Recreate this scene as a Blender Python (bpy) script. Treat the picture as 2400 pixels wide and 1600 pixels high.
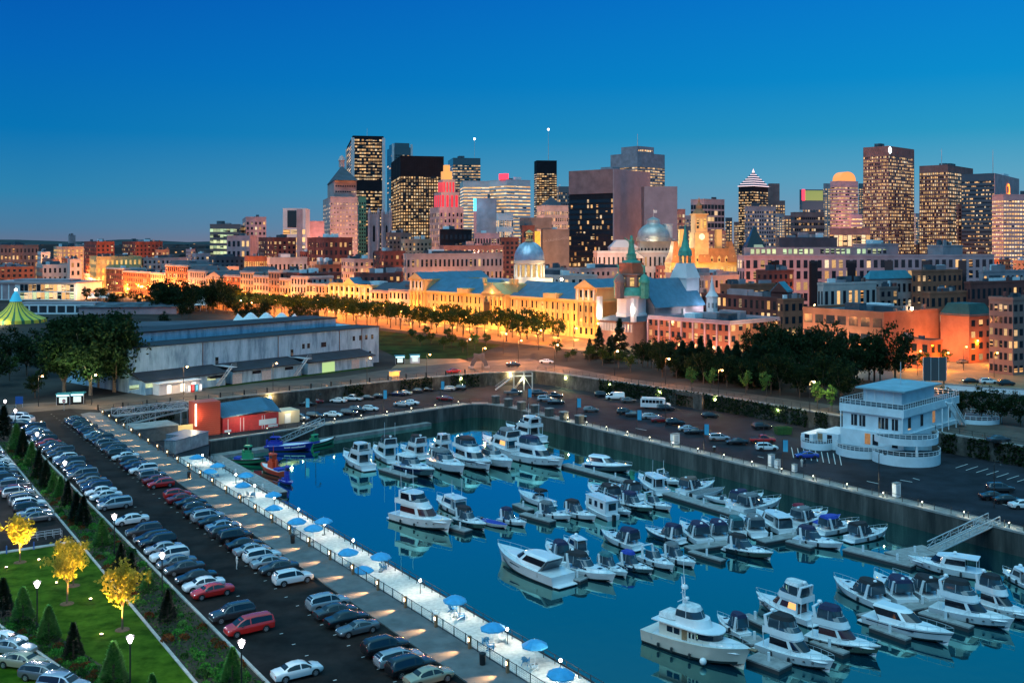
import bpy, math, random
from math import sin, cos, pi, radians, atan2, hypot
from mathutils import Vector
for _o in list(bpy.data.objects): bpy.data.objects.remove(_o)
SC = bpy.context.scene
COL = SC.collection
# ---------------------------------------------------------------- camera
F, HY, CZ = 2400.0, 565.0, 40.0      # focal length in photo pixels, horizon row, eye height
cam = bpy.data.objects.new('camera', bpy.data.cameras.new('camera'))
COL.objects.link(cam)
cam.location = (0, 0, CZ); cam.rotation_euler = (radians(90), 0, 0)
cam.data.sensor_width = 36; cam.data.lens = 36 * F / 2400
cam.data.shift_y = -(800 - HY) / 2400
cam.data.clip_start = 1; cam.data.clip_end = 40000
SC.camera = cam
SC.view_settings.view_transform = 'Standard'; SC.view_settings.look = 'None'
SC.view_settings.exposure = 0; SC.view_settings.gamma = 1
SC.cycles.use_denoising = True
SC.cycles.max_bounces = 5; SC.cycles.diffuse_bounces = 2; SC.cycles.glossy_bounces = 3
SC.cycles.transmission_bounces = 3; SC.cycles.transparent_max_bounces = 6
SC.cycles.sample_clamp_indirect = 4; SC.cycles.use_light_tree = True
SC.cycles.caustics_reflective = False; SC.cycles.caustics_refractive = False
# ---------------------------------------------------------------- dusk sky
W = bpy.data.worlds.new('World'); SC.world = W; W.use_nodes = True
nt = W.node_tree; nt.nodes.clear()
def _n(t, **k):
    n = nt.nodes.new(t)
    for a, b in k.items(): setattr(n, a, b)
    return n
def ramp(stops, tree=None):
    r = (tree or nt).nodes.new('ShaderNodeValToRGB'); e = r.color_ramp.elements
    while len(e) > 1: e.remove(e[-1])
    e[0].position = stops[0][0]; e[0].color = (*stops[0][1], 1)
    for p, c in stops[1:]:
        q = e.new(p); q.color = (*c, 1)
    return r
tc = _n('ShaderNodeTexCoord'); sx = _n('ShaderNodeSeparateXYZ')
nt.links.new(tc.outputs['Generated'], sx.inputs[0])
UP = (.13, .50, .76)  # overhead sky set brighter than real dusk, added to lift the ambient light
skyL = ramp([(0, (.12, .175, .28)), (.012, (.075, .20, .345)), (.045, (.026, .225, .425)), (.10, (.001, .175, .46)), (.165, (0, .135, .475)), (.23, (0, .10, .45)), (.34, (0, .17, .50)), (.52, (.06, .32, .60)), (.8, UP)])  # both ramps: stops above the frame raised to brighten water reflections
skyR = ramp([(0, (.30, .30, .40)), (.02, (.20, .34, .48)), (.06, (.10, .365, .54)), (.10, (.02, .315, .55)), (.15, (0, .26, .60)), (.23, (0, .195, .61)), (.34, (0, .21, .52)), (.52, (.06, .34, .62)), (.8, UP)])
mr = _n('ShaderNodeMapRange'); mr.inputs[1].default_value = -.42; mr.inputs[2].default_value = .42
nt.links.new(sx.outputs[0], mr.inputs[0])
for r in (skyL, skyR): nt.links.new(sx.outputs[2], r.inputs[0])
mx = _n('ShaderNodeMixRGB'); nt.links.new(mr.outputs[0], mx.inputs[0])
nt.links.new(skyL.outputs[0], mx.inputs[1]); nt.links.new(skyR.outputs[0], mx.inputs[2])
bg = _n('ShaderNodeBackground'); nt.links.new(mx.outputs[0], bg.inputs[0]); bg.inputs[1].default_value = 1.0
nis = _n('ShaderNodeTexSky', sky_type='NISHITA', sun_disc=False); nis.sun_elevation = radians(-3); nis.sun_rotation = radians(75)
bg2 = _n('ShaderNodeBackground'); nt.links.new(nis.outputs[0], bg2.inputs[0]); bg2.inputs[1].default_value = .02
ad = _n('ShaderNodeAddShader'); nt.links.new(bg.outputs[0], ad.inputs[0]); nt.links.new(bg2.outputs[0], ad.inputs[1])
wo = _n('ShaderNodeOutputWorld'); nt.links.new(ad.outputs[0], wo.inputs[0])
# the afterglow: one very soft cool sun
sl = bpy.data.lights.new('afterglow', 'SUN'); sl.energy = 1.75; sl.angle = radians(60); sl.color = (.46, .82, 1.0)
so = bpy.data.objects.new('afterglow', sl); COL.objects.link(so)
so.rotation_euler = (radians(33), 0, radians(-38))
# ---------------------------------------------------------------- placing
def X(x, d): return (x - 1200) / F * d
def Z(y, d): return CZ - (y - HY) * d / F
def G(x, y, z=0.0):
    d = F * (CZ - z) / (y - HY)
    return Vector(((x - 1200) / F * d, d, z))
U = Vector((-.5548, .832, 0)); NV = Vector((.832, .5548, 0))   # along / across the quay
QA = atan2(NV.y, NV.x)
def Q(s, t, z=0.0):
    p = U * s + NV * t; return Vector((p.x, p.y, z))
LOW, WAT = -4.0, -7.6
def zone(x0, y0, k): return lambda x, y: (x0 + x * k, y0 + y * k)
# ---------------------------------------------------------------- objects
def tag(o, label=None, cat=None, group=None, kind=None):
    if label: o['label'] = label
    if cat: o['category'] = cat
    if group: o['group'] = group
    if kind: o['kind'] = kind
    return o
def thing(name, label, cat, loc=(0, 0, 0), rz=0.0, group=None):
    o = bpy.data.objects.new(name, None); COL.objects.link(o)
    o.location = loc; o.rotation_euler = (0, 0, rz); o.empty_display_size = .1
    return tag(o, label, cat, group, 'thing')
def ob(name, mesh, parent=None, loc=None, rz=0.0, mat=None):
    o = bpy.data.objects.new(name, mesh); COL.objects.link(o)
    if parent is not None: o.parent = parent
    if loc is not None: o.location = loc
    if rz: o.rotation_euler = (0, 0, rz)
    if mat is not None:
        o.material_slots[0].link = 'OBJECT'; o.material_slots[0].material = mat
    return o
def copy_tree(o, parent=None, kids=None):
    if kids is None:
        kids = {}
        for c in bpy.data.objects:
            if c.parent: kids.setdefault(c.parent.name, []).append(c)
    def rec(a, p):
        c = a.copy(); COL.objects.link(c); c.parent = p
        for ch in kids.get(a.name, ()): rec(ch, c)
        return c
    return rec(o, parent)
class MB:
    def __init__(s): s.v = []; s.f = []; s.m = []
    def quad(s, a, b, c, d, m=0):
        n = len(s.v); s.v += [tuple(a), tuple(b), tuple(c), tuple(d)]; s.f.append((n, n + 1, n + 2, n + 3)); s.m.append(m); return s
    def poly(s, pts, m=0):
        n = len(s.v); s.v += [tuple(p) for p in pts]; s.f.append(tuple(range(n, n + len(pts)))); s.m.append(m); return s
    def box(s, x0, x1, y0, y1, z0, z1, m=0):
        return s.hull([(x0, y0), (x1, y0), (x1, y1), (x0, y1)], z0, z1, m)
    def hull(s, pl, z0, z1, m=0, top=None, cap=True, mt=None):
        n = len(s.v); k = len(pl); tp = top or pl
        s.v += [(p[0], p[1], z0) for p in pl] + [(p[0], p[1], z1) for p in tp]
        for i in range(k):
            j = (i + 1) % k; s.f.append((n + i, n + j, n + k + j, n + k + i)); s.m.append(m)
        if cap:
            s.f.append(tuple(n + k + i for i in range(k))); s.m.append(m if mt is None else mt)
            s.f.append(tuple(n + k - 1 - i for i in range(k))); s.m.append(m)
        return s
    def bar(s, p, q, w, h=None, m=0):
        p = Vector(p); q = Vector(q); h = h or w; d = (q - p)
        if d.length < 1e-6: return s
        d.normalize(); up = Vector((0, 0, 1)) if abs(d.z) < .95 else Vector((1, 0, 0))
        a = d.cross(up).normalized() * w / 2; b = a.cross(d).normalized() * h / 2
        n = len(s.v)
        for c in (p, q): s.v += [tuple(c - a - b), tuple(c + a - b), tuple(c + a + b), tuple(c - a + b)]
        for f in ((0, 1, 5, 4), (1, 2, 6, 5), (2, 3, 7, 6), (3, 0, 4, 7), (3, 2, 1, 0), (4, 5, 6, 7)):
            s.f.append(tuple(n + i for i in f)); s.m.append(m)
        return s
    def tube(s, pts, r, n=6, m=0, r1=None):
        pts = [Vector(p) for p in pts]; rs = [r + ((r1 if r1 is not None else r) - r) * i / max(1, len(pts) - 1) for i in range(len(pts))]
        rings = []
        for i, p in enumerate(pts):
            d = (pts[min(i + 1, len(pts) - 1)] - pts[max(i - 1, 0)]).normalized()
            up = Vector((0, 0, 1)) if abs(d.z) < .9 else Vector((1, 0, 0))
            a = d.cross(up).normalized(); b = a.cross(d)
            rings.append([tuple(p + (a * cos(2 * pi * k / n) + b * sin(2 * pi * k / n)) * rs[i]) for k in range(n)])
        return s.loft(rings, m, True, True)
    def loft(s, rings, m=0, caps=False, closed=True):
        n = len(s.v); k = len(rings[0])
        for r in rings: s.v += [tuple(p) for p in r]
        for i in range(len(rings) - 1):
            for j in range(k if closed else k - 1):
                a = n + i * k + j; b = n + i * k + (j + 1) % k
                s.f.append((a, b, b + k, a + k)); s.m.append(m)
        if caps:
            s.f.append(tuple(n + k - 1 - j for j in range(k))); s.m.append(m)
            s.f.append(tuple(n + (len(rings) - 1) * k + j for j in range(k))); s.m.append(m)
        return s
    def lathe(s, prof, n=16, c=(0, 0, 0), m=0, a0=0.0, caps=False):
        return s.loft([[(c[0] + r * cos(a0 + 2 * pi * k / n), c[1] + r * sin(a0 + 2 * pi * k / n), c[2] + z) for k in range(n)] for r, z in prof], m, caps)
    def ball(s, c, r, n=10, m=0, sz=1.0):
        return s.lathe([(max(.001, r * sin(pi * i / 7)), -r * sz * cos(pi * i / 7)) for i in range(8)], n, c, m)
    def mesh(s, name, mats, smooth=None):
        me = bpy.data.meshes.new(name); me.from_pydata(s.v, [], s.f)
        for mt in (mats if isinstance(mats, (list, tuple)) else [mats]): me.materials.append(mt)
        me.polygons.foreach_set('material_index', s.m)
        if smooth is not None:
            me.polygons.foreach_set('use_smooth', [True] * len(s.f)); me.set_sharp_from_angle(angle=radians(smooth))
        me.update(); return me
    def put(s, name, mats, parent=None, smooth=None, loc=None, rz=0.0):
        return ob(name, s.mesh(name, mats, smooth), parent, loc, rz)
# ---------------------------------------------------------------- materials
MT = {}
def mat(name, col, rough=.6, metal=0.0, noise=None, emit=None, coat=0.0, spec=.5, bump=None, sample=True):
    if name in MT: return MT[name]
    m = bpy.data.materials.new(name); m.use_nodes = True; t = m.node_tree; b = t.nodes['Principled BSDF']
    b.inputs['Base Color'].default_value = (*col, 1); b.inputs['Roughness'].default_value = rough
    b.inputs['Metallic'].default_value = metal; b.inputs['Specular IOR Level'].default_value = spec
    b.inputs['Coat Weight'].default_value = coat
    if noise:
        sc, amt = noise[:2]; c2 = noise[2] if len(noise) > 2 else tuple(c * (1 - amt) for c in col)
        tcn = t.nodes.new('ShaderNodeTexCoord'); nz = t.nodes.new('ShaderNodeTexNoise')
        nz.inputs['Scale'].default_value = sc; nz.inputs['Detail'].default_value = 6; nz.inputs['Roughness'].default_value = .62
        t.links.new(tcn.outputs['Object'], nz.inputs['Vector'])
        r = ramp([(.36, c2), (.66, tuple(min(1, c * (1 + amt * .45)) for c in col))], t)
        t.links.new(nz.outputs['Fac'], r.inputs[0]); t.links.new(r.outputs[0], b.inputs['Base Color'])
        if bump:
            bp = t.nodes.new('ShaderNodeBump'); bp.inputs['Strength'].default_value = bump; bp.inputs['Distance'].default_value = .1
            t.links.new(nz.outputs['Fac'], bp.inputs['Height']); t.links.new(bp.outputs[0], b.inputs['Normal'])
    if emit:
        b.inputs['Emission Color'].default_value = (*emit[0], 1); b.inputs['Emission Strength'].default_value = emit[1]
        if not sample: m.cycles.emission_sampling = 'NONE'
    MT[name] = m; return m
def leafmat(name, c1, c2, trans=.25):
    m = bpy.data.materials.new(name); m.use_nodes = True; t = m.node_tree; b = t.nodes['Principled BSDF']
    g = t.nodes.new('ShaderNodeNewGeometry'); r = ramp([(0, c1), (1, c2)], t)
    t.links.new(g.outputs['Random Per Island'], r.inputs[0]); t.links.new(r.outputs[0], b.inputs['Base Color'])
    b.inputs['Roughness'].default_value = .6; b.inputs['Specular IOR Level'].default_value = .08
    tr = t.nodes.new('ShaderNodeBsdfTranslucent'); t.links.new(r.outputs[0], tr.inputs[0])
    mxs = t.nodes.new('ShaderNodeMixShader'); mxs.inputs[0].default_value = trans
    t.links.new(b.outputs[0], mxs.inputs[1]); t.links.new(tr.outputs[0], mxs.inputs[2])
    t.links.new(mxs.outputs[0], t.nodes['Material Output'].inputs[0])
    MT[name] = m; return m
def winmat(name, p, cols, lo, hi, glass=(.012, .018, .028), rough=.12):
    """a window: some rooms lit, some dark, decided per window"""
    m = bpy.data.materials.new(name); m.use_nodes = True; t = m.node_tree; b = t.nodes['Principled BSDF']; L = t.links.new
    b.inputs['Base Color'].default_value = (*glass, 1); b.inputs['Roughness'].default_value = rough
    g = t.nodes.new('ShaderNodeNewGeometry'); oi = t.nodes.new('ShaderNodeObjectInfo')
    def M(op, a, c):
        n = t.nodes.new('ShaderNodeMath'); n.operation = op
        for i, q in enumerate((a, c)):
            if isinstance(q, (int, float)): n.inputs[i].default_value = q
            elif q is not None: L(q, n.inputs[i])
        return n.outputs[0]
    r0 = M('FRACT', M('ADD', oi.outputs['Random'], g.outputs['Random Per Island']), None)
    r1 = M('FRACT', M('MULTIPLY', r0, 37.7), None)
    ge = t.nodes.new('ShaderNodeNewGeometry'); mp = t.nodes.new('ShaderNodeMapping'); mp.inputs['Scale'].default_value = (.012, .012, .24); n2 = t.nodes.new('ShaderNodeTexNoise'); n2.inputs['Detail'].default_value = 1
    L(ge.outputs['Position'], mp.inputs[0]); L(mp.outputs[0], n2.inputs[0])
    on = M('LESS_THAN', r0, M('MULTIPLY', M('SUBTRACT', M('MULTIPLY', n2.outputs[0], 2.6), .30), p))
    tcn = t.nodes.new('ShaderNodeTexCoord'); nz = t.nodes.new('ShaderNodeTexNoise'); nz.inputs['Scale'].default_value = 1.6
    L(tcn.outputs['Object'], nz.inputs[0])
    st = M('MULTIPLY', on, M('MULTIPLY', M('ADD', M('MULTIPLY', r1, hi - lo), lo), M('ADD', M('MULTIPLY', nz.outputs[0], 1.3), .35)))
    rc = ramp([(i / max(1, len(cols) - 1), c) for i, c in enumerate(cols)], t); L(M('FRACT', M('MULTIPLY', r0, 91.3), None), rc.inputs[0])
    L(rc.outputs[0], b.inputs['Emission Color']); L(st, b.inputs['Emission Strength'])
    m.cycles.emission_sampling = 'NONE'
    MT[name] = m; return m
WARM = [(1, .44, .12), (1, .62, .26), (1, .52, .18), (1, .78, .5)]
OFFI = [(1, .50, .17), (1, .64, .30), (1, .56, .22), (1, .80, .52)]
winmat('w_office', .70, OFFI, .30, 1.15); winmat('w_tower', .62, OFFI, .3, 1.1); winmat('w_brown', .62, OFFI, .35, 1.2, (.03, .02, .018)); winmat('w_some', .30, WARM, .4, 1.2)
winmat('w_few', .12, WARM, .4, 1.1); winmat('w_dark', .03, WARM, .3, .8); winmat('w_bright', .92, WARM, .8, 1.6); winmat('w_grn', .75, [(.85, .9, .45), (.6, .85, .5)], .5, 1.1)
winmat('w_gold', .97, [(1, .50, .10), (1, .62, .2)], .6, 1.2)
asph = mat('asphalt', (.020, .018, .017), .85, noise=(.25, .6), bump=.1, spec=.12)
asphL = mat('asphalt_low', (.020, .024, .032), .8, noise=(.12, .6), bump=.1, spec=.15)
conc = mat('concrete', (.30, .29, .27), .8, noise=(.5, .35), bump=.2)
curbm = mat('kerb_concrete', (.42, .41, .38), .8, noise=(1.5, .25))
paint = mat('road_paint', (.55, .55, .52), .7)
white = mat('white_paint', (.74, .77, .78), .45, noise=(.5, .12))
black = mat('black_metal', (.012, .012, .013), .45)
steel = mat('galvanised_steel', (.55, .58, .60), .42, .35)
dglass = mat('dark_glass', (.012, .016, .022), .06, spec=.8)
tyrem = mat('tyre_rubber', (.012, .012, .012), .8)
chrome = mat('alloy', (.55, .56, .58), .3, .8)
redl = mat('tail_lamp', (.35, .01, .008), .25, coat=.5)
clearl = mat('head_lamp', (.75, .78, .8), .15, coat=.5)
roofd = mat('roof_membrane', (.09, .115, .14), .8, noise=(.2, .6), spec=.2)
def lamp(parent, loc, power, col, kind='POINT', size=.2, spot=None, aim=None, blend=.6, name='lamp_light'):
    l = bpy.data.lights.new(name, kind); l.energy = power; l.color = col; l.shadow_soft_size = size
    o = bpy.data.objects.new(name, l); COL.objects.link(o)
    if parent is not None: o.parent = parent
    o.location = loc
    if kind == 'SPOT':
        l.spot_size = radians(spot or 90); l.spot_blend = blend
    if aim is not None: o.rotation_euler = Vector(aim).to_track_quat('-Z', 'Y').to_euler()
    return o
ORD = ['first', 'second', 'third', 'fourth', 'fifth', 'sixth', 'seventh', 'eighth', 'ninth', 'tenth', 'eleventh', 'twelfth', 'thirteenth', 'fourteenth', 'fifteenth', 'sixteenth', 'seventeenth', 'eighteenth', 'nineteenth']
TENS = ['twent', 'thirt', 'fort', 'fift', 'sixt', 'sevent', 'eight', 'ninet']
def nth(i):      # 0 -> first
    n = i + 1
    if n <= 19: return ORD[i]
    t, u = divmod(n, 10)
    return TENS[t - 2] + ('ieth' if u == 0 else 'y-' + ORD[u - 1])
# ================================================================ the ground, quays, water
def streaky(name, c1, c2, c3, sc=.35, zs=.12, pos=(.35, .52, .68)):
    m = bpy.data.materials.new(name); m.use_nodes = True; t = m.node_tree; b = t.nodes['Principled BSDF']
    tcn = t.nodes.new('ShaderNodeTexCoord'); mp = t.nodes.new('ShaderNodeMapping'); mp.inputs['Scale'].default_value = (1, 1, zs)
    nz = t.nodes.new('ShaderNodeTexNoise'); nz.inputs['Scale'].default_value = sc; nz.inputs['Detail'].default_value = 8; nz.inputs['Roughness'].default_value = .7
    t.links.new(tcn.outputs['Object'], mp.inputs[0]); t.links.new(mp.outputs[0], nz.inputs[0])
    r = ramp(list(zip(pos, (c1, c2, c3))), t); t.links.new(nz.outputs[0], r.inputs[0]); t.links.new(r.outputs[0], b.inputs['Base Color'])
    b.inputs['Roughness'].default_value = .85; MT[name] = m; return m
quaym = streaky('quay_concrete', (.016, .018, .018), (.065, .063, .056), (.16, .15, .13))
rockm = streaky('retaining_stone', (.018, .018, .016), (.065, .06, .05), (.15, .14, .115), .5, .5)
sandm = mat('beach_sand', (.60, .58, .53), .95, noise=(2.2, .22), bump=.35)
grassm = mat('lawn_grass', (.042, .096, .006), .9, noise=(.5, .6, (.014, .048, .002)), bump=.6, spec=.04)
soil = mat('bed_soil', (.035, .028, .015), .95, noise=(1.5, .6))
pavem = mat('street_paving', (.23, .155, .085), .75, noise=(.2, .3), spec=.2)
earth = mat('city_ground', (.045, .040, .035), .9, noise=(.05, .5), spec=.1)
# water: dark, nearly still
wm = bpy.data.materials.new('harbour_water'); wm.use_nodes = True; t_ = wm.node_tree; t_.nodes.clear()
gl = t_.nodes.new('ShaderNodeBsdfGlossy'); gl.inputs['Roughness'].default_value = .035; gl.inputs['Color'].default_value = (.5, 1, .84, 1)
df = t_.nodes.new('ShaderNodeBsdfDiffuse'); df.inputs['Color'].default_value = (.0005, .024, .042, 1)
fr = t_.nodes.new('ShaderNodeFresnel'); fr.inputs[0].default_value = 1.9
mxw = t_.nodes.new('ShaderNodeMixShader'); ow = t_.nodes.new('ShaderNodeOutputMaterial')
mrw = t_.nodes.new('ShaderNodeMapRange'); mrw.inputs[1].default_value = .06; mrw.inputs[2].default_value = .42; mrw.inputs[3].default_value = .03; mrw.inputs[4].default_value = 1.0
tw = t_.nodes.new('ShaderNodeTexCoord'); nw = t_.nodes.new('ShaderNodeTexNoise'); nw.inputs['Scale'].default_value = .55; nw.inputs['Detail'].default_value = 3
bw = t_.nodes.new('ShaderNodeBump'); bw.inputs['Strength'].default_value = .085; bw.inputs['Distance'].default_value = .12
t_.links.new(tw.outputs['Object'], nw.inputs[0]); t_.links.new(nw.outputs[0], bw.inputs['Height']); t_.links.new(bw.outputs[0], gl.inputs['Normal'])
t_.links.new(fr.outputs[0], mrw.inputs[0]); t_.links.new(mrw.outputs[0], mxw.inputs[0])
t_.links.new(df.outputs[0], mxw.inputs[1]); t_.links.new(gl.outputs[0], mxw.inputs[2]); t_.links.new(mxw.outputs[0], ow.inputs[0])
def sheet(name, pts, m, z=None, kind='structure'):
    b = MB(); b.poly([(p[0], p[1], p[2] if z is None else z) for p in pts], 0)
    o = b.put(name, m); o['kind'] = kind
    if o.data.polygons[0].normal.z < 0: o.data.flip_normals()
    return o
xy = lambda l, z=0: [Vector((a, b, z)) for a, b in l]
WALL = xy([(-97.3, 241.8), (-83.8, 252.6), (-69, 265.9), (-53.9, 277.5), (-30.2, 298), (-8, 312), (7.5, 317), (15, 310), (26, 297), (54.9, 264), (68.6, 245), (97, 205), (121, 168)]) + [Q(-60, 196)]
UPPER = [Q(-60, 52.7), Q(252, 52.9)] + WALL
sheet('ground', [(-16000, -200, 0), (-16000, 16000, 0), (16000, 16000, 0), (16000, -200, 0)] + UPPER[::-1] if False else
      [Vector((16000, -100, 0)), Vector((16000, 16000, 0)), Vector((-16000, 16000, 0)), Vector((-16000, -100, 0))] + UPPER, earth, 0)
BAS = [Q(-60, 149.6), Q(120, 149.6), Q(212, 149.4), Vector((1.5, 268, 0)), Vector((-2.5, 273.5, 0)), Vector((-6.5, 276.5, 0)), Vector((-11, 276.5, 0)), Vector((-22.3, 266, 0)), Vector((-45.1, 245, 0)), Vector((-66.5, 225.5, 0)), Q(207, 64), Q(-60, 63.2)]
sheet('quay_apron', [Q(-60, 52.7)] + [Q(252, 52.9)] + WALL + BAS, asphL, LOW)
sheet('water', [(-900, -300, 0), (900, -300, 0), (900, 700, 0), (-900, 700, 0)], wm, WAT)
# walls of the basin and the retaining walls: things of their own
def wall(name, label, cat, pts, z0, z1, th, m, cap=None, coping=.5):
    r = thing(name, label, cat, pts[0])
    o0 = pts[0]; b = MB(); c = MB()
    def off(i):
        a = pts[max(i - 1, 0)]; e = pts[min(i + 1, len(pts) - 1)]; d = (e - a); return Vector((d.y, -d.x, 0)).normalized()
    L = [p - o0 for p in pts]; R = [p - o0 + off(i) * th for i, p in enumerate(pts)]
    b.loft([[(p.x, p.y, z0), (q.x, q.y, z0), (q.x, q.y, z1 - .3), (p.x, p.y, z1 - .3)] for p, q in zip(L, R)], 0, True)
    L2 = [p - off(i) * .06 for i, p in enumerate(L)]; R2 = [p + off(i) * .06 for i, p in enumerate(R)]
    c.loft([[(p.x, p.y, z1 - .3), (q.x, q.y, z1 - .3), (q.x, q.y, z1), (p.x, p.y, z1)] for p, q in zip(L2, R2)], 0, True)
    b.put('wall_face', m, r); c.put('coping', cap or conc, r)
    return r
seg = lambda P, a, b: P[a:b]
W1 = wall('quay_wall', 'long stained concrete quay wall along the east side of the marina', 'quay wall', [Q(-60, 149.6), Q(30, 149.6), Q(120, 149.6), Q(212, 149.4), Vector((1.5, 268, 0)), Vector((-2.5, 273.5, 0)), Vector((-6.5, 276.5, 0)), Vector((-11, 276.5, 0))], WAT - 2, LOW + .15, .9, quaym)
W2 = wall('quay_wall', 'concrete quay wall below the red boathouse at the head of the basin', 'quay wall', BAS[6:10], WAT - 2, LOW + .15, .9, quaym)
b = MB()
for p, q, w in ((BAS[8], BAS[9], 3.0), (BAS[7], BAS[8], 2.2)):
    d = (q - p); nn = Vector((-d.y, d.x, 0)).normalized() * -w if False else Vector((d.y, -d.x, 0)).normalized() * -w
    b.hull([(p + nn * .03)[:2], (q + nn * .03)[:2], (q + nn)[:2], (p + nn)[:2]], WAT - .5, WAT + .75)
tag(b.put('quay_ledge', conc), 'low pale concrete ledge at the foot of the basin wall', 'ledge')
b = MB()                                                     # vertical timber fenders on the quay walls
W3 = wall('retaining_wall', 'rough stone retaining wall below the warehouse road', 'retaining wall', [p for p in WALL[:6]], LOW - .5, .12, .8, rockm)
W4 = wall('retaining_wall', 'ivy hung retaining wall between the lower car park and the tree lined road', 'retaining wall', [p for p in WALL[6:]], LOW - .5, .12, .8, rockm)
W4b = wall('retaining_wall', 'short corner wall behind the steel stairs', 'retaining wall', [WALL[5], WALL[6]], LOW - .5, .10, .7, rockm)
W5 = wall('retaining_wall', 'straight drop from the lamp lit promenade down to the beach', 'retaining wall', [Q(252, 52.75), Q(100, 52.75), Q(-60, 52.75)], LOW - .5, .06, .5, conc)
# the quay with the car parks
sheet('parking_lot', [Q(20, 33), Q(262, 33), Q(262, 48), Q(20, 48)], asph, .006)
b = MB(); b.hull([Q(20, 48.05)[:2], Q(20, 52.7)[:2], Q(251, 52.7)[:2], Q(253.5, 50.5)[:2], Q(252, 48.3)[:2], Q(248, 48.05)[:2]][::-1], -.3, .13)
o = b.put('promenade', mat('promenade_concrete', (.15, .15, .145), .8, noise=(.5, .3), bump=.2)); o['kind'] = 'structure'
sheet('side_lot', [Q(146, 6), Q(246, 6), Q(246, 27.6), Q(146, 27.6)], asph, .006)
sheet('near_lot', [Vector((-40.2, 93.7, 0)) + Vector((.712, -.684, 0)) * k1 + Vector((-.684, -.712, 0)) * k2 for k1, k2 in ((-50, 0), (60, 0), (60, 60), (-50, 60))], asph, .006)
sheet('lawn', [Q(30, 20), Q(145.3, 2), Q(145.3, 27.5), Q(30, 27.5)], grassm, .010)
sheet('planting_bed', [Q(20, 27.6), Q(250, 27.6), Q(250, 32.8), Q(20, 32.8)], soil, .014)
nb0 = Vector((-40.2, 93.7, 0)); e1 = Vector((.712, -.684, 0)); e2 = Vector((.684, .712, 0))
sheet('planting_bed', [nb0 + e1 * -40 + e2 * .3, nb0 + e1 * 40 + e2 * .3, nb0 + e1 * 40 + e2 * 3.0, nb0 + e1 * -40 + e2 * 3.4], soil, .018)
b = MB()
for t0 in (32.85, 27.45): b.hull([Q(22, t0)[:2], Q(248, t0)[:2], Q(248, t0 + .3)[:2], Q(22, t0 + .3)[:2]], -.1, .16 if t0 > 30 else .11)
o = b.put('kerb', curbm); o['kind'] = 'structure'
b = MB(); b.hull([(nb0 + e1 * -40)[:2], (nb0 + e1 * 40)[:2], (nb0 + e1 * 40 + e2 * .3)[:2], (nb0 + e1 * -40 + e2 * .3)[:2]], -.1, .15)
b.hull([Q(145.3, 2)[:2], Q(145.3, 27.2)[:2], Q(146.1, 27.2)[:2], Q(146.1, 2)[:2]], -.1, .12)
o = b.put('kerb', curbm); o['kind'] = 'structure'
sheet('beach', [Q(20, 53.2), Q(210, 53.2), Q(212, 63.6), Q(20, 63.1)], sandm, LOW + .012)
# upper road along the warehouse and above the retaining wall
RD = xy([(-37.9, 321), (-50.6, 301.9), (-82.4, 282.4), (-97.8, 274), (-107, 258), (-125, 250), (-190, 235)])
sheet('road', [Q(262, 48), Q(262, 33), Q(262, 6)] + RD[::-1] + xy([(-14, 340), (5.8, 349), (14.8, 330), (34.4, 297), (57, 275), (77.5, 251), (110, 220), (150, 178), (136, 160)]) + [p + Vector((.5, .8, 0)) for p in WALL[12::-1]], mat('road_asphalt', (.105, .085, .068), .7, noise=(.2, .35), spec=.2), .008)  # lamp light partly put into the colour: asphalt tone raised to look lit
# boulevard in front of the old market; grid of the old town
C0 = Vector((35.6, 417, 0)); GA = Vector((-.66, .751, 0)); GB = Vector((.751, .66, 0))
def CG(a, b, z=0.0):
    p = C0 + GA * a + GB * b; return Vector((p.x, p.y, z))
sheet('boulevard', [CG(-45, -36), CG(700, -36), CG(700, 2), CG(-45, 2)], pavem, .010)
sheet('boulevard', [CG(-45, -36), CG(-45, -9), CG(-260, -4), CG(-260, -24)], mat('street_asphalt', (.10, .095, .085), .7, noise=(.2, .3)), .012)
sheet('park_lawn', [CG(10, -44), CG(140, -44), Vector((-37, 345, 0)), Vector((-16, 347, 0))], mat('park_grass', (.020, .042, .008), .9, noise=(.12, .7), spec=.05), .009)
sheet('plaza', xy([(-37.9, 321), (-14, 340), (-18, 349), (-37, 347)]), pavem, .012)
sheet('plaza', [G(2100, 905), G(2400, 925), G(2560, 905), G(2400, 830), G(2300, 800), G(2080, 830)], pavem, .022)
_w, _e, _o = Vector((-44.4, 327.6, 0)), Vector((-.636, -.771, 0)), Vector((.771, -.636, 0))
sheet('verge', [_w + _e * 2 + _o * .3, _w + _e * 62 + _o * .3, _w + _e * 62 + _o * 2.8, _w + _e * 2 + _o * 3.4], mat('verge_grass', (.03, .07, .012), .9, noise=(.5, .6), spec=.05), .016)
for i_ in range(8):
    p_, q_ = BAS[i_], BAS[i_ + 1]; d_ = (q_ - p_).normalized(); n_ = Vector((d_.y, -d_.x, 0)); sheet('quay_walk', [p_ + n_ * .9, q_ + n_ * .9, q_ + n_ * 3.4, p_ + n_ * 3.4], mat('quay_walk_concrete', (.24, .23, .21), .8, noise=(.6, .3)), LOW + .02 + .004 * (i_ % 2))
b = MB()
for k in range(60):                                         # faint stall ticks and road lines
    s = 60 + k * 2.66 * 1.25
    for t0 in (38.2, 42.6):
        p = Q(s, t0); b.hull([Q(s, t0)[:2], Q(s + .12, t0)[:2], Q(s + .12, t0 + .35)[:2], Q(s, t0 + .35)[:2]], .008, .0125)
for k in range(9):
    p = G(1860 + k * 14, 1075 - 3 + k * 2.2, LOW); q = G(1855 + k * 14, 1048 + k * 2.0, LOW)
    b.bar(p + Vector((0, 0, .01)), q + Vector((0, 0, .01)), .16, .02)
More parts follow.
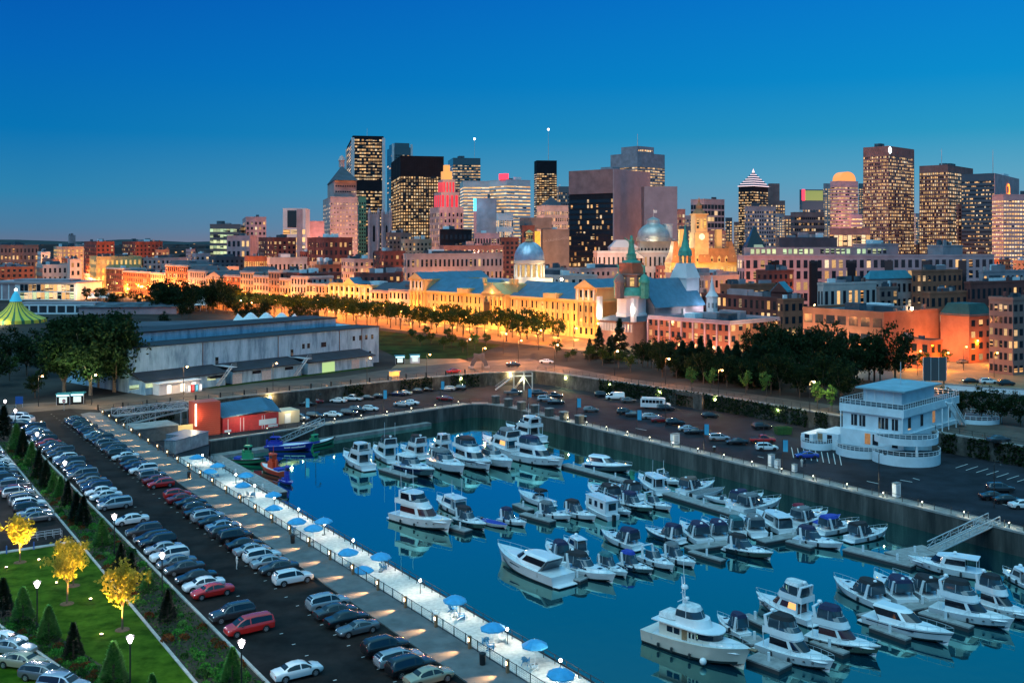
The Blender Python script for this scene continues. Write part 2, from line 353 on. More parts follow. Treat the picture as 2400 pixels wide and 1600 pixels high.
for k in range(14):
    p = G(2240 + k * 24, 1096 + k * 5.4, LOW); q = G(2268 + k * 24, 1087 + k * 5.4, LOW)
    b.bar(p + Vector((0, 0, .01)), q + Vector((0, 0, .01)), .14, .02)
for (x, y, x2, y2) in ((2110, 1124, 2138, 1129), (2140, 1050 + 70, 2155, 1124), (2330, 1176, 2360, 1183), (2032, 1127, 2060, 1133), (1776, 1069, 1790, 1072), (1490, 1003, 1515, 1008), (1310, 966, 1330, 970)):
    b.bar(G(x, y, LOW + .01), G(x2, y2, LOW + .01), .2, .02)
o = b.put('road_marking', paint); o['kind'] = 'structure'
# hills on the far horizon
b = MB(); random.seed(5)
for (x0, x1, d, h) in ((-7000, 1500, 9000, 30), (900, 5200, 4300, 150), (-9000, -1000, 12000, 55)):
    top = [(x0 + (x1 - x0) * i / 40, d, max(1, h * sin(pi * i / 40) ** .7 * (.8 + .25 * sin(i * .9) + .1 * random.random()))) for i in range(41)]
    for i in range(40):
        a, c = top[i], top[i + 1]; b.quad((a[0], a[1] - 500, 0), (c[0], c[1] - 500, 0), c, a); b.quad(a, c, (c[0], c[1] + 900, 0), (a[0], a[1] + 900, 0))
o = b.put('hills', mat('hill_woods', (.02, .03, .03), .95, noise=(.01, .5)), smooth=60); o['kind'] = 'structure'
b = MB()
for k in range(420):
    d = random.uniform(1700, 5200); x = random.uniform(-80, 1000) if k < 330 else random.uniform(1000, 2480); z = random.uniform(4, 24); q = random.uniform(.9, 2.2) * d / 2200; b.box(X(x, d) - q, X(x, d) + q, d, d + 1, z, z + q * 1.4)
tag(b.put('distant_lights', mat('far_light', (.2, .1, .05), emit=((1, .48, .16), .9), sample=False)), 'scatter of tiny orange lights of the far suburbs along the horizon', 'lights', kind='stuff')
b = MB()
for k in range(260):
    d = random.uniform(1500, 4200); x = random.uniform(-100, 1100) if k < 200 else random.uniform(1100, 2500); w = random.uniform(14, 60); b.box(X(x, d) - w, X(x, d) + w, d, d + 30, 0, random.uniform(8, 30))
tag(b.put('distant_suburbs', mat('suburb_walls', (.10, .075, .075), .9, noise=(.02, .5))), 'far low suburbs melting together along the horizon', 'suburbs', kind='stuff')
# ================================================================ cars
# stations: x/L, bottom z, belt z, top z, half width at belt, half width at top   (rear -> front)
CART = {
 'sedan': (4.7, 1.82, [(-.5, .42, .62, .70, .74, .62), (-.485, .28, .84, .92, .84, .72), (-.40, .22, .93, 1.00, .89, .76), (-.31, .20, .95, 1.03, .91, .74), (-.20, .19, .95, 1.33, .91, .62), (-.08, .19, .94, 1.44, .91, .60), (.06, .19, .93, 1.43, .91, .60), (.14, .19, .93, 1.33, .91, .62), (.27, .19, .92, .99, .90, .74), (.38, .20, .84, .90, .88, .72), (.46, .24, .74, .80, .82, .66), (.495, .34, .60, .66, .70, .55)]),
 'hatchback': (4.15, 1.76, [(-.5, .42, .66, .74, .78, .66), (-.49, .28, .90, 1.02, .85, .70), (-.45, .22, .96, 1.22, .87, .64), (-.38, .20, .97, 1.40, .88, .61), (-.15, .19, .95, 1.50, .88, .60), (.05, .19, .93, 1.47, .88, .60), (.14, .19, .93, 1.34, .88, .62), (.28, .19, .92, 1.00, .87, .72), (.39, .20, .84, .91, .85, .70), (.46, .24, .74, .80, .80, .64), (.495, .34, .60, .66, .70, .55)]),
 'suv': (4.65, 1.88, [(-.5, .48, .80, .90, .82, .72), (-.49, .34, 1.02, 1.18, .90, .76), (-.455, .30, 1.06, 1.50, .93, .70), (-.40, .28, 1.06, 1.66, .94, .68), (-.15, .27, 1.05, 1.72, .94, .68), (.04, .27, 1.04, 1.70, .94, .67), (.13, .27, 1.03, 1.56, .94, .68), (.25, .27, 1.02, 1.12, .93, .78), (.38, .28, .98, 1.05, .91, .78), (.465, .32, .88, .94, .86, .72), (.495, .40, .70, .78, .76, .62)]),
 'minivan': (4.95, 1.92, [(-.5, .42, .78, .88, .84, .74), (-.49, .28, 1.02, 1.20, .92, .78), (-.465, .24, 1.05, 1.58, .95, .72), (-.42, .22, 1.05, 1.70, .96, .70), (-.10, .21, 1.04, 1.75, .96, .70), (.10, .21, 1.02, 1.70, .96, .68), (.20, .21, 1.01, 1.50, .95, .68), (.33, .21, 1.00, 1.08, .93, .76), (.42, .22, .90, .96, .90, .74), (.47, .26, .78, .84, .84, .68), (.495, .36, .62, .70, .74, .58)]),
 'wagon': (4.75, 1.82, [(-.5, .42, .66, .74, .80, .68), (-.49, .28, .92, 1.04, .87, .72), (-.45, .22, .96, 1.26, .90, .66), (-.38, .20, .97, 1.42, .91, .62), (-.10, .19, .95, 1.50, .91, .61), (.06, .19, .93, 1.46, .91, .60), (.14, .19, .93, 1.34, .91, .62), (.27, .19, .92, .99, .90, .74), (.38, .20, .84, .90, .88, .72), (.46, .24, .74, .80, .82, .66), (.495, .34, .60, .66, .70, .55)]),
 'coupe': (4.4, 1.80, [(-.5, .40, .62, .70, .76, .64), (-.485, .27, .84, .90, .85, .72), (-.42, .21, .88, .96, .90, .74), (-.36, .19, .89, .98, .91, .74), (-.18, .18, .89, 1.22, .91, .62), (-.06, .18, .88, 1.29, .91, .58), (.04, .18, .88, 1.26, .91, .58), (.18, .18, .86, .92, .91, .72), (.34, .19, .78, .84, .89, .72), (.45, .22, .68, .72, .83, .66), (.495, .32, .54, .58, .72, .56)]),
 'pickup': (5.5, 1.95, [(-.5, .50, .85, .92, .90, .86), (-.495, .42, .95, 1.02, .95, .90), (-.30, .38, .98, 1.05, .97, .92), (-.125, .36, 1.0, 1.08, .97, .92), (-.11, .36, 1.06, 1.74, .97, .74), (.0, .36, 1.06, 1.84, .97, .74), (.11, .36, 1.05, 1.80, .97, .74), (.17, .36, 1.05, 1.62, .97, .75), (.25, .36, 1.05, 1.17, .96, .84), (.40, .36, 1.03, 1.10, .95, .84), (.475, .38, .96, 1.02, .90, .78), (.495, .44, .74, .82, .82, .70)]),
 'van': (5.3, 2.0, [(-.5, .45, 1.0, 1.3, .94, .86), (-.49, .36, 1.15, 2.02, .97, .84), (-.46, .34, 1.15, 2.10, .98, .84), (.0, .33, 1.15, 2.12, .98, .84), (.18, .33, 1.12, 2.08, .98, .82), (.25, .33, 1.10, 1.82, .97, .80), (.36, .33, 1.08, 1.18, .95, .80), (.44, .34, 1.0, 1.06, .92, .78), (.49, .38, .80, .88, .85, .70)]),
}
def car_meshes(kind):
    L, Wd, S = CART[kind]; hw = Wd / 2; st = [(a * L, b, c, d, e * hw / .91 * .91, f * hw) for a, b, c, d, e, f in S]
    def at(x):
        for p, q in zip(st, st[1:]):
            if x <= q[0]:
                t = (x - p[0]) / (q[0] - p[0]); return [p[i] + (q[i] - p[i]) * t for i in range(6)]
        return list(st[-1])
    def half(s):
        x, lo, be, tp, wb, wt = s; md = lo + (be - lo) * .55; cab = tp - be > .16
        r = .07 if cab else .03
        return [(x, 0, lo), (x, wb * .82, lo), (x, wb * .97, lo + .10), (x, wb * 1.02, md), (x, wb, be - .03), (x, wb * .965, be + .01), (x, wt, tp - r), (x, wt * .86, tp - .01), (x, wt * .4, tp + .012), (x, 0, tp + .016)]
    def ring(s):
        h = half(s); return h + [(p[0], -p[1], p[2]) for p in h[-2:0:-1]]
    xs = sorted({s[0] for s in st} | {st[0][0] + L * .99 * k / 26 for k in range(27)})
    b = MB(); b.loft([ring(at(x)) for x in xs], 0, True)
    ax = (-.30 * L, .315 * L); wr = .33 if kind not in ('suv', 'pickup', 'van') else .37
    for x in ax:
        for sg in (1, -1):                                    # wheel arches
            w = at(x)[4] * 1.015 * sg; n = len(b.v)
            pts = [(x + (wr + .07) * cos(k * pi / 8), w + .012 * sg, max(at(x)[1] - .02, wr + (wr + .07) * sin(k * pi / 8))) for k in range(9)]
            b.poly(pts if sg < 0 else pts[::-1], 1)
    if kind == 'pickup': b.box(-.475 * L, -.135 * L, -hw * .78, hw * .78, 1.06, 1.09, 1)
    R = {}
    R['body'] = b.mesh('car_body', [mat('car_white', (.7, .72, .72), .28, coat=1), black], 38)
    # glass
    bx = [s for s in st if s[3] - s[2] > .16]; x0 = bx[0][0]; x1 = bx[-1][0]
    i1 = st.index(bx[-1]) + 1; i0 = st.index(bx[0]) - 1
    def P(x, v):
        s = at(x); a = (s[4] * .965, s[2] + .02); c = (s[5], s[3] - .08); return (x, a[0] + (c[0] - a[0]) * v + .014, a[1] + (c[1] - a[1]) * v + .006)
    lo_x, hi_x = (st[i0][0] + x0) / 2, (st[i1][0] * .75 + x1 * .25)
    if kind == 'van': lo_x = .12 * L
    mid = .02 * L if kind not in ('van', 'pickup') else None
    def side(a, c):
        out = []
        for sg in (1, -1):
            m = MB(); rr = [[P(a + (c - a) * k / 9, v) for v in ((.06, .97) if sg < 0 else (.97, .06))] for k in range(10)]
            m.loft([[(p[0], p[1] * sg, p[2]) for p in r] for r in rr][::-1], 0, closed=False); out.append(m.mesh('side_window', dglass))
        return out
    cuts = [(lo_x, hi_x)] if mid is None else [(lo_x, mid - .05), (mid + .05, hi_x)]
    R['side'] = [q for c in cuts for q in side(*c)]
    def scr(xa, xb):
        m = MB(); rr = []
        for k in range(5):
            q = at(xa + (xb - xa) * k / 4); rr.append([(q[0], q[5] * v, q[3] + (.022 if abs(v) < .5 else .004)) for v in (-.84, -.4, .4, .84)])
        m.loft(rr[::-1], 0, closed=False)
        o = m.mesh('windshield', dglass)
        return o
    tops = max(s[3] for s in st)
    f_top = [s for s in bx if s[3] > tops - .12][-1]; r_top = [s for s in bx if s[3] > tops - .14][0]
    R['front'] = scr(f_top[0] + .04 * L, st[i1][0] - .01 * L)
    if kind != 'van': R['rear'] = scr(st[i0][0] + .012 * L, r_top[0] - .012 * L)
    t = MB(); t.lathe([(wr * .62, -.11), (wr * .97, -.10), (wr, -.06), (wr, .06), (wr * .97, .10), (wr * .62, .11), (.03, .09)], 16)
    t.v = [(p[0], p[2], p[1]) for p in t.v]; t.f = [f[::-1] for f in t.f]; R['wheel'] = t.mesh('wheel', tyrem, 40)
    r = MB(); r.lathe([(wr * .64, .112), (wr * .55, .118), (wr * .50, .10)], 16); r.lathe([(.07, .10), (.07, .122), (.001, .125)], 8)
    for k in range(5):
        a = 2 * pi * k / 5; r.bar((.05 * cos(a), .05 * sin(a), .112), (wr * .56 * cos(a), wr * .56 * sin(a), .112), .085, .02)
    r.v = [(p[0], p[2], p[1]) for p in r.v]; r.f = [f[::-1] for f in r.f]; R['rim'] = r.mesh('rim', chrome)
    h = MB(); h.ball((0, 0, 0), .12, 8, 0, .62); R['lamp'] = h.mesh('headlight', clearl, 60)
    h = MB(); h.hull([(-.05, -.13), (.05, -.13), (.05, .13), (-.05, .13)], -.1, .1); R['tail'] = h.mesh('taillight', redl)
    h = MB(); h.ball((0, 0, 0), .10, 6, 0, .7); R['mirror'] = h.mesh('mirror', black, 60)
    R['spec'] = (L, at, ax, wr); return R
CARM = {}
PAINT = {n: mat('paint_' + n.replace(' ', '_'), c, .25, me, coat=1.0) for n, c, me in (
    ('white', (.72, .74, .74), 0), ('silver', (.42, .44, .46), .4), ('grey', (.16, .17, .18), .4), ('dark grey', (.05, .053, .058), .3), ('black', (.010, .010, .012), 0),
    ('red', (.55, .018, .015), 0), ('dark red', (.20, .012, .015), .1), ('navy', (.012, .022, .07), .2), ('blue', (.02, .05, .35), .2), ('champagne', (.48, .40, .27), .3), ('pale blue', (.25, .34, .42), .3), ('green', (.03, .09, .05), .2))}
def car(kind, colour, loc, heading, label, group, detail=2):
    R = CARM.get(kind) or CARM.setdefault(kind, car_meshes(kind)); L, at, ax, wr = R['spec']
    t = thing('pickup_truck' if kind == 'pickup' else 'panel_van' if kind == 'van' else 'parked_car', label, 'pickup truck' if kind == 'pickup' else 'van' if kind == 'van' else 'car', loc, heading, group)
    ob('body', R['body'], t, mat=PAINT[colour])
    for q in R['side']: ob('side_window', q, t)
    ob('windshield', R['front'], t)
    if 'rear' in R: ob('rear_window', R['rear'], t)
    for x in ax:
        for sg in (1, -1):
            w = ob('wheel', R['wheel'], t, (x, sg * (at(x)[4] - .085), wr), 0 if sg > 0 else pi)
            if detail > 1: ob('rim', R['rim'], w)
    if detail > 0:
        for sg in (1, -1):
            s = at(-.488 * L); ob('taillight', R['tail'], t, (s[0] + .02, sg * s[4] * .84, s[2] - .08))
            s = at(.462 * L); ob('headlight', R['lamp'], t, (s[0], sg * s[4] * .80, s[2] - .05))
    if detail > 1:
        for sg in (1, -1):
            s = at(.2 * L); ob('mirror', R['mirror'], t, (s[0], sg * (s[4] + .06), s[2] + .06))
    return t
NM = {'sedan': 'sedan', 'hatchback': 'hatchback', 'suv': 'SUV', 'minivan': 'minivan', 'wagon': 'estate car', 'coupe': 'sports coupe', 'pickup': 'pickup truck', 'van': 'panel van'}
rc = random.Random(11)
HN = QA
def row(name, items, t, face, grp):
    """items: (s, kind, colour[, face]) from the near end"""
    for i, it in enumerate(items):
        s, k, c = it[:3]; f = it[3] if len(it) > 3 else face
        p = Q(s, t + rc.uniform(-.25, .25), .012)
        d = 2 if s < 190 else 1
        car(k, c, p, HN + (pi if f < 0 else 0) + rc.uniform(-.035, .035), '%s %s, %s from the near end of the %s' % (c, NM[k], nth(i), name), grp, d)
rowA = [(81.4, 'sedan', 'champagne'), (84.2, 'suv', 'black'), (86.6, 'wagon', 'silver'), (89.6, 'suv', 'black'), (95.7, 'coupe', 'grey', -1), (98.6, 'sedan', 'black'), (101.2, 'sedan', 'dark grey'), (104.0, 'suv', 'silver'),
        (113.9, 'suv', 'white'), (118.6, 'sedan', 'dark grey', -1), (121.2, 'sedan', 'silver'), (123.9, 'suv', 'white'), (127.3, 'sedan', 'silver'), (130.2, 'sedan', 'black'), (134.2, 'suv', 'black'), (137.2, 'wagon', 'dark grey'), (140.2, 'sedan', 'pale blue'), (143.0, 'sedan', 'black'), (146.0, 'suv', 'silver'), (149.0, 'sedan', 'black'), (152.0, 'hatchback', 'dark grey'), (155.2, 'sedan', 'black'), (158.4, 'sedan', 'dark red'), (161.8, 'hatchback', 'red'), (170.2, 'hatchback', 'red', -1), (173.2, 'sedan', 'dark red'), (176.6, 'suv', 'grey'), (182.0, 'suv', 'white', -1), (185.4, 'sedan', 'navy'), (188.3, 'sedan', 'dark grey'), (191.3, 'hatchback', 'black'), (195.4, 'sedan', 'white', -1)]
s = 198.6
while s < 243:
    rowA.append((s, rc.choice(['sedan', 'sedan', 'hatchback', 'suv', 'wagon']), rc.choice(['navy', 'pale blue', 'dark grey', 'black', 'grey', 'silver', 'navy', 'dark grey']), rc.choice([1, 1, -1]))); s += 2.72
row('promenade row', rowA, 45.1, 1, 'cars parked along the promenade')
rowB = [(89.2, 'sedan', 'white', 1), (102.1, 'minivan', 'red'), (106.6, 'suv', 'dark grey'), (114.8, 'sedan', 'red'), (117.6, 'sedan', 'white'), (120.6, 'sedan', 'black'), (124.8, 'sedan', 'dark grey'), (127.5, 'sedan', 'grey'), (130.6, 'suv', 'white'), (134.2, 'sedan', 'silver'), (137.4, 'suv', 'black'), (139.9, 'wagon', 'black'), (143.6, 'suv', 'dark grey'), (150.6, 'sedan', 'white', -1), (160.6, 'minivan', 'silver'), (164.0, 'coupe', 'black'), (167.0, 'sedan', 'white')]
s = 170.2
while s < 238:
    rowB.append((s, rc.choice(['sedan', 'sedan', 'hatchback', 'suv', 'minivan']), 'red' if abs(s - 216.5) < 1.4 else rc.choice(['black', 'dark grey', 'grey', 'silver', 'white', 'black', 'pale blue', 'navy'])))
    s += 2.75
row('planted kerb row', rowB, 35.7, -1, 'cars parked against the planted strip')
rowC = []; s = 159.2
for k in range(21):
    rowC.append((s, rc.choice(['sedan', 'suv', 'hatchback', 'minivan', 'suv']) if k > 1 else 'sedan', ['grey', 'silver', 'black', 'white', 'grey', 'champagne', 'silver', 'dark red'][k] if k < 8 else rc.choice(['white', 'silver', 'black', 'dark grey', 'grey', 'white']))); s += 2.85
row('side lot row', rowC, 24.7, 1, 'cars in the side lot')
for i, (k, c, x, y) in enumerate([('minivan', 'white', 46, 983), ('suv', 'white', 60, 990), ('sedan', 'black', 52, 998)]):
    car(k, c, G(x - 4, y, .012), 2.9 if i else 2.8, '%s %s near the road bend, %s of a cluster of three' % (c, NM[k], ['farthest', 'middle', 'nearest'][i]), 'cars by the road bend', 1)
for i, (k, c, x, y, h) in enumerate([('sedan', 'white', 10, 1512, 0), ('sedan', 'silver', 30, 1530, 0), ('sedan', 'champagne', 52, 1562, 0), ('wagon', 'grey', 105, 1592, 0), ('suv', 'pale blue', 150, 1622, 0)]):
    car(k, c, G(x, y, .012), -.62 + h + .35, '%s %s in the corner lot beside the lawn, %s from the lot entrance' % (c, NM[k], nth(i)), 'cars in the corner lot', 2)
low = [('sedan', 'white', 793, 945, 2.9), ('pickup', 'white', 827, 941, 2.9), ('sedan', 'dark grey', 860, 938, 2.9), ('hatchback', 'black', 884, 935, 2.9), ('sedan', 'black', 722, 953, .1), ('hatchback', 'dark red', 741, 947, .1),
       ('sedan', 'silver', 948, 927, 2.8), ('sedan', 'navy', 930, 929, 2.8), ('hatchback', 'dark grey', 976, 922, 2.8), ('sedan', 'black', 998, 919, 2.8), ('wagon', 'silver', 1050, 917, 2.9), ('suv', 'black', 1076, 916, 2.9),
       ('sedan', 'dark red', 1043, 940, -.3), ('sedan', 'silver', 943, 954, -.2), ('sedan', 'white', 963, 950, -.2), ('sedan', 'white', 781, 978, -.2), ('suv', 'black', 818, 975, -.2), ('suv', 'black', 838, 968, -.3), ('hatchback', 'white', 869, 964, -.3), ('suv', 'black', 738, 982, -.2), ('minivan', 'silver', 702, 987, -.2),
       ('pickup', 'grey', 1203, 927, .1), ('suv', 'dark grey', 1264, 928, .0), ('pickup', 'black', 1297, 935, -.1), ('suv', 'silver', 1279, 942, .05), ('sedan', 'black', 1303, 949, .0), ('suv', 'black', 1412, 932, 0), ('van', 'white', 1441, 938, pi), ('hatchback', 'grey', 1473, 945, .2),
       ('hatchback', 'grey', 1385, 967, .0), ('suv', 'black', 1466, 973, 0), ('sedan', 'dark grey', 1487, 978, 0), ('wagon', 'silver', 1526, 983, 0), ('sedan', 'dark red', 1548, 991, .05), ('suv', 'black', 1582, 998, .0), ('suv', 'black', 1560, 964, 0), ('hatchback', 'black', 1664, 981, .1),
       ('sedan', 'silver', 1612, 1012, 0), ('sedan', 'black', 1627, 1019, pi), ('suv', 'silver', 1686, 1034, 0), ('sedan', 'black', 1727, 1043, pi), ('pickup', 'red', 1787, 1039, 0), ('suv', 'white', 1797, 1057, 0), ('sedan', 'blue', 1891, 1075, pi), ('suv', 'black', 1786, 1008, .2),
       ('suv', 'dark grey', 2344, 1154, 0), ('sedan', 'black', 2328, 1172, .05), ('sedan', 'black', 2360, 1180, .05), ('sedan', 'white', 2398, 1192, .1)]
NEARBY = ['beside the ramp railing', 'below the road ramp', 'under the ivy wall', 'beside the boathouse', 'along the quay rail', 'in the middle of the lower car park', 'near the steel stairs', 'near the parked minibus', 'beside the orange lit gateway', 'near the white pavilion', 'by the gangway']
def spot(x, y):
    if x < 750: return 'beside the boathouse'
    if x < 900: return 'along the basin corner rail' if y > 955 else 'below the road ramp'
    if x < 1100: return 'along the curved quay rail' if y > 935 else 'under the ivy wall'
    if x < 1340: return 'in the huddle near the steel stairs'
    if x < 1500: return 'near the parked minibus'
    if x < 1680: return 'below the orange lit gateway'
    if x < 1900: return 'beside the white pavilion'
    return 'by the long gangway'
seen = {}
for k, c, x, y, h in low:
    key = (k, c, spot(x, y)); n = seen.get(key, 0); seen[key] = n + 1
    car(k, c, G(x, y - 2, LOW + .012), h, '%s%s %s %s on the lower quay' % (('%s ' % nth(n)) if sum(1 for a in low if (a[0], a[1], spot(a[2], a[3])) == key) > 1 else '', c, NM[k], spot(x, y)), 'cars in the lower car park', 1)
for k, c, x, y, h, l in [('sedan', 'red', 1063, 876, .75, 'on the junction road above the ivy wall'), ('sedan', 'dark grey', 1203, 860, .1, 'waiting at the road junction'), ('sedan', 'white', 1281, 853, -.3, 'turning beside the junction island'), ('sedan', 'dark grey', 2340, 1038, .2, 'on the upper road below the street terrace'),
                         ('sedan', 'black', 2276, 899, 0, 'at the parapet of the orange street'), ('suv', 'white', 2316, 901, 0, 'at the parapet of the orange street'), ('suv', 'black', 2358, 905, 0, 'at the parapet of the orange street'), ('sedan', 'grey', 2256, 853, .5, 'along the orange lit side street'), ('suv', 'dark grey', 2285, 848, .5, 'along the orange lit side street')]:
    car(k, c, G(x, y - 2, .016), h, '%s %s %s' % (c, NM[k], l), 'cars on the streets', 1)
# the minibus
def minibus():
    t = thing('minibus', 'white minibus with a long row of windows by the retaining wall', 'minibus', G(1537, 957, LOW + .012), -.25)
    b = MB(); prof = [(-3.9, .45), (-3.9, 2.6), (-3.7, 2.85), (2.0, 2.85), (2.5, 2.6), (2.75, 1.55), (3.6, 1.35), (3.85, 1.1), (3.85, .45)]
    b.loft([[(x, y, z) for x, z in prof] for y in (-1.1, 1.1)], 0, True); b.put('body', white, t)
    for k in range(6):
        for sg in (1, -1): MB().box(-3.5 + k * .92, -2.7 + k * .92, sg * 1.105 - .01, sg * 1.105 + .01, 1.55, 2.35).put('side_window', dglass, t)
    MB().quad((2.53, -.95, 2.5), (2.53, .95, 2.5), (2.78, .95, 1.6), (2.78, -.95, 1.6)).put('windshield', dglass, t)
    R = CARM['van']
    for x in (-2.3, 2.6):
        for sg in (1, -1): ob('wheel', R['wheel'], t, (x, sg * .98, .37), 0 if sg > 0 else pi)
    for sg in (1, -1): ob('headlight', R['lamp'], t, (3.84, sg * .8, .85))
minibus()
# ================================================================ boats
gelw = mat('gelcoat_white', (.84, .85, .85), .22, coat=.6, noise=(.8, .06)); gelc = mat('gelcoat_cream', (.74, .70, .60), .3, coat=.4, noise=(.8, .08))
gelk = mat('gelcoat_black', (.012, .014, .02), .15, coat=1); geln = mat('gelcoat_navy', (.012, .022, .07), .15, coat=1)
deckm = mat('deck_nonskid', (.66, .72, .73), .7, noise=(3, .12)); teak = mat('teak', (.30, .19, .10), .6, noise=(2, .3))
CANV = {n: mat('canvas_' + n, c, .85, noise=(2, .25)) for n, c in (('navy', (.015, .022, .07)), ('black', (.015, .016, .02)), ('blue', (.02, .06, .38)), ('grey', (.16, .18, .19)), ('teal', (.03, .16, .18)), ('maroon', (.22, .012, .035)), ('white', (.70, .72, .72)), ('brown', (.16, .11, .09)))}
vinyl = mat('clear_vinyl', (.035, .06, .08), .06, spec=.9)
cabglow = mat('cabin_light', (.2, .1, .05), .3, emit=((1, .42, .12), 1.6), sample=False)
bglass = mat('boat_glass', (.012, .012, .018), .06, spec=.9); redglass = mat('curtained_glass', (.07, .018, .02), .12, spec=.8)
HULLS = {'white': gelw, 'cream': gelc, 'black': gelk, 'navy': geln, 'green': mat('tug_green', (.02, .26, .12), .4), 'red': mat('tug_red', (.62, .06, .02), .4), 'blue': mat('barge_blue', (.015, .03, .34), .4)}
boot = mat('antifouling', (.012, .014, .02), .5)
def plan(xa, xs, xf, w, z, n=7, pw=2.2):
    """outline from the aft port corner round the front to the aft starboard corner"""
    side = [(xa + (xs - xa) * k / 4, w) for k in range(4)]
    arc = [(xs + (xf - xs) * sin(pi / 2 * k / n) ** (2 / pw * 1.0), w * max(0, cos(pi / 2 * k / n)) ** (2 / pw)) for k in range(n + 1)]
    h = side + arc
    return [(x, y, z) for x, y in h] + [(x, -y, z) for x, y in h[-2::-1]]
def shell(mb, lo, hi, m=0, top=True, back=True):
    mb.loft([lo, hi], m, closed=back)
    if top: mb.poly(hi[::-1], m)
def lerp3(p, q, t): return tuple(a + (b - a) * t for a, b in zip(p, q))
def band(lo, hi, i0, i1, v0, v1, off=.025):
    mb = MB(); rr = []
    for i in range(i0, i1 + 1):
        a = lerp3(lo[i], hi[i], v0); c = lerp3(lo[i], hi[i], v1); n = len(lo)
        p, q = lo[max(0, i - 1)], lo[min(n - 1, i + 1)]; d = Vector((q[0] - p[0], q[1] - p[1], 0))
        o = Vector((d.y, -d.x, 0)); o = -o.normalized() if o.length > 0 else o
        rr.append([tuple(Vector(a) + o * off + Vector((0, 0, .01))), tuple(Vector(c) + o * off + Vector((0, 0, .01)))])
    mb.loft(rr, 0, closed=False); return mb
def hull_fn(L, B, s0, s1, full=.35):
    def bt(t): return B / 2 * ((.92 + .08 * min(1, t / .3)) if t < full else max(.0, 1 - ((t - full) / (1 - full)) ** 2.5))
    def sh(t): return s0 + (s1 - s0) * t ** 1.8
    def xx(t, v=1.0): return -L / 2 + L * t * (1 - .07 * (1 - v) * t)
    return bt, sh, xx
def make_boat(L=10, kind='express', canvas='navy', hull='white', stripe=None, top=None, rails=True, lit=False, label='', group=None, loc=(0, 0, 0), rz=0.0, name='motor_boat', cat='boat', antenna=False):
    big = kind in ('flybridge', 'trawler', 'yacht', 'sedan'); B = L * (.31 if L > 11 else .335)
    s0 = .095 * L if big else .10 * L; s1 = (.165 if big else .158) * L
    if kind == 'trawler': s0, s1 = .115 * L, .19 * L
    if kind == 'runabout': s0, s1 = .09 * L, .125 * L
    bt, sh, xx = hull_fn(L, B, s0, s1, .5 if kind in ('trawler', 'houseboat') else .38)
    R = thing(name, label, cat, loc, rz, group)
    N = 16; ts = [k / N for k in range(N + 1)]
    def ring(t):
        b = max(.02, bt(t)); s = sh(t); lo = .04 + .25 * s * t ** 3
        h = [(xx(t, .0), 0, -.35 + .3 * t ** 4), (xx(t, .15), b * (.86 - .55 * t ** 4), lo), (xx(t, .5), b * (.95 - .3 * t ** 5), lo + (s - lo) * .5), (xx(t, .95), b, s - .05), (xx(t), b * 1.01, s)]
        return h + [(p[0], -p[1], p[2]) for p in h[:0:-1]]
    b = MB(); rr = [ring(t) for t in ts]; b.loft(rr, 0, closed=False)
    b.poly([rr[0][i] for i in range(len(rr[0]))][::-1], 0)
    b.put('hull', HULLS[hull], R, 35)
    if stripe:
        for sg in (1, -1):
            m = MB(); rs = []
            for t in ts[1:]:
                r = ring(t); k = [lerp3(r[1], r[2], .25), r[2], lerp3(r[2], r[3], .8)] if stripe != 'thin' else [lerp3(r[2], r[3], .5), lerp3(r[2], r[3], .62), lerp3(r[2], r[3], .75)]
                rs.append([(a[0], sg * (a[1] + .04), a[2]) for a in k])
            m.loft(rs, 0, closed=False); m.put('hull_stripe', {'navy': geln, 'black': gelk, 'thin': geln, 'white': gelw}[stripe], R)
    m = MB()
    for sg in (1, -1): m.loft([[(a[0], sg * (a[1] + .025), a[2]) for a in (lerp3(ring(t)[0], ring(t)[1], .9), ring(t)[1], lerp3(ring(t)[1], ring(t)[2], .3))] for t in ts[:-1]], 0, closed=False)
    m.put('boot_stripe', boot, R)
    # deck, cockpit
    tc = .05 if kind in ('houseboat',) else {'express': .36, 'flybridge': .17, 'sedan': .2, 'trawler': .12, 'coupe': .2, 'yacht': .12, 'runabout': .55, 'open': .45, 'tug': .05}[kind]
    d = MB(); ds = [t for t in ts if t > tc]; ds = [tc] + ds
    d.loft([[(xx(t), -bt(t) * .99, sh(t) - .01), (xx(t), -bt(t) * .5, sh(t) + .05), (xx(t), 0, sh(t) + .07), (xx(t), bt(t) * .5, sh(t) + .05), (xx(t), bt(t) * .99, sh(t) - .01)] for t in ds], 0, closed=False)
    d.put('deck', deckm if kind != 'runabout' or not top else CANV[top], R, 40)
    if tc > .06:
        c = MB(); zf = s0 - min(.7, s0 * .75)
        for t0, t1 in zip(ts, ts[1:]):
            if t0 < tc:
                t1 = min(t1, tc); f = [(xx(t0), bt(t0) * .9), (xx(t1), bt(t1) * .9)]
                c.quad((f[0][0] + .1, -f[0][1], zf), (f[1][0], -f[1][1], zf), (f[1][0], f[1][1], zf), (f[0][0] + .1, f[0][1], zf))
        t1 = tc; c.quad((xx(t1), -bt(t1), zf), (xx(t1), bt(t1), zf), (xx(t1), bt(t1), sh(t1) + .05), (xx(t1), -bt(t1), sh(t1) + .05))
        c.put('cockpit_floor', teak if kind in ('coupe', 'yacht') else deckm, R)
        c = MB(); w = bt(.1) * .75; c.box(xx(.015) + .15, xx(.015) + .75, -w, w, zf, zf + .5); c.put('cockpit_seat', gelw, R)
    m = MB(); w = bt(0) * .9; m.hull([(-L / 2 - .07 * L, -w * .85), (-L / 2 + .03, -w), (-L / 2 + .03, w), (-L / 2 - .07 * L, w * .85)], .18, .28)
    if kind not in ('trawler', 'tug', 'houseboat', 'runabout'): m.put('swim_platform', gelw, R)
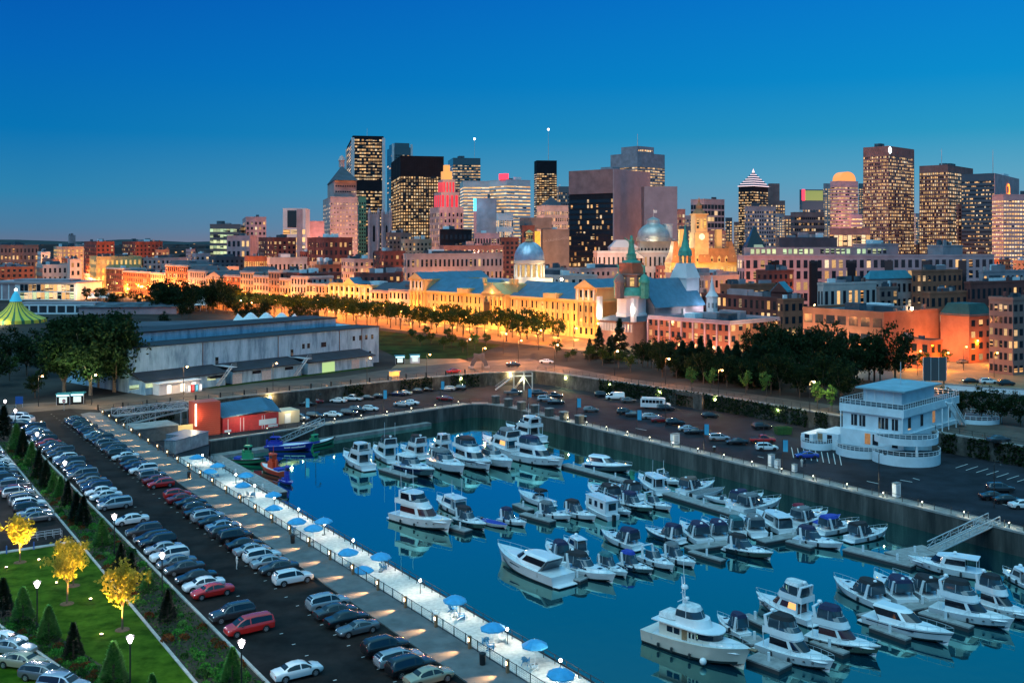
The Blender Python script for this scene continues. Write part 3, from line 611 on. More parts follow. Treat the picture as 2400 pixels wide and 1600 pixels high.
    if rails and kind not in ('runabout', 'tug', 'houseboat'):
        m = MB(); hs = .55 if L > 8 else .4; tr = [.45 + .55 * k / 9 for k in range(10)]
        for sg in (1, -1):
            pts = [(xx(t) - (.03 if t > .98 else 0), sg * bt(t) * .93, sh(t) + hs * (1 if k else .15)) for k, t in enumerate(tr)]
            for p, q in zip(pts, pts[1:]): m.bar(p, q, .035)
            for k in range(1, 10, 2): m.bar((pts[k][0], pts[k][1], sh(tr[k])), pts[k], .03)
        m.put('bow_rail', steel, R)
    def dome(x, y, z, r=.3):
        m = MB(); m.lathe([(r * .3, -.25), (r * .4, 0), (r, .05), (r, r * .6), (r * .7, r * 1.05), (.01, r * 1.2)], 10, (x, y, z)); m.put('radar_dome', gelw, R, 50)
    def mast(x, y, z, h): MB().bar((x, y, z), (x - .04 * h, y, z + h), .05).put('antenna', gelw, R)
    def arch(x, w, z0, z1, lean=-.5, lw=.5):
        m = MB()
        for sg in (1, -1):
            m.loft([[(x + a, sg * w, z0), (x + a, sg * (w - .12), z0), (x + a - lw, sg * (w - .12), z0), (x + a - lw, sg * w, z0)] if k == 0 else
                    [(x + a + lean, sg * w * .9, z1), (x + a + lean, sg * (w * .9 - .12), z1), (x + a + lean - lw * .7, sg * (w * .9 - .12), z1), (x + a + lean - lw * .7, sg * w * .9, z1)] for k, a in ((0, 0), (1, 0))], 0, True)
        m.box(x + lean - lw * .7, x + lean, -w * .9, w * .9, z1 - .06, z1 + .06); m.put('radar_arch', gelw, R)
    def canopy(xa, xf, w, z0, z1, cm, front=.6, side=True):
        """canvas top on bows with clear side curtains"""
        lo = plan(xa, xa + (xf - xa) * .55, xf + front, w, z0, 5); hi = plan(xa + .1, xa + (xf - xa) * .55, xf, w * .9, z1 - .40, 5); tp = plan(xa + .25, xa + (xf - xa) * .55, xf - .2, w * .7, z1, 5)
        m = MB(); m.loft([hi, tp], 0); m.poly(tp[::-1], 0); m.put('canopy', CANV[cm], R, 50)
        if side:
            n = len(lo)
            for i0, i1 in ((0, 4), (4, n // 2), (n // 2, n - 5), (n - 5, n - 1)): band(lo, hi, i0, i1, .06, .98, 0).put('side_curtain', vinyl, R)
            m = MB(); m.quad(lo[0], lo[-1], hi[-1], hi[0]); m.put('aft_curtain', vinyl, R)
            m = MB()
            for i in (0, 4, n // 2, n - 5, n - 1): m.bar(lo[i], hi[i], .05)
            m.put('canopy_frame', steel, R)
        else:
            m = MB()
            for sg in (1, -1):
                for x in (xa + .2, xf - .3): m.bar((x, sg * w * .88, z0), (x, sg * w * .85, z1 - .1), .04)
            m.put('canopy_frame', steel, R)
    def screen(xs, xf, w, z0, z1, rake, m_=vinyl):
        lo = plan(xs, xs + (xf - xs) * .3, xf, w, z0, 6); hi = plan(xs - .1, xs + (xf - xs) * .2 - rake * .6, xf - rake, w * .86, z1, 6); n = len(lo)
        for i0, i1 in ((0, 5), (5, n - 6), (n - 6, n - 1)): band(lo, hi, i0, i1, 0, 1, 0).put('windshield', m_, R)
        m = MB()
        for p, q in zip(hi, hi[1:]): m.bar(p, q, .06)
        m.put('windshield_frame', steel, R)
    def house(xa, xs, xf, w, z0, z1, rake=.8, tumble=.9, m_=gelw, ov=.12, win=(.35, .85), gm=bglass, nwin=2, nm='cabin', back=True):
        lo = plan(xa, xs, xf, w, z0, 6); hi = plan(xa, xs - rake * .4, xf - rake, w * tumble, z1, 6); n = len(lo); m = MB(); m.loft([lo, hi], 0)
        m.poly(hi[::-1], 0); m.put(nm, m_, R, 35)
        if win:
            k = 4
            for a, c in ((0, k - .0), ) if nwin == 1 else ((0, 2), (2, 4)):
                a, c = int(a), int(c)
                band(lo, hi, a, c, win[0], win[1]).put('side_window', cabglow if lit and a == 0 else gm, R); band(lo, hi, n - 1 - c, n - 1 - a, win[0], win[1]).put('side_window', gm, R)
            band(lo, hi, 5, n - 6, win[0] - .05, win[1] + .05).put('windshield', gm, R)
            if back:
                m = MB(); p = [lerp3(lo[0], hi[0], .1), lerp3(lo[-1], hi[-1], .1), lerp3(lo[-1], hi[-1], .85), lerp3(lo[0], hi[0], .85)]
                m.quad(*[(q[0] - .02, q[1] * .7, q[2]) for q in p]); m.put('aft_door', gm, R)
        return lo, hi
    def fenders(ks, r=.16):
        for t, sg in ks:
            m = MB(); m.lathe([(.02, 0), (r, .08), (r, .55), (.02, .65)], 8, (xx(t), sg * (bt(t) + .1), .25)); m.put('fender', mat('fender_rubber', (.02, .02, .025), .5), R, 50)
    hb = B / 2
    if kind == 'express':
        lo = plan(xx(.36), xx(.55), xx(.90), hb * .78, sh(.5) - .02, 6); hi = plan(xx(.36), xx(.5), xx(.80), hb * .62, sh(.5) + .09 * L ** .75, 6)
        m = MB(); m.loft([lo, hi], 0); m.poly(hi[::-1], 0); m.put('cabin_top', gelw, R, 50)
        m = MB(); m.box(xx(.66), xx(.72), -.3, .3, sh(.5) + .09 * L ** .75 + .01, sh(.5) + .09 * L ** .75 + .05); m.put('deck_hatch', bglass, R)
        for sg in (1, -1):
            m = MB(); p = [lerp3(lo[1], hi[1], .3), lerp3(lo[4], hi[4], .35), lerp3(lo[4], hi[4], .7), lerp3(lo[1], hi[1], .75)]
            m.quad(*[(q[0], sg * (q[1] + .02), q[2]) for q in p][::sg]); m.put('portlight', bglass, R)
        zc = sh(.45) + .07 * L ** .75
        screen(xx(.26), xx(.56), hb * .82, zc - .1, zc + .95, .75)
        arch(xx(.22), hb * .9, s0, zc + 1.35, -.55 if L > 8 else -.3)
        if canvas: canopy(xx(.08), xx(.43), hb * .8, zc + .15, zc + 1.65, canvas, .35)
        if L > 9: dome(xx(.2) - .5, 0, zc + 1.75 if not canvas else zc + 1.62, .25)
        fenders([(.3, -1), (.55, -1), (.3, 1)])
    elif kind in ('flybridge', 'sedan', 'yacht'):
        z1 = sh(.5) + (1.75 if L > 11 else 1.5); hw = hb * .80; xa, xs, xf = xx(.20), xx(.5), xx(.74)
        lo = plan(xx(.5), xx(.68), xx(.94), hb * .72, sh(.6) - .05, 6); hi = plan(xx(.5), xx(.65), xx(.86), hb * .55, sh(.6) + .35, 6)
        m = MB(); m.loft([lo, hi], 0); m.poly(hi[::-1], 0); m.put('cabin_top', gelw, R, 50)
        gm = redglass if lit == 'red' else bglass
        house(xa, xs, xf, hw, s0 - .1, z1, 1.9 if kind != 'sedan' else 1.5, .88, win=(.42, .84), gm=gm)
        if kind != 'sedan':                                  # flybridge coaming overhanging the cockpit
            lo = plan(xx(.10), xx(.40), xx(.58), hw * .98, z1 - .02, 6); hi = plan(xx(.10), xx(.38), xx(.54), hw * .96, z1 + .75, 6); m = MB(); m.loft([lo, hi], 0)
            m.poly(lo, 0); m.put('flybridge', gelw, R, 45); m = MB(); lo2 = [(p[0] * .99, p[1] * .93, z1 + .12) for p in lo]; m.poly(lo2[::-1], 0); m.put('flybridge_floor', deckm, R)
            screen(xx(.30), xx(.53), hw * .93, z1 + .74, z1 + 1.2, .35)
            m = MB()
            for y in (-.5, .5): m.box(xx(.33), xx(.33) + .55, y - .3, y + .3, z1 + .15, z1 + .75); m.box(xx(.33) - .12, xx(.33), y - .3, y + .3, z1 + .15, z1 + 1.15)
            m.put('helm_seat', gelw, R)
            if top == 'hard':
                house(xx(.20), xx(.36), xx(.50), hw * .9, z1 + .7, z1 + 2.0, .7, .92, win=(.1, .85), nm='hardtop', back=True); arch(xx(.2), hw * .9, z1, z1 + 2.1, -.3); zt = z1 + 2.1
            else:
                arch(xx(.2), hw, z1 + .1, z1 + 1.9, -.5); zt = z1 + 1.95
                if canvas: canopy(xx(.17), xx(.46), hw * .9, z1 + .75, z1 + 2.2, canvas, .3); zt = z1 + 2.2
            if kind == 'yacht':
                house(xx(.16), xx(.34), xx(.48), hw * .85, z1 + .7, z1 + 2.3, .8, .9, nm='sky_lounge'); zt = z1 + 2.4
            dome(xx(.16), 0, zt, .3)
            for sg in (1, -1): MB().bar((xx(.12), sg * hw * .95, s0), (xx(.11), sg * hw * .95, z1), .08).put('deck_post', gelw, R)
        else:
            m = MB(); m.loft([plan(xx(.03), xx(.3), xx(.5), hw * .98, z1, 5), plan(xx(.03), xx(.3), xx(.5), hw * .98, z1 + .10, 5)], 0, True); m.put('hardtop', gelw, R, 40); zt = z1 + .1
            for sg in (1, -1): MB().bar((xx(.05), sg * hw * .9, s0), (xx(.05), sg * hw * .9, z1), .07).put('deck_post', gelw, R)
            if canvas: canopy(xx(.04), xx(.2), hw * .92, s0, z1 - .05, canvas, .1)
            dome(xx(.35), 0, zt + .2, .28)
        if antenna: mast(xx(.2), hw * .8, zt, 3.2); mast(xx(.2), -hw * .8, zt, 3.0)
        for t in (.55, .68, .78):
            for sg in (1, -1):
                m = MB(); m.ball((xx(t), sg * (bt(t) * .97 + .01), sh(t) * .66), .16, 8, 0, .5); m.put('portlight', bglass, R)
        fenders([(.25, 1), (.5, 1), (.25, -1), (.5, -1)])
    elif kind == 'coupe':                                     # long low coupe with a domed hardtop
        z1 = sh(.5) + 1.55; hw = hb * .84
        lo = plan(xx(.42), xx(.62), xx(.9), hb * .7, sh(.55) - .05, 6); hi = plan(xx(.42), xx(.6), xx(.8), hb * .5, sh(.55) + .4, 6); m = MB(); m.loft([lo, hi], 0); m.poly(hi[::-1], 0); m.put('cabin_top', gelw, R, 50)
        l2 = plan(xx(.22), xx(.45), xx(.72), hw, s0 - .05, 7); h2 = plan(xx(.12), xx(.36), xx(.52), hw * .80, z1 - .12, 7); h3 = plan(xx(.13), xx(.34), xx(.46), hw * .6, z1 + .08, 7); n = len(l2)
        m = MB(); m.loft([l2, h2, h3], 0); m.poly(h3[::-1], 0); m.put('hardtop', gelw, R, 50)
        for i0, i1 in ((0, 2), (2, 5), (n - 3, n - 1), (n - 6, n - 3)): band(l2, h2, i0, i1, .45, .93).put('side_window', bglass, R)
        band(l2, h2, 6, n - 7, .45, .95).put('windshield', bglass, R)
        m = MB(); a, c = l2[0], h2[0]; m.quad((a[0] - .03, -a[1] * .9, a[2] - .3), (a[0] - .03, a[1] * .9, a[2] - .3), (c[0] - .03, c[1] * .9, c[2] - .25), (c[0] - .03, -c[1] * .9, c[2] - .25)); m.put('aft_door', vinyl, R)
        for sg in (1, -1):
            m = MB(); t0, t1 = .45, .62; m.quad((xx(t0), sg * (bt(t0) + .02), sh(t0) * .72), (xx(t1), sg * (bt(t1) + .01), sh(t1) * .68), (xx(t1), sg * (bt(t1) + .02), sh(t1) * .78), (xx(t0), sg * (bt(t0) + .03), sh(t0) * .76)); m.put('hull_window', bglass, R)
    elif kind == 'trawler':
        z1 = sh(.4) + 1.45; hw = hb * .78
        m = MB(); m.loft([plan(xx(.18), xx(.55), xx(.72), hb * .74, s0 - .2, 5), plan(xx(.18), xx(.55), xx(.72), hb * .74, z1, 5)], 0); m.poly(plan(xx(.14), xx(.55), xx(.74), hb * .9, z1 + .01, 5)[::-1]); m.put('deckhouse', HULLS[hull], R, 35)
        m = MB(); m.loft([plan(xx(.12), xx(.55), xx(.74), hb * .95, z1 + .02, 5), plan(xx(.12), xx(.55), xx(.74), hb * .95, z1 + .14, 5)], 0, True); m.put('boat_deck', gelw, R, 40)
        for sg in (1, -1):
            for x in (.26, .33, .48, .515, .55):
                w = .8 if x < .4 else .28; MB().box(xx(x), xx(x) + w, sg * hb * .745 - .01, sg * hb * .745 + .01, z1 - .95, z1 - .3).put('side_window', bglass, R)
            MB().box(xx(.41), xx(.41) + .75, sg * hb * .745 - .012, sg * hb * .745 + .012, s0 + .1, z1 - .2).put('side_door', teak, R)
        lo = plan(xx(.5), xx(.60), xx(.70), hb * .72, z1 - 1.1, 5); hi = plan(xx(.5), xx(.58), xx(.67), hb * .70, z1 + .1, 5); n = len(lo)
        band(plan(xx(.5), xx(.55), xx(.72), hb * .74, s0 - .2, 5), plan(xx(.5), xx(.55), xx(.72), hb * .74, z1, 5), 4, n - 5, .58, .95, .03).put('windshield', bglass, R)
        lo = plan(xx(.6), xx(.72), xx(.93), hb * .62, sh(.75) - .4, 5); hi = plan(xx(.6), xx(.72), xx(.88), hb * .55, sh(.75) + .25, 5); m = MB(); m.loft([lo, hi]); m.poly(hi[::-1]); m.put('trunk_cabin', gelw, R, 50)
        house(xx(.34), xx(.5), xx(.62), hb * .66, z1 + .14, z1 + 1.05, .4, .95, win=None, nm='flybridge'); canopy(xx(.33), xx(.52), hb * .62, z1 + 1.0, z1 + 2.2, 'white', .4)
        m = MB(); m.loft([plan(xx(.14), xx(.24), xx(.33), 1.0, z1 + .2, 5), plan(xx(.15), xx(.24), xx(.32), .95, z1 + .75, 5), plan(xx(.18), xx(.24), xx(.29), .6, z1 + 1.0, 5)], 0, True); m.put('covered_dinghy', CANV['white'], R, 50)
        m = MB(); m.tube([(xx(.36), 0, z1 + .2), (xx(.33), 0, z1 + 5.2)], .16, 8, 0, .06); m.bar((xx(.345), -1.1, z1 + 2.6), (xx(.345), 1.1, z1 + 2.6), .07); m.bar((xx(.345), -.5, z1 + 3.5), (xx(.345), .5, z1 + 3.5), .05); m.put('mast', gelw, R); dome(xx(.36), 0, z1 + 3.9, .42); dome(xx(.38), 0, z1 + 2.7, .3)
        mast(xx(.30), hb * .6, z1, 6.5); mast(xx(.44), -hb * .6, z1 + .3, 5.5)
        fenders([(.2, -1), (.34, -1), (.52, -1)]); m = MB(); m.ball((xx(.66), -bt(.66) - .35, .55), .42, 10); m.put('ball_fender', gelw, R, 60)
        m = MB(); m.ball((-L / 2 - .2, -hb * .5, 1.0), .35, 10); m.put('ball_fender', gelw, R, 60)
        MB().box(xx(.98), xx(1.05), -.25, .25, s1 - .1, s1).put('bow_pulpit', teak, R)
    elif kind == 'houseboat':
        lo = [(xx(.06), hb * .86), (xx(.75), hb * .86), (xx(.75), -hb * .86), (xx(.06), -hb * .86)]; MB().hull(lo, s0 - .1, s0 + 2.3).put('cabin', gelw, R); MB().hull([(x * 1.06, y * 1.06) for x, y in lo], s0 + 2.3, s0 + 2.42).put('cabin_roof', gelw, R)
        for sg in (1, -1):
            for x in (.14, .34, .54): MB().box(xx(x), xx(x) + .9, sg * hb * .865 - .015, sg * hb * .865 + .015, s0 + .9, s0 + 1.9).put('side_window', bglass, R)
        MB().box(xx(.06) - .02, xx(.06) + .01, -.9, .6, s0 + .7, s0 + 1.9).put('aft_window', bglass, R)
        m = MB()
        for sg in (1, -1): m.bar((xx(.06), sg * hb * .85, s0 + 2.9), (xx(.75), sg * hb * .85, s0 + 2.9), .05); m.bar((xx(.06), sg * hb * .85, s0 + 2.4), (xx(.06), sg * hb * .85, s0 + 2.9), .05)
        m.put('roof_rail', steel, R); m = MB(); m.box(-L / 2 - .5, -L / 2, -.25, .25, .0, 1.0); m.put('outboard_motor', black, R)
    elif kind == 'runabout':
        if not top: screen(xx(.35), xx(.6), hb * .8, s0, s0 + .55, .4)
        m = MB(); m.loft([[(xx(t), -bt(t) * .95, sh(t) + .01), (xx(t), 0, sh(t) + .35 * sin(pi * min(1, (t + .05) * 1.3)) ** .6 if t < .74 else sh(t) + .05), (xx(t), bt(t) * .95, sh(t) + .01)] for t in [.02, .15, .3, .45, .6, .74]], 0, closed=False); m.put('boat_cover', CANV[top or canvas], R, 50)
        m = MB(); m.box(-L / 2 - .45, -L / 2, -.2, .2, .0, .9); m.put('outboard_motor', black, R)
    elif kind == 'open':
        MB().box(xx(.30), xx(.42), -.5, .5, s0 - .5, s0 + .5).put('console', gelw, R); screen(xx(.34), xx(.5), hb * .75, s0 + .1, s0 + .75, .4)
        if canvas: canopy(xx(.2), xx(.45), hb * .75, s0 + .3, s0 + 1.8, canvas, .2, side=False)
    elif kind == 'tug':
        H = HULLS[hull]; q = .5 if name == 'work_barge' else .78; x0 = .12 if name == 'work_barge' else .42
        lo = plan(xx(x0 - .05), xx(x0 + .13), xx(x0 + .25), hb * .5, s0, 5); hi = plan(xx(x0 - .05), xx(x0 + .13), xx(x0 + .23), hb * .46, s0 + 1.9 * q, 5); m = MB(); m.loft([lo, hi], 0, True); m.put('deckhouse', H, R, 40)
        lo = plan(xx(x0), xx(x0 + .1), xx(x0 + .17), hb * .36, s0 + 1.9 * q, 5); hi = plan(xx(x0 - .01), xx(x0 + .1), xx(x0 + .19), hb * .40, s0 + 3.8 * q, 5); m = MB(); m.loft([lo, hi], 0, True); m.put('wheelhouse', H, R, 40)
        for i0, i1 in ((0, 4), (5, len(lo) - 6), (len(lo) - 5, len(lo) - 1)): band(lo, hi, i0, i1, .45, .85).put('wheelhouse_window', bglass, R)
        m = MB(); m.loft([plan(xx(x0 - .03), xx(x0 + .1), xx(x0 + .21), hb * .46, s0 + 3.8 * q, 5), plan(xx(x0), xx(x0 + .1), xx(x0 + .18), hb * .34, s0 + 4.05 * q, 5)], 0, True); m.put('wheelhouse_roof', H, R, 40)
        MB().tube([(xx(x0 + .04), 0, s0 + 4 * q), (xx(x0 + .04), 0, s0 + 6 * q)], .06).put('mast', H, R); MB().lathe([(.3, 0), (.3, 2.4 * q), (.26, 2.6 * q)], 10, (xx(x0 - .09), 0, s0), caps=True).put('funnel', H, R, 40)
        if name == 'work_barge' and hull == 'blue':
            m = MB(); rq = random.Random(6)
            for k in range(20):
                if k != 6:
                    t = .42 + k * .021; h = rq.uniform(.35, .5) if k in (0, 5, 13, 19) else .26
                    for sg in (1, -1): m.box(xx(t), xx(t) + .2, sg * (bt(t) * 1.0 + .02) - .02, sg * (bt(t) * 1.0 + .02) + .02, sh(t) * .62, sh(t) * .62 + h)
            m.put('hull_lettering', white, R)
        m = MB(); m.tube([(xx(t), bt(t) * 1.02, sh(t)) for t in ts[:-1]] + [(xx(1) + .05, 0, sh(1))] + [(xx(t), -bt(t) * 1.02, sh(t)) for t in ts[-2::-1]], .16, 6); m.put('rubbing_strake', H if hull != 'green' else black, R, 60)
        m = MB(); m.box(xx(.08), xx(.30), -hb * .6, hb * .6, s0 + .02, s0 + .5); m.put('aft_hatch', CANV['blue'], R)
    return R
ZI, ZE, ZK, ZR, ZN, ZD, ZT = zone(780, 960, .2466), zone(1160, 1080, .2126), zone(1480, 1080, .2126), zone(1900, 1200, .2551), zone(1480, 1330, .2126), zone(1500, 1000, .3827), zone(340, 920, .1701)
FLEET = [  # zone, stern px, bow px, kind, canvas, label, options
 (ZI, 330, 575, 115, 480, 'flybridge', 'white', 'white flybridge cruiser with a dinghy on its stern, westernmost of the back row', dict(top='hard')),
 (ZI, 570, 505, 400, 415, 'flybridge', 'black', 'white flybridge cruiser with twin satellite domes in the back row', dict(antenna=True)),
 (ZI, 860, 470, 655, 400, 'flybridge', 'black', 'white flybridge cruiser with a black top behind the covered express boat', {}),
 (ZI, 640, 560, 955, 652, 'express', 'white', 'white express cruiser wrapped in a pale cover beside the back pontoon', dict(stripe='navy')),
 (ZI, 975, 515, 1240, 630, 'express', 'grey', 'white express cruiser with a grey top between the covered boat and the motor yacht', {}),
 (ZI, 1090, 440, 930, 375, 'flybridge', 'black', 'white cruiser with a hardtop moored stern out in the back row', dict(top='hard')),
 (ZI, 1190, 480, 1490, 602, 'flybridge', 'black', 'white motor yacht with a dark bimini in the middle of the back row', dict(stripe='thin')),
 (ZI, 1420, 470, 1695, 582, 'express', None, 'white open express boat without a canopy in the back row', {}),
 (ZI, 1760, 450, 1440, 345, 'flybridge', 'grey', 'large white yacht with lit saloon windows moored stern out below the basin corner', dict(lit=True)),
 (ZI, 1960, 310, 1660, 225, 'yacht', None, 'tallest white yacht of the marina, three decks, below the basin corner', dict(antenna=True)),
 (ZI, 1760, 470, 2180, 562, 'flybridge', 'navy', 'white flybridge yacht with a navy top, easternmost of the back row', {}),
 (ZI, 630, 1035, 1110, 1168, 'flybridge', None, 'big white motor yacht with a pinkish flybridge and two antennas, alone on the west side', dict(lit='red', antenna=True, top='hard')),
 (ZI, 1215, 990, 1000, 890, 'sedan', 'white', 'boxy white cabin cruiser moored stern out behind the pinkish motor yacht', dict(antenna=True)),
 (ZI, 1195, 1060, 1445, 1150, 'express', 'black', 'express boat with a black hull side beside the pinkish motor yacht', dict(stripe='black')),
 (ZI, 1445, 1075, 1640, 1130, 'runabout', 'blue', 'small runabout under a bright blue cover beside the black sided boat', dict(top='blue')),
 (ZI, 1610, 1060, 1825, 1115, 'express', 'navy', 'small express boat with a navy top next to the blue covered runabout', {}),
 (ZE, 600, 505, 275, 405, 'open', 'black', 'white fishing boat with a tall radar mast and dark bimini beside the short pontoon', dict(antenna=True)),
 (ZE, 490, 600, 830, 662, 'express', 'grey', 'white express boat with a pinkish bow below the fishing boat', {}),
 (ZE, 790, 585, 1105, 672, 'express', 'black', 'white express boat between the pinkish bowed boat and the houseboat', {}),
 (ZE, 1290, 650, 1010, 530, 'houseboat', None, 'pinkish white boxy houseboat with an outboard motor', {}),
 (ZE, 1330, 500, 1040, 350, 'express', 'black', 'express boat with a sagging black top behind the houseboat', {}),
 (ZE, 1570, 430, 1270, 320, 'express', 'black', 'express boat with a tall black canopy beside the white trawler cabin', {}),
 (ZE, 1260, 540, 1490, 615, 'express', 'navy', 'express boat with its bow showing just east of the houseboat', {}),
 (ZE, 1420, 490, 1730, 582, 'express', 'navy', 'express boat with a dark hull and wraparound windshield', dict(stripe='black')),
 (ZE, 1660, 480, 1935, 562, 'express', None, 'white express boat without a top at the end of its row', {}),
 (ZE, 1840, 375, 1600, 240, 'sedan', None, 'white cabin cruiser with a tall glazed wheelhouse moored stern out at the main pontoon', dict(antenna=True)),
 (ZE, 1800, 215, 2035, 280, 'express', None, 'white express boat with a yellow cover on its bow against the quay side', {}),
 (ZE, 1020, 70, 1490, 132, 'coupe', None, 'sleek sport yacht with a navy hull side against the quay side', dict(stripe='navy')),
 (ZK, 560, 375, 900, 300, 'express', 'brown', 'small boat with a brownish canvas top on the quay side of the main pontoon', {}),
 (ZK, 680, 405, 1015, 345, 'runabout', 'black', 'white runabout under a dark cover on the main pontoon', dict(top='grey')),
 (ZK, 1090, 470, 850, 440, 'open', None, 'low open boat lying along the main pontoon', {}),
 (ZK, 1120, 525, 1440, 440, 'express', 'navy', 'small cruiser with a navy top and tall arch on the quay side', {}),
 (ZK, 1200, 570, 1630, 500, 'express', 'grey', 'white cruiser with a grey curtained cockpit on the quay side', {}),
 (ZK, 1740, 650, 2090, 600, 'open', 'maroon', 'white boat with a maroon top on the quay side', dict(antenna=True)),
 (ZK, 1800, 730, 2150, 640, 'express', 'grey', 'white boat with a raised grey screen next to the maroon topped boat', {}),
 (ZK, 2000, 725, 2290, 650, 'runabout', 'blue', 'boat under a blue cover behind the pair of moored cruisers', dict(top='blue')),
 (ZR, 100, 205, 430, 150, 'express', 'blue', 'white cruiser draped with a royal blue canvas', {}),
 (ZR, 370, 275, 690, 215, 'express', 'black', 'white boat with a bulging black cockpit cover at the end of a finger', {}),
 (ZK, 540, 910, 170, 810, 'express', 'navy', 'navy hulled cruiser with a navy top pointing at the open water', dict(stripe='navy')),
 (ZK, 800, 930, 550, 760, 'express', 'navy', 'white cruiser with a navy canopy, western of the stern out pair', {}),
 (ZK, 1000, 905, 790, 740, 'express', 'navy', 'white cruiser with a navy canopy, eastern of the stern out pair', {}),
 (ZK, 1190, 830, 990, 700, 'express', 'teal', 'pale blue boat with a dark green top beside the stern out pair', {}),
 (ZK, 1400, 845, 1210, 680, 'express', 'grey', 'white boat with a grey green curtained cockpit moored stern out', {}),
 (ZK, 1700, 810, 1390, 640, 'sedan', 'black', 'white boat with a wide black bimini moored stern out', {}),
 (ZK, 1075, 985, 1540, 1092, 'express', 'black', 'glossy black hulled cruiser alone at the pontoon end', dict(stripe='black')),
 (ZK, 1830, 890, 2310, 985, 'express', 'navy', 'large white express cruiser with two black fenders at the main pontoon', {}),
 (ZE, 720, 1360, 60, 1090, 'coupe', None, 'big white coupe yacht with a domed roof seen from its stern', {}),
 (ZE, 760, 1120, 580, 970, 'express', 'navy', 'white cruiser with a navy top squeezed behind the domed coupe yacht', {}),
 (ZE, 960, 1040, 770, 920, 'sedan', 'brown', 'cabin boat with a brownish roof behind the dark canopied cruiser', {}),
 (ZE, 800, 1200, 1310, 1352, 'express', 'black', 'express cruiser with black cockpit canvas beside the domed coupe yacht', {}),
 (ZE, 1160, 1180, 1450, 1295, 'express', 'teal', 'pale express boat with a rounded windshield in the central group', {}),
 (ZE, 1560, 980, 1190, 850, 'express', 'navy', 'white cruiser with a navy top pointing at the open water in the central group', {}),
 (ZE, 1400, 1160, 1730, 1258, 'express', 'blue', 'express boat with a blue stripe and blue top in the central group', dict(stripe='navy')),
 (ZE, 1640, 1090, 1965, 1226, 'express', None, 'bare white express boat under a black tent frame in the central group', {}),
 (ZE, 1890, 1070, 2200, 1188, 'express', 'grey', 'white express boat with a pale grey top, easternmost of the central group', {}),
 (ZN, 255, 790, 1265, 1133, 'trawler', None, 'cream coloured trawler yacht with a tall mast and radar domes', dict(hull='cream')),
 (ZN, 1240, 770, 960, 600, 'express', 'navy', 'cruiser with a navy canopy moored stern out behind the cream trawler', {}),
 (ZN, 1985, 625, 1400, 400, 'flybridge', 'white', 'white flybridge cruiser pointing at the open water with a clear curtained cockpit', dict(lit='red')),
 (ZN, 1470, 900, 2200, 1163, 'flybridge', 'black', 'white flybridge cruiser with a black top beside the cream trawler', {}),
 (ZR, 10, 1170, 615, 1335, 'flybridge', 'navy', 'flybridge cruiser with a black hull bottom and reddish windshield', dict(lit='red', stripe='black')),
 (ZR, 560, 1010, 1280, 1232, 'coupe', None, 'white sport yacht with a blue sunpad on its foredeck', dict(stripe='thin')),
 (ZR, 1160, 915, 1840, 1092, 'flybridge', 'black', 'white flybridge cruiser with orange lit cabin windows', dict(lit=True)),
 (ZR, 640, 875, 230, 690, 'express', 'black', 'express boat with a black cockpit cover, western of three moored stern out', {}),
 (ZR, 880, 860, 600, 650, 'express', 'navy', 'express boat with a navy cockpit cover, middle of three moored stern out', {}),
 (ZR, 1150, 840, 770, 650, 'express', 'black', 'express boat with a black cockpit cover, eastern of three moored stern out', {}),
 (ZR, 1300, 800, 1050, 680, 'express', 'grey', 'cruiser with a grey curtained cockpit behind the orange lit cruiser', {}),
 (ZR, 1530, 850, 2010, 1020, 'flybridge', 'black', 'flybridge cruiser with a wide black top at the edge of the near group', {}),
 (ZR, 1540, 600, 920, 500, 'sedan', None, 'white aft cabin yacht with a big hardtop below the gangway', {}),
 (ZR, 1990, 690, 1790, 590, 'sedan', 'brown', 'white boat with a tan wheelhouse near the quay wall past the gangway', {}),
]
for zf, sx_, sy_, bx_, by_, kind, canvas, label, opt in FLEET:
    p = G(*zf(sx_, sy_), WAT); q = G(*zf(bx_, by_), WAT); d = q - p; L = d.length * 1.10
    L = max(6.0, min(19, L)); c = (p + q) / 2
    make_boat(L, kind, canvas, label=label, group='boats moored in the marina', loc=(c.x, c.y, WAT), rz=atan2(d.y, d.x), **opt)
for (a, e, hull, label, nm, L) in (((1290, 960), (1560, 980), 'green', 'green tug boat with a small wheelhouse at the timber dock', 'tug_boat', 7.6), ((1960, 1160), (1560, 1040), 'red', 'orange red tug boat with a blue deck at the timber dock', 'tug_boat', 8.6), ((1880, 1215), (2040, 1300), 'blue', 'small blue and red launch behind the orange tug', 'tug_boat', 4.6), ((1700, 790), (2290, 790), 'blue', 'long blue work barge with white lettering below the gangway', 'work_barge', 11), ((2330, 740), (2560, 690), 'green', 'low dark green workboat beyond the blue barge', 'work_barge', 8)):
    p = G(*ZT(*a), WAT); q = G(*ZT(*e), WAT); d = q - p; c = (p + q) / 2
    make_boat(L, 'tug', None, hull=hull, label=label, group='work boats at the head of the basin', loc=(c.x, c.y, WAT), rz=atan2(d.y, d.x), name=nm)
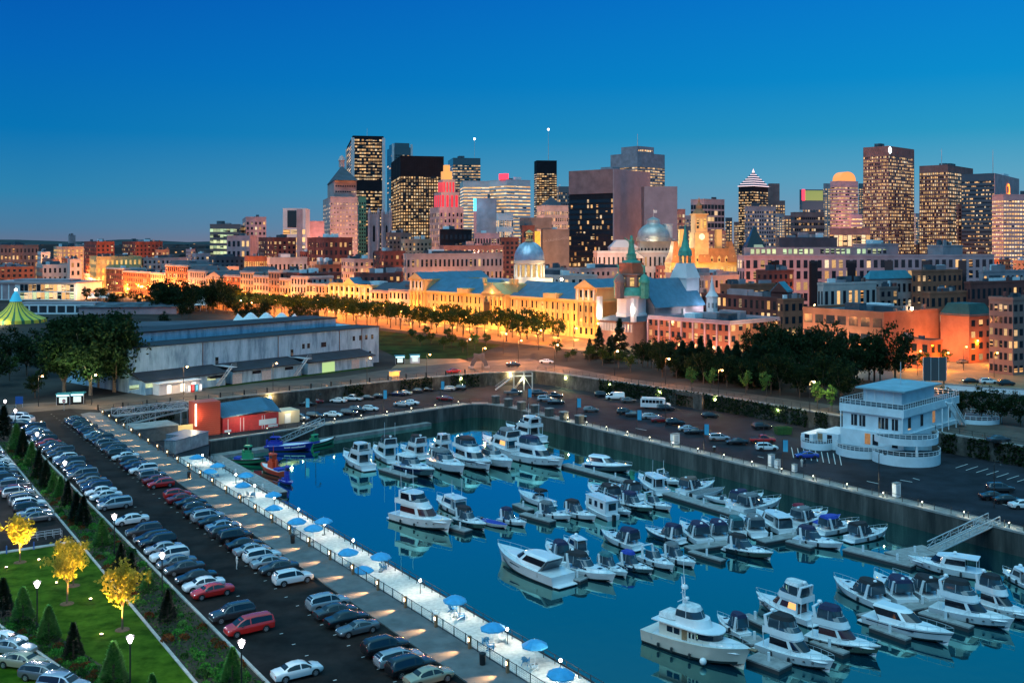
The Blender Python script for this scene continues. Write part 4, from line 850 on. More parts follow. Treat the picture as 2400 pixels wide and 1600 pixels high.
# floating pontoons
plank = mat('pontoon_boards', (.30, .30, .29), .8, noise=(1.2, .3)); pfloat = mat('pontoon_float', (.03, .03, .035), .7)
def dock(p, q, w, label, cat='pontoon', z=WAT + .62, nm='pontoon'):
    d = (q - p).normalized(); n = Vector((-d.y, d.x, 0)) * w / 2; t = thing(nm, label, cat, (p + q) / 2); c = (p + q) / 2
    P = [(p - c - n)[:2], (q - c - n)[:2], (q - c + n)[:2], (p - c + n)[:2]]; t.location = (c.x, c.y, 0)
    MB().hull(P, z - .18, z).put('deck_boards', plank, t); MB().hull([(x * .985, y * .985) for x, y in P], WAT - .2, z - .18).put('float', pfloat, t)
    m = MB(); k = int((q - p).length / 9)
    for i in range(k + 1):
        r = p - c + (q - p) * (i + .5) / (k + 1); m = MB(); m.box(r.x - .14, r.x + .14, r.y - .14, r.y + .14, z, z + .95); m.put('power_pedestal', white, t)
g = lambda zf, x, y: G(*zf(x, y), WAT + .6)
for a, e, w, l in ((g(ZE, 760, 30), g(ZE, 1450, 215), 2.4, 'long pontoon running from the navy topped yacht toward the houseboat row'), (g(ZK, 390, 345), g(ZK, 1240, 600), 2.6, 'main pontoon between the boat rows and the quay wall'), (g(ZR, 330, 325), g(ZR, 960, 480), 2.6, 'main pontoon leading to the foot of the gangway'),
                   (g(ZI, 475, 555), g(ZI, 770, 640), 2.0, 'short pontoon in front of the back row of boats'), (g(ZK, 620, 955), g(ZK, 1080, 890), 2.2, 'cross pontoon behind the black hulled cruiser'), (g(ZK, 1420, 875), g(ZK, 1900, 790), 2.2, 'cross pontoon joining the main pontoon'), (g(ZK, 650, 985), g(ZK, 1015, 1090), 1.2, 'narrow finger pontoon beside the black hulled cruiser'),
                   (g(ZK, 1720, 870), g(ZK, 2000, 945), 1.2, 'narrow finger pontoon beside the large express cruiser'), (g(ZE, 230, 465), g(ZE, 395, 535), 1.6, 'stub pontoon beside the fishing boat'), (g(ZE, 300, 570), g(ZE, 640, 660), 1.6, 'pontoon in front of the pinkish bowed boat'), (g(ZE, 830, 1260), g(ZE, 985, 1300), 1.8, 'short pontoon beside the domed coupe yacht'),
                   (g(ZI, 1130, 1100), g(ZI, 1290, 1145), 1.8, 'short pontoon at the bow of the pinkish motor yacht'), (g(ZN, 1250, 510), g(ZN, 1480, 620), 1.4, 'finger pontoon behind the cream trawler'), (g(ZN, 1330, 960), g(ZN, 1700, 1090), 2.6, 'wide pontoon end at the bow of the cream trawler'), (g(ZN, 1260, 800), g(ZN, 1450, 780), 2.4, 'cross pontoon behind the cream trawler'),
                   (g(ZR, 560, 1040), g(ZR, 900, 1160), 1.2, 'finger pontoon beside the sport yacht'), (g(ZR, 1010, 910), g(ZR, 1480, 1050), 1.3, 'finger pontoon beside the orange lit cruiser'), (g(ZR, 20, 1175), g(ZR, 330, 1290), 1.3, 'finger pontoon below the reddish windshield cruiser'), (g(ZR, 480, 960), g(ZR, 1200, 800), 2.2, 'cross pontoon behind the near group of boats'), (g(ZR, 780, 400), g(ZR, 1130, 335), 4.5, 'broad landing pontoon at the foot of the gangway')):
    dock(a, e, w, l)
dock(Q(222, 68.1, 0), Q(183, 68.1, 0), 6.8, 'wide timber dock between the beach and the tugs', 'dock', WAT + .8, 'timber_dock')
# ================================================================ buildings
wallm = lambda n, c, a=.25: mat('wall_' + n, c, .85, noise=(.12, a), spec=.2)
ST = dict(brick=wallm('red_brick', (.23, .075, .05), .35), dbrick=wallm('dark_brick', (.20, .065, .055), .35), obrick=wallm('orange_brick', (.38, .13, .075), .3), stone=wallm('grey_stone', (.46, .35, .33)), pale=wallm('pale_stone', (.54, .45, .42)), tan=wallm('tan_stone', (.48, .35, .26)), pink=wallm('pink_concrete', (.54, .33, .34)),
          conc=wallm('tower_concrete', (.36, .29, .31)), dconc=wallm('brown_concrete', (.27, .15, .145)), dark=wallm('black_curtain_wall', (.014, .013, .018)), glass=mat('blue_curtain_wall', (.05, .075, .10), .12, spec=.9), white=wallm('white_render', (.62, .60, .60), .12), cream=wallm('cream_stone', (.62, .45, .20), .2), slate=wallm('slate', (.08, .09, .11)), green=mat('copper_green', (.05, .30, .22), .55, noise=(.6, .3)), brown=wallm('brown_stone', (.25, .16, .14)))
bluer = mat('blue_metal_roof', (.07, .17, .25), .45, .2, noise=(.3, .2)); tealr = mat('teal_metal_roof', (.05, .22, .28), .5, noise=(.3, .2)); redr = mat('red_tile_roof', (.30, .07, .03), .7, noise=(.8, .3))
WM = {}
def winmesh(w, h, m):
    k = (round(w, 1), round(h, 1), m)
    if k not in WM:
        b = MB(); b.box(-w / 2, w / 2, -.05, .10, -h / 2, h / 2); WM[k] = b.mesh('window', MT[m])
    return WM[k]
def facade(root, rects, w, h, m, nmax=100, name='window', start=0):
    """rects: (x, y, z, rz) in the building's frame; the first nmax become objects, the rest one part"""
    me = winmesh(w, h, m)
    for x, y, z, rz in rects[:nmax]: ob(name, me, root, (x, y, z), rz)
    if len(rects) > nmax:
        b = MB()
        for x, y, z, rz in rects[nmax:]:
            c, s = cos(rz) * w / 2, sin(rz) * w / 2; o = (sin(rz) * .05, -cos(rz) * .05)
            b.quad((x - c + o[0], y - s + o[1], z - h / 2), (x + c + o[0], y + s + o[1], z - h / 2), (x + c + o[0], y + s + o[1], z + h / 2), (x - c + o[0], y - s + o[1], z + h / 2))
        o = b.put('more_windows', MT[m], root); o['kind'] = 'stuff'
rb = random.Random(3)
def frame(xl, xc, xr, d, th=None, aspect=1.0):
    wl = (xc - xl) / F * d; wr = (xr - xc) / F * d
    if th is None: th = atan2(max(wr, .5), max(wl, .5) * aspect)
    else: th = radians(th)
    kl, kr, Xc = (xl - 1200) / F, (xr - 1200) / F, X(xc, d)
    ll = (Xc - kl * d) / max(.05, cos(th) + kl * sin(th)); lr = (kr * d - Xc) / max(.05, sin(th) - kr * cos(th))
    return Xc, th, max(1.5, ll), max(1.5, lr)
def bld(label, xl, xc, xr, yt, d, wall='stone', win='w_some', fl=None, nl=None, nr=None, th=None, z0=0, ww=.55, wh=.55, top=.06, bot=0.0, roof=None, cat='building', name=None, group=None, units=1, par=.9, piers=False, bands=False, lwin=True, rwin=True, fs=3.6, cornice=None, aspect=1.0, cap=100, winr=None, rows=None, at=None):
    if at: Xc, d, th, ll, lr, H = at
    else: Xc, th, ll, lr = frame(xl, xc, xr, d, th, aspect); H = Z(yt, d) - z0
    root = thing(name or ('office_tower' if H > 70 else 'building'), label, cat, (Xc, d, z0), pi / 2 - th, group)
    b = MB(); b.box(0, lr, 0, ll, -1, H - par)
    fl = fl or max(2, int(H * (1 - top - bot) / fs)); fh = H * (1 - top - bot) / fl
    nl = nl or max(2, int(ll / 3.4)); nr = nr or max(2, int(lr / 3.4))
    if piers:
        for i in range(nl + 1): y = ll * i / nl; b.box(-.35, 0, max(0, y - .22), min(ll, y + .22), 0, H - par)
        for i in range(nr + 1): x = lr * i / nr; b.box(max(0, x - .22), min(lr, x + .22), -.35, 0, 0, H - par)
    if bands:
        for k in range(fl + 1):
            z = H * bot + fh * k; b.box(-.3, lr + .02, -.3, 0, z - fh * .18, z + fh * .18); b.box(-.3, 0, 0, ll + .02, z - fh * .18, z + fh * .18)
    b.put('wall', ST[wall], root)
    r = MB(); t = .35
    for x0, x1, y0, y1 in ((-.15, lr + .15, -.15, t), (-.15, lr + .15, ll - t, ll + .15), (-.15, t, t, ll - t), (lr - t, lr + .15, t, ll - t)): r.box(x0, x1, y0, y1, H - par, H)
    r.put('parapet', ST[cornice or wall], root)
    MB().poly([(0, 0, H - par + .05), (lr, 0, H - par + .05), (lr, ll, H - par + .05), (0, ll, H - par + .05)]).put('roof', roof or roofd, root)
    for k in range(units):
        w, e = lr * rb.uniform(.08, .28), ll * rb.uniform(.08, .28); x, y = rb.uniform(.08, .68) * lr, rb.uniform(.08, .68) * ll
        u = MB(); u.box(x, x + w, y, y + e, H - par + .05, H - par + rb.uniform(1.6, 3.2) * (1 + H / 150)); u.put('rooftop_unit', rb.choice([ST['slate'], ST['conc'], white, roofd]), root)
    if H < 45 and units:
        for k in range(rb.randint(1, 3)): u = MB(); x = rb.uniform(.05, .9) * lr; y = rb.choice([.3, ll - 1.2]); u.box(x, x + 1.1, y, y + .9, H - par, H + rb.uniform(.8, 1.8)); u.put('chimney', rb.choice([ST['dbrick'], ST['stone'], ST['brown']]), root)
    if cornice:
        m = MB(); m.box(-.5, lr + .05, -.5, -.16, H - par - .5, H - par + .1); m.box(-.5, -.16, -.16, ll, H - par - .5, H - par + .1); m.put('cornice', ST[cornice], root)
    rl = [(0, ll * (i + .5) / nl, H * bot + fh * (k + .5), -pi / 2) for k in range(fl - 1, -1, -1) for i in range(nl)] if lwin and ll > 2.5 else []
    rr = [(lr * (i + .5) / nr, 0, H * bot + fh * (k + .5), 0) for k in range(fl - 1, -1, -1) for i in range(nr)] if rwin and lr > 2.5 else []
    if rows: rl = [q for q in rl if rows(q[2] / H)]; rr = [q for q in rr if rows(q[2] / H)]
    tot = max(1, len(rl) + len(rr)); a = int(cap * len(rl) / tot)
    if rl: facade(root, rl, ll / nl * ww, fh * wh, win, a)
    if rr: facade(root, rr, lr / nr * ww, fh * wh, winr or win, cap - a)
    return root, ll, lr, H
def pyramid(root, x0, x1, y0, y1, z0, z1, m, nm='roof', t=0.0):
    cx, cy = (x0 + x1) / 2, (y0 + y1) / 2
    tp = [(cx + (x - cx) * t, cy + (y - cy) * t) for x, y in ((x0, y0), (x1, y0), (x1, y1), (x0, y1))] if t else [(cx - .05, cy - .05), (cx + .05, cy - .05), (cx + .05, cy + .05), (cx - .05, cy + .05)]
    b = MB(); b.hull([(x0, y0), (x1, y0), (x1, y1), (x0, y1)], z0, z1, top=tp); return b.put(nm, m, root)
def antenna(root, x, y, z0, z1, r=.6, beacon=None):
    b = MB(); b.tube([(x, y, z0), (x, y, z1)], r, 6, 0, r * .4); a = b.put('antenna', ST['white'], root)
    if beacon:
        b = MB(); b.ball((x, y, z1 + r), r * 2.6, 8); b.put('beacon', mat('beacon_' + beacon, (1, 1, 1), emit=({'white': (1, .92, .85), 'red': (1, .08, .06)}[beacon], 6), sample=False), root)
def emis(n, c, s): return mat('lit_' + n, tuple(min(1, q * .3) for q in c), .5, emit=(c, s), sample=False)
# ---- downtown towers, from the river side of town to Mount Royal's side
r, ll, lr, H = bld('tallest dark office tower, bands of lit floors between pale corner columns', 812, 827, 899, 318, 1500, 'dark', 'w_tower', fl=40, nl=3, nr=14, ww=.9, wh=.5, top=.02, rows=lambda q: not .585 < q < .66 and not .97 < q and not .30 < q < .33, units=2, piers=False)
for x, y in ((0, 0), (lr, 0), (0, ll), (lr, ll)): MB().hull([(x - 2.2, y - 2.2), (x + 2.2, y - 2.2), (x + 2.2, y + 2.2), (x - 2.2, y + 2.2)], -1, H * .985).put('corner_column', ST['white'], r)
antenna(r, lr * .6, ll * .5, H, H + 22, .5)
r, ll, lr, H = bld('slim blue glass tower with a pale flared edge behind the black grid tower', 907, 921, 965, 345, 1850, 'glass', 'w_few', fl=45, nl=3, nr=8, ww=.8, units=0)
MB().hull([(-1.5, -1.5), (2, -1.5), (2, 2), (-1.5, 2)], -1, H + 6).put('corner_column', ST['white'], r); MB().hull([(lr - 2, -1.5), (lr + 1.5, -1.5), (lr + 1.5, 2), (lr - 2, 2)], -1, H + 6).put('corner_column', ST['white'], r); MB().box(4, lr - 4, 2, ll, H, H + 8).put('crown', ST['glass'], r)
r, ll, lr, H = bld('broad black tower with a full grid of square lit windows', 917, 939, 1040, 365, 1250, 'dark', 'w_office', fl=30, nl=6, nr=17, ww=.62, wh=.6, top=.17, piers=True, units=1)
r, ll, lr, H = bld('stone tower with a dark pyramid roof and small lantern', 757, 774, 838, 461, 1100, 'stone', 'w_office', fl=18, nl=5, nr=9, ww=.35, wh=.42, units=0)
MB().box(lr * .18, lr, ll * .1, ll, H - .9, H + 18).put('upper_tier', ST['stone'], r); pyramid(r, lr * .15, lr * 1.02, 0, ll, H + 18, H + 37, ST['slate']); b = MB(); b.lathe([(3.2, 0), (3.2, 7), (4, 8), (2.5, 12), (.1, 14)], 10, (lr * .58, ll * .5, H + 35)); b.put('lantern', ST['pale'], r, 40)
facade(r, [(lr * (.25 + .085 * i), ll * .1, H + z, 0) for z in (6, 12) for i in range(9)], 1.8, 1.6, 'w_few')
bld('narrow dark green glass slab beside the pyramid roofed tower', 838, 841, 858, 461, 1180, 'green', 'w_few', units=0, nl=1, nr=3, fl=20)
r, ll, lr, H = bld('short office block with a big dark screen framed in white', 658, 663, 716, 488, 1000, 'white', 'w_bright', fl=9, nl=3, nr=3, ww=.9, wh=.6, rows=lambda q: q < .72, units=0); MB().box(lr * .2, lr * .6, -.35, -.05, H * .74, H * .97).put('screen', dglass, r); MB().box(lr * .62, lr * .86, -.6, -.05, 0, H * .99).put('stair_shaft', ST['conc'], r)
bld('pale residential tower with corner balconies beside the lit glass office', 562, 576, 624, 508, 1000, 'pink', 'w_some', fl=12, ww=.5, units=2)
bld('glass office block with glowing yellow floors at the city edge', 476, 492, 563, 525, 960, 'glass', 'w_grn', fl=10, nl=4, nr=9, ww=.95, wh=.55, units=2)
bld('low pink block with scattered lit windows in front of the glass office', 524, 532, 586, 552, 850, 'pink', 'w_some', fl=5, units=1)
bld('windowless pinkish wall block beside the stone tower', 706, 724, 760, 518, 1085, 'pink', 'w_few', lwin=True, rwin=False, units=0)
r, ll, lr, H = bld('pale glass tower with slanted top and a white mast', 1050, 1062, 1126, 370, 1700, 'glass', 'w_tower', fl=36, nl=4, nr=12, ww=.9, wh=.45, bands=True, units=1); antenna(r, lr * .85, ll * .3, H - 60, Z(323, 1700), .7, 'white')
r, ll, lr, H = bld('curved pale tower with bright bands of lit floors', 1078, 1086, 1147, 424, 1420, 'white', 'w_bright', fl=26, nl=3, nr=6, ww=.95, wh=.4, units=1)
r, ll, lr, H = bld('white banded office tower with a red rooftop sign', 1145, 1187, 1243, 420, 1450, 'white', 'w_bright', fl=24, nl=7, nr=6, ww=.96, wh=.36, units=2)
b = MB(); b.box(-2, lr * .1, ll * .02, ll * .35, H, H + 8); b.put('rooftop_sign', emis('red', (1, .03, .06), 3), r)
r, ll, lr, H = bld('slim dark tower topped by the tallest mast', 1252, 1258, 1305, 376, 1720, 'dark', 'w_office', fl=40, nl=2, nr=8, ww=.8, wh=.5, top=.12, units=0, bands=True); antenna(r, lr * .65, ll * .5, H, Z(302, 1720), .7, 'white')
r, ll, lr, H = bld('square stone office block with a low dark pyramid roof', 1258, 1276, 1332, 481, 1000, 'pale', 'w_office', fl=11, nl=7, nr=11, ww=.5, wh=.5, units=0); pyramid(r, lr * .1, lr * .8, ll * .1, ll * .9, H, H + 9, ST['slate'])
bld('narrow dark slab between the mast tower and the courthouse slab', 1305, 1309, 1335, 437, 1320, 'glass', 'w_some', fl=22, nl=2, nr=5, units=1)
# stepped art deco tower with red light
r, ll, lr, H = bld('stepped art deco stone tower with red floodlit setbacks and a golden top', 1008, 1030, 1086, 485, 950, 'stone', 'w_some', fl=12, nl=6, nr=6, ww=.4, wh=.6, piers=True, units=0)
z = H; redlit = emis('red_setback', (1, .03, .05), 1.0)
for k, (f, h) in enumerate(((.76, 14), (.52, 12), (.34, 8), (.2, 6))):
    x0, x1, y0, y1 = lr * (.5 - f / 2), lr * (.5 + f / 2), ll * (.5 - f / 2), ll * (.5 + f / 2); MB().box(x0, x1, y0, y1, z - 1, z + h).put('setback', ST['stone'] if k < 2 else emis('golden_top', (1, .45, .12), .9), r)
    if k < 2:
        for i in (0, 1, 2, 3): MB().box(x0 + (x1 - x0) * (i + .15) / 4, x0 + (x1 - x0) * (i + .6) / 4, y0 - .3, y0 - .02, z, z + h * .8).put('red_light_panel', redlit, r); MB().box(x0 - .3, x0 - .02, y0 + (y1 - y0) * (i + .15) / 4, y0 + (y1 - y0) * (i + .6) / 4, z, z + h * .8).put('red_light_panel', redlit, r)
    z += h
bld('blank grey concrete block with a blue lit corner', 1110, 1117, 1164, 464, 900, 'conc', 'w_few', lwin=False, rwin=False, units=1)
bld('pale block with rows of lit windows right of the blank concrete block', 1163, 1166, 1203, 500, 890, 'white', 'w_office', fl=6, nr=9, nl=1, units=1)
b = MB(); b.box(-1.2, 1.2, -.3, .3, -5.5, 5.5); tag(b.put('blue_sign', emis('cyan', (.05, .55, 1), 3.5), loc=(X(1113, 893), 893, Z(480, 893))), 'glowing blue sign on the blank concrete block', 'sign', kind='thing')
# courthouse slab
r, ll, lr, H = bld('huge slab courthouse, dark glass side and blank granite end', 1334, 1437, 1522, 396, 850, 'dark', 'w_few', fl=17, nl=24, nr=5, ww=.95, wh=.62, rwin=False, top=.24, units=1, rows=None)
MB().box(-.4, lr, -1.0, -.05, -1, H).put('granite_end', wallm('purple_granite', (.34, .27, .29), .15), r); MB().box(-.6, -.05, -.05, ll, H * .80, H).put('granite_band', ST['dconc'], r)
facade(r, [(0, ll * (i + .5) / 24, H * z, -pi / 2) for z in (.03, .08, .145, .2) for i in range(0, 24, 2) if (i * 7 + int(z * 100)) % 3], 2.6, 2.4, 'w_bright')
r, ll, lr, H = bld('lower granite wing of the courthouse slab', 1503, 1510, 1587, 437, 840, 'dconc', 'w_few', lwin=False, rwin=False, units=0); MB().box(-.1, lr + .1, -.3, -.02, -1, H + .1).put('granite_end', MT['wall_purple_granite'], r)
# cross shaped tower behind
r, ll, lr, H = bld('wide cross shaped tower behind the courthouse slab, with a lit roof storey', 1431, 1494, 1558, 358, 1700, 'conc', 'w_office', fl=34, nl=10, nr=11, ww=.85, wh=.5, top=.12, bands=True, units=0, th=50); MB().box(lr * .1, lr * .7, ll * .1, ll * .7, H, H + 12).put('crown', ST['conc'], r); facade(r, [(lr * (.15 + .06 * i), ll * .1, H + 5, 0) for i in range(9)], 2.4, 3, 'w_bright'); antenna(r, lr * .3, ll * .3, H + 10, H + 34, .9)
bld('small brown lit slab right of the courthouse wing', 1586, 1590, 1606, 490, 1100, 'dconc', 'w_office', fl=12, units=0)
r, ll, lr, H = bld('brick block beside a gap of yellow scaffolding light', 1220, 1224, 1253, 528, 790, 'dbrick', 'w_few', fl=6, units=1)
r, ll, lr, H = bld('tall blank brick wall with faded painted lettering', 1268, 1272, 1334, 537, 800, 'brown', 'w_few', rwin=False, lwin=False, units=1); MB().box(-lr * .85, -lr * .2 if False else lr * .35, 1, ll * .5, H, H + 9).put('penthouse', ST['brown'], r)
fc = bpy.data.curves.new('painted_lettering', 'FONT'); fc.body = 'LA SAUVEGARDE'; fc.size = lr * .125; fc.align_x = 'CENTER'; fc.materials.append(mat('faded_paint', (.36, .26, .25), .9)); fo = ob('painted_lettering', fc); me_ = bpy.data.meshes.new_from_object(fo.evaluated_get(bpy.context.evaluated_depsgraph_get())); bpy.data.objects.remove(fo); fo = ob('painted_lettering', me_, r, (lr * .5, -.12, H - 9)); fo.rotation_euler = (pi / 2, -.14, 0)
b = MB(); b.box(-2.2, 2.2, 0, .5, 0, 26); tt = tag(b.put('stair_tower', emis('yellow_stairs', (1, .55, .06), .9), loc=(X(1260, 797), 797, Z(620, 797))), 'yellow lit stair tower between two brick blocks', 'stair tower', kind='thing')
for k in range(5):
    m = MB(); m.bar((-2, -.1, 1 + k * 5), (2, -.1, 5.5 + k * 5), .4, .1); m.put('stair_flight', black, tt)
bld('low black block with a water tank roof in front of the art deco tower', 1026, 1031, 1106, 537, 820, 'dark', 'w_few', fl=7, units=2)
bld('pink stone block of eight window bays behind the market dome', 1107, 1112, 1171, 546, 800, 'pink', 'w_some', fl=6, nr=9, units=1)
bld('dark red block peeking left of the market dome', 1171, 1174, 1216, 556, 780, 'dbrick', 'w_few', units=1)
# Gothic twin towers
for i, (x0, x1, l) in enumerate(((863, 887, 'western'), (894, 915, 'eastern'))):
    r, ll, lr, H = bld('%s gothic church tower with battlements and a tall pointed opening' % l, x0, x0 + 3, x1, 502, 900, 'conc', 'w_dark', lwin=False, rwin=False, units=0, cat='church tower', name='church_tower')
    for z0, z1 in ((H * .25, H * .48), (H * .62, H * .84)):
        b = MB(); w = lr * .13; b.poly([(lr / 2 - w, -.1, z0), (lr / 2 + w, -.1, z0), (lr / 2 + w, -.1, z1 - w), (lr / 2, -.1, z1 + w), (lr / 2 - w, -.1, z1 - w)]); b.put('belfry_opening', ST['dark'], r)
    for k in range(5): MB().box(lr * k / 5, lr * (k + .5) / 5, -.2, .8, H, H + 2).put('battlement', ST['conc'], r)
    for x in (0, lr): b = MB(); b.lathe([(1.4, 0), (1.4, H + 2), (.05, H + 6)], 8, (x, 0, 0)); b.put('corner_turret', ST['conc'], r)
# right cluster
r, ll, lr, H = bld('glass tower with a stepped pyramid crown outlined in white light', 1731, 1766, 1800, 436, 1500, 'dark', 'w_tower', fl=30, nl=9, nr=9, ww=.85, wh=.5, units=0)
z = H; glow = emis('crown_line', (1, .72, .75), 1.6)
for k in range(6):
    f = 1.04 - k * .17; g = f - .1; x0, x1, y0, y1 = lr * (.5 - f / 2), lr * (.5 + f / 2), ll * (.5 - f / 2), ll * (.5 + f / 2); h = 3.5
    b = MB(); b.hull([(x0, y0), (x1, y0), (x1, y1), (x0, y1)], z, z + h, top=[(lr * (.5 - g / 2), ll * (.5 - g / 2)), (lr * (.5 + g / 2), ll * (.5 - g / 2)), (lr * (.5 + g / 2), ll * (.5 + g / 2)), (lr * (.5 - g / 2), ll * (.5 + g / 2))]); b.put('crown_step', ST['glass'], r)
    b = MB(); b.box(x0 - .6, x1 + .6, y0 - .6, y0 - .1, z, z + .9); b.box(x0 - .6, x0 - .1, y0 - .1, y1, z, z + .9); b.put('light_strip', glow, r); z += h
pyramid(r, lr * .45, lr * .55, ll * .45, ll * .55, z, z + 6, glow, 'spire')
r, ll, lr, H = bld('stepped lit tower tucked behind the pyramid crowned tower', 1800, 1806, 1840, 470, 1560, 'dconc', 'w_office', fl=20, nl=2, nr=6, units=0); MB().box(0, lr * .62, 0, ll, H, H + 26).put('upper_tier', ST['dconc'], r)
bld('grey office slab with lit lower floors below the pyramid crowned tower', 1745, 1752, 1818, 483, 1210, 'conc', 'w_some', fl=16, nl=2, nr=12, units=1)
r, ll, lr, H = bld('glass block with a red sign and a green lit hall on top', 1874, 1880, 1930, 444, 1500, 'glass', 'w_some', fl=18, nl=2, nr=8, units=0, top=.25); MB().box(1, lr - 1, -.5, -.1, H * .86, H * .985).put('lit_hall', emis('green_hall', (.42, .55, .16), .45), r); MB().box(-.6, 4, -.9, -.55, H * .86, H * 1.0).put('red_sign', emis('red', (1, .03, .06), 3), r); MB().box(lr * .4, lr * .95, -.5, -.1, H * .5, H * .7).put('lit_hall', emis('pink_hall', (1, .3, .32), .6), r)
bld('broad terraced office block below the red signed glass block', 1853, 1862, 1932, 497, 1300, 'dconc', 'w_some', fl=10, nl=3, nr=14, ww=.8, wh=.4, bands=True, units=2)
r, ll, lr, H = bld('pink stone tower with a glowing orange arched crown', 1946, 1966, 2011, 424, 1500, 'pink', 'w_office', fl=24, nl=6, nr=9, ww=.9, wh=.42, bands=True, units=0)
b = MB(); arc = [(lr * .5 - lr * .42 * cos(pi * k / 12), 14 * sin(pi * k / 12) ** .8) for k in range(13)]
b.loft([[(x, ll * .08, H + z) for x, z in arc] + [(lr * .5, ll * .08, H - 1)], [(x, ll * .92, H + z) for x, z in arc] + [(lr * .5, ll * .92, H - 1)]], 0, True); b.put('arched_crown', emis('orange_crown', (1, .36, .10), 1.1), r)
MB().box(lr * .55, lr * 1.15, -3, ll, -1, H * .62).put('lower_wing', ST['pink'], r); facade(r, [(lr * (.6 + .06 * i), -3, H * .6 - 5 - k * 6, 0) for k in range(9) for i in range(9)], 3.0, 2.0, 'w_bright')
def hexagon(root, x, y, z, s):
    b = MB(); b.poly([(x + s * cos(pi / 2 + k * pi / 3), y, z + s * sin(pi / 2 + k * pi / 3)) for k in range(6)][::-1]); b.put('hexagon_emblem', emis('white_emblem', (.85, 1, 1), 2.6), root)
    b = MB()
    for k in range(3): b.bar((x, y - .15, z), (x + s * .75 * cos(pi / 2 + k * 2 * pi / 3 + pi / 3), y - .15, z + s * .75 * sin(pi / 2 + k * 2 * pi / 3 + pi / 3)), s * .10, .1)
    b.put('emblem_lines', emis('emblem_green', (.2, .6, .5), .6), root)
r, ll, lr, H = bld('tallest brown tower on the mountain side, with a white hexagon sign', 2023.5, 2082, 2142, 342, 1100, 'dconc', 'w_brown', fl=36, nl=15, nr=17, ww=.66, wh=.55, top=.07, bands=True, piers=True, units=1); hexagon(r, 2.2, -.9, H * .968, 4.2)
r, ll, lr, H = bld('second brown tower with lit square windows and a rooftop mast', 2155, 2221, 2280, 386, 1150, 'dconc', 'w_brown', fl=28, nl=15, nr=15, ww=.62, wh=.55, top=.06, bands=True, piers=True, units=2); antenna(r, lr * .2, ll * .4, H, H + 20, .6)
bld('third brown tower, lower and half hidden behind the second', 2241, 2246, 2262, 478, 1120, 'dconc', 'w_some', fl=20, units=0)
r, ll, lr, H = bld('grey glass tower with a concrete end wall carrying an orange letter Q', 2254, 2330, 2387, 406, 1050, 'glass', 'w_some', fl=24, nl=20, nr=10, ww=.9, wh=.35, bands=True, rwin=False, units=2); MB().box(-.1, lr + .1, -.8, -.05, -1, H).put('end_wall', ST['pink'], r); antenna(r, lr * .2, ll * .2, H, H + 26, .5)
b = MB(); orng = emis('orange_letter', (1, .28, .03), 3.2); cx, cz, R0 = lr * .5, H - 15, 7.0
b.loft([[(cx + R0 * q * cos(2 * pi * k / 20), -1.3 - .5 * (q > .9), cz + R0 * q * sin(2 * pi * k / 20)) for k in range(20)] for q in (.68, 1.0)]); b.bar((cx + 2, -1.6, cz - 3), (cx + 8, -1.6, cz - 8), 2.2, .5); b.put('letter_sign', orng, r)
bld('pale banded office slab with a full grid of lit windows at the photo edge', 2325, 2352, 2440, 455, 1000, 'pink', 'w_bright', fl=20, nl=6, nr=14, ww=.7, wh=.42, units=1)
bld('low dark brown hall with a glowing ribbon of windows below the brown towers', 1944, 2040, 2071, 534, 900, 'dconc', 'w_bright', fl=3, nl=9, nr=4, ww=.85, wh=.6, rwin=False, units=0)
bld('unfinished concrete frame tower with lit floors', 1619, 1650, 1698, 466, 1100, 'conc', 'w_few', fl=12, nl=5, nr=6, ww=.85, wh=.7, units=1)
for i, (x0, x1, y, d) in enumerate(sorted(((1838, 1856, 505, 1350), (1606, 1622, 505, 1250), (2012, 2024, 430, 1620), (1700, 1716, 510, 1300), (1720, 1732, 520, 1400), (2143, 2156, 500, 1400), (2283, 2300, 540, 1200), (1590, 1620, 530, 980), (1812, 1838, 500, 1420), (1930, 1946, 430, 1700), (1562, 1590, 545, 950), (1660, 1700, 540, 960)))):
    bld('small lit infill block between towers, %s of its kind from the courthouse slab' % nth(i), x0, x0 + 3, x1, y, d, rb.choice(['dconc', 'conc', 'glass']), 'w_office', units=0, group='infill blocks downtown', cap=30)
# ================================================================ the old town
TG = radians(48.65)
def aX(x, b=0.0):                     # where a column of the photo meets the line b of the town grid
    k = (x - 1200) / F; p = C0 + GB * b
    return (p.x - k * p.y) / (k * GA.y - GA.x)
def row_b(label, x0, x1, yt, wall, win, b0=0.0, dep=18, **k):
    a1, a0 = aX(x0, b0), aX(x1, b0); p = CG(a0, b0); H = Z(yt, p.y)
    return bld(label, 0, 0, 0, 0, 0, wall, win, at=(p.x, p.y, TG, max(3, a1 - a0 - .25), dep, H), **k)
GRP = 'old houses along the boulevard'
def mansard(r, lr, ll, H, h, m, ins=.14, nm='mansard_roof'):
    MB().hull([(-.3, -.3), (lr + .3, -.3), (lr + .3, ll + .3), (-.3, ll + .3)], H, H + h, top=[(lr * ins, ll * ins), (lr * (1 - ins), ll * ins), (lr * (1 - ins), ll * (1 - ins)), (lr * ins, ll * (1 - ins))]).put(nm, m, r)
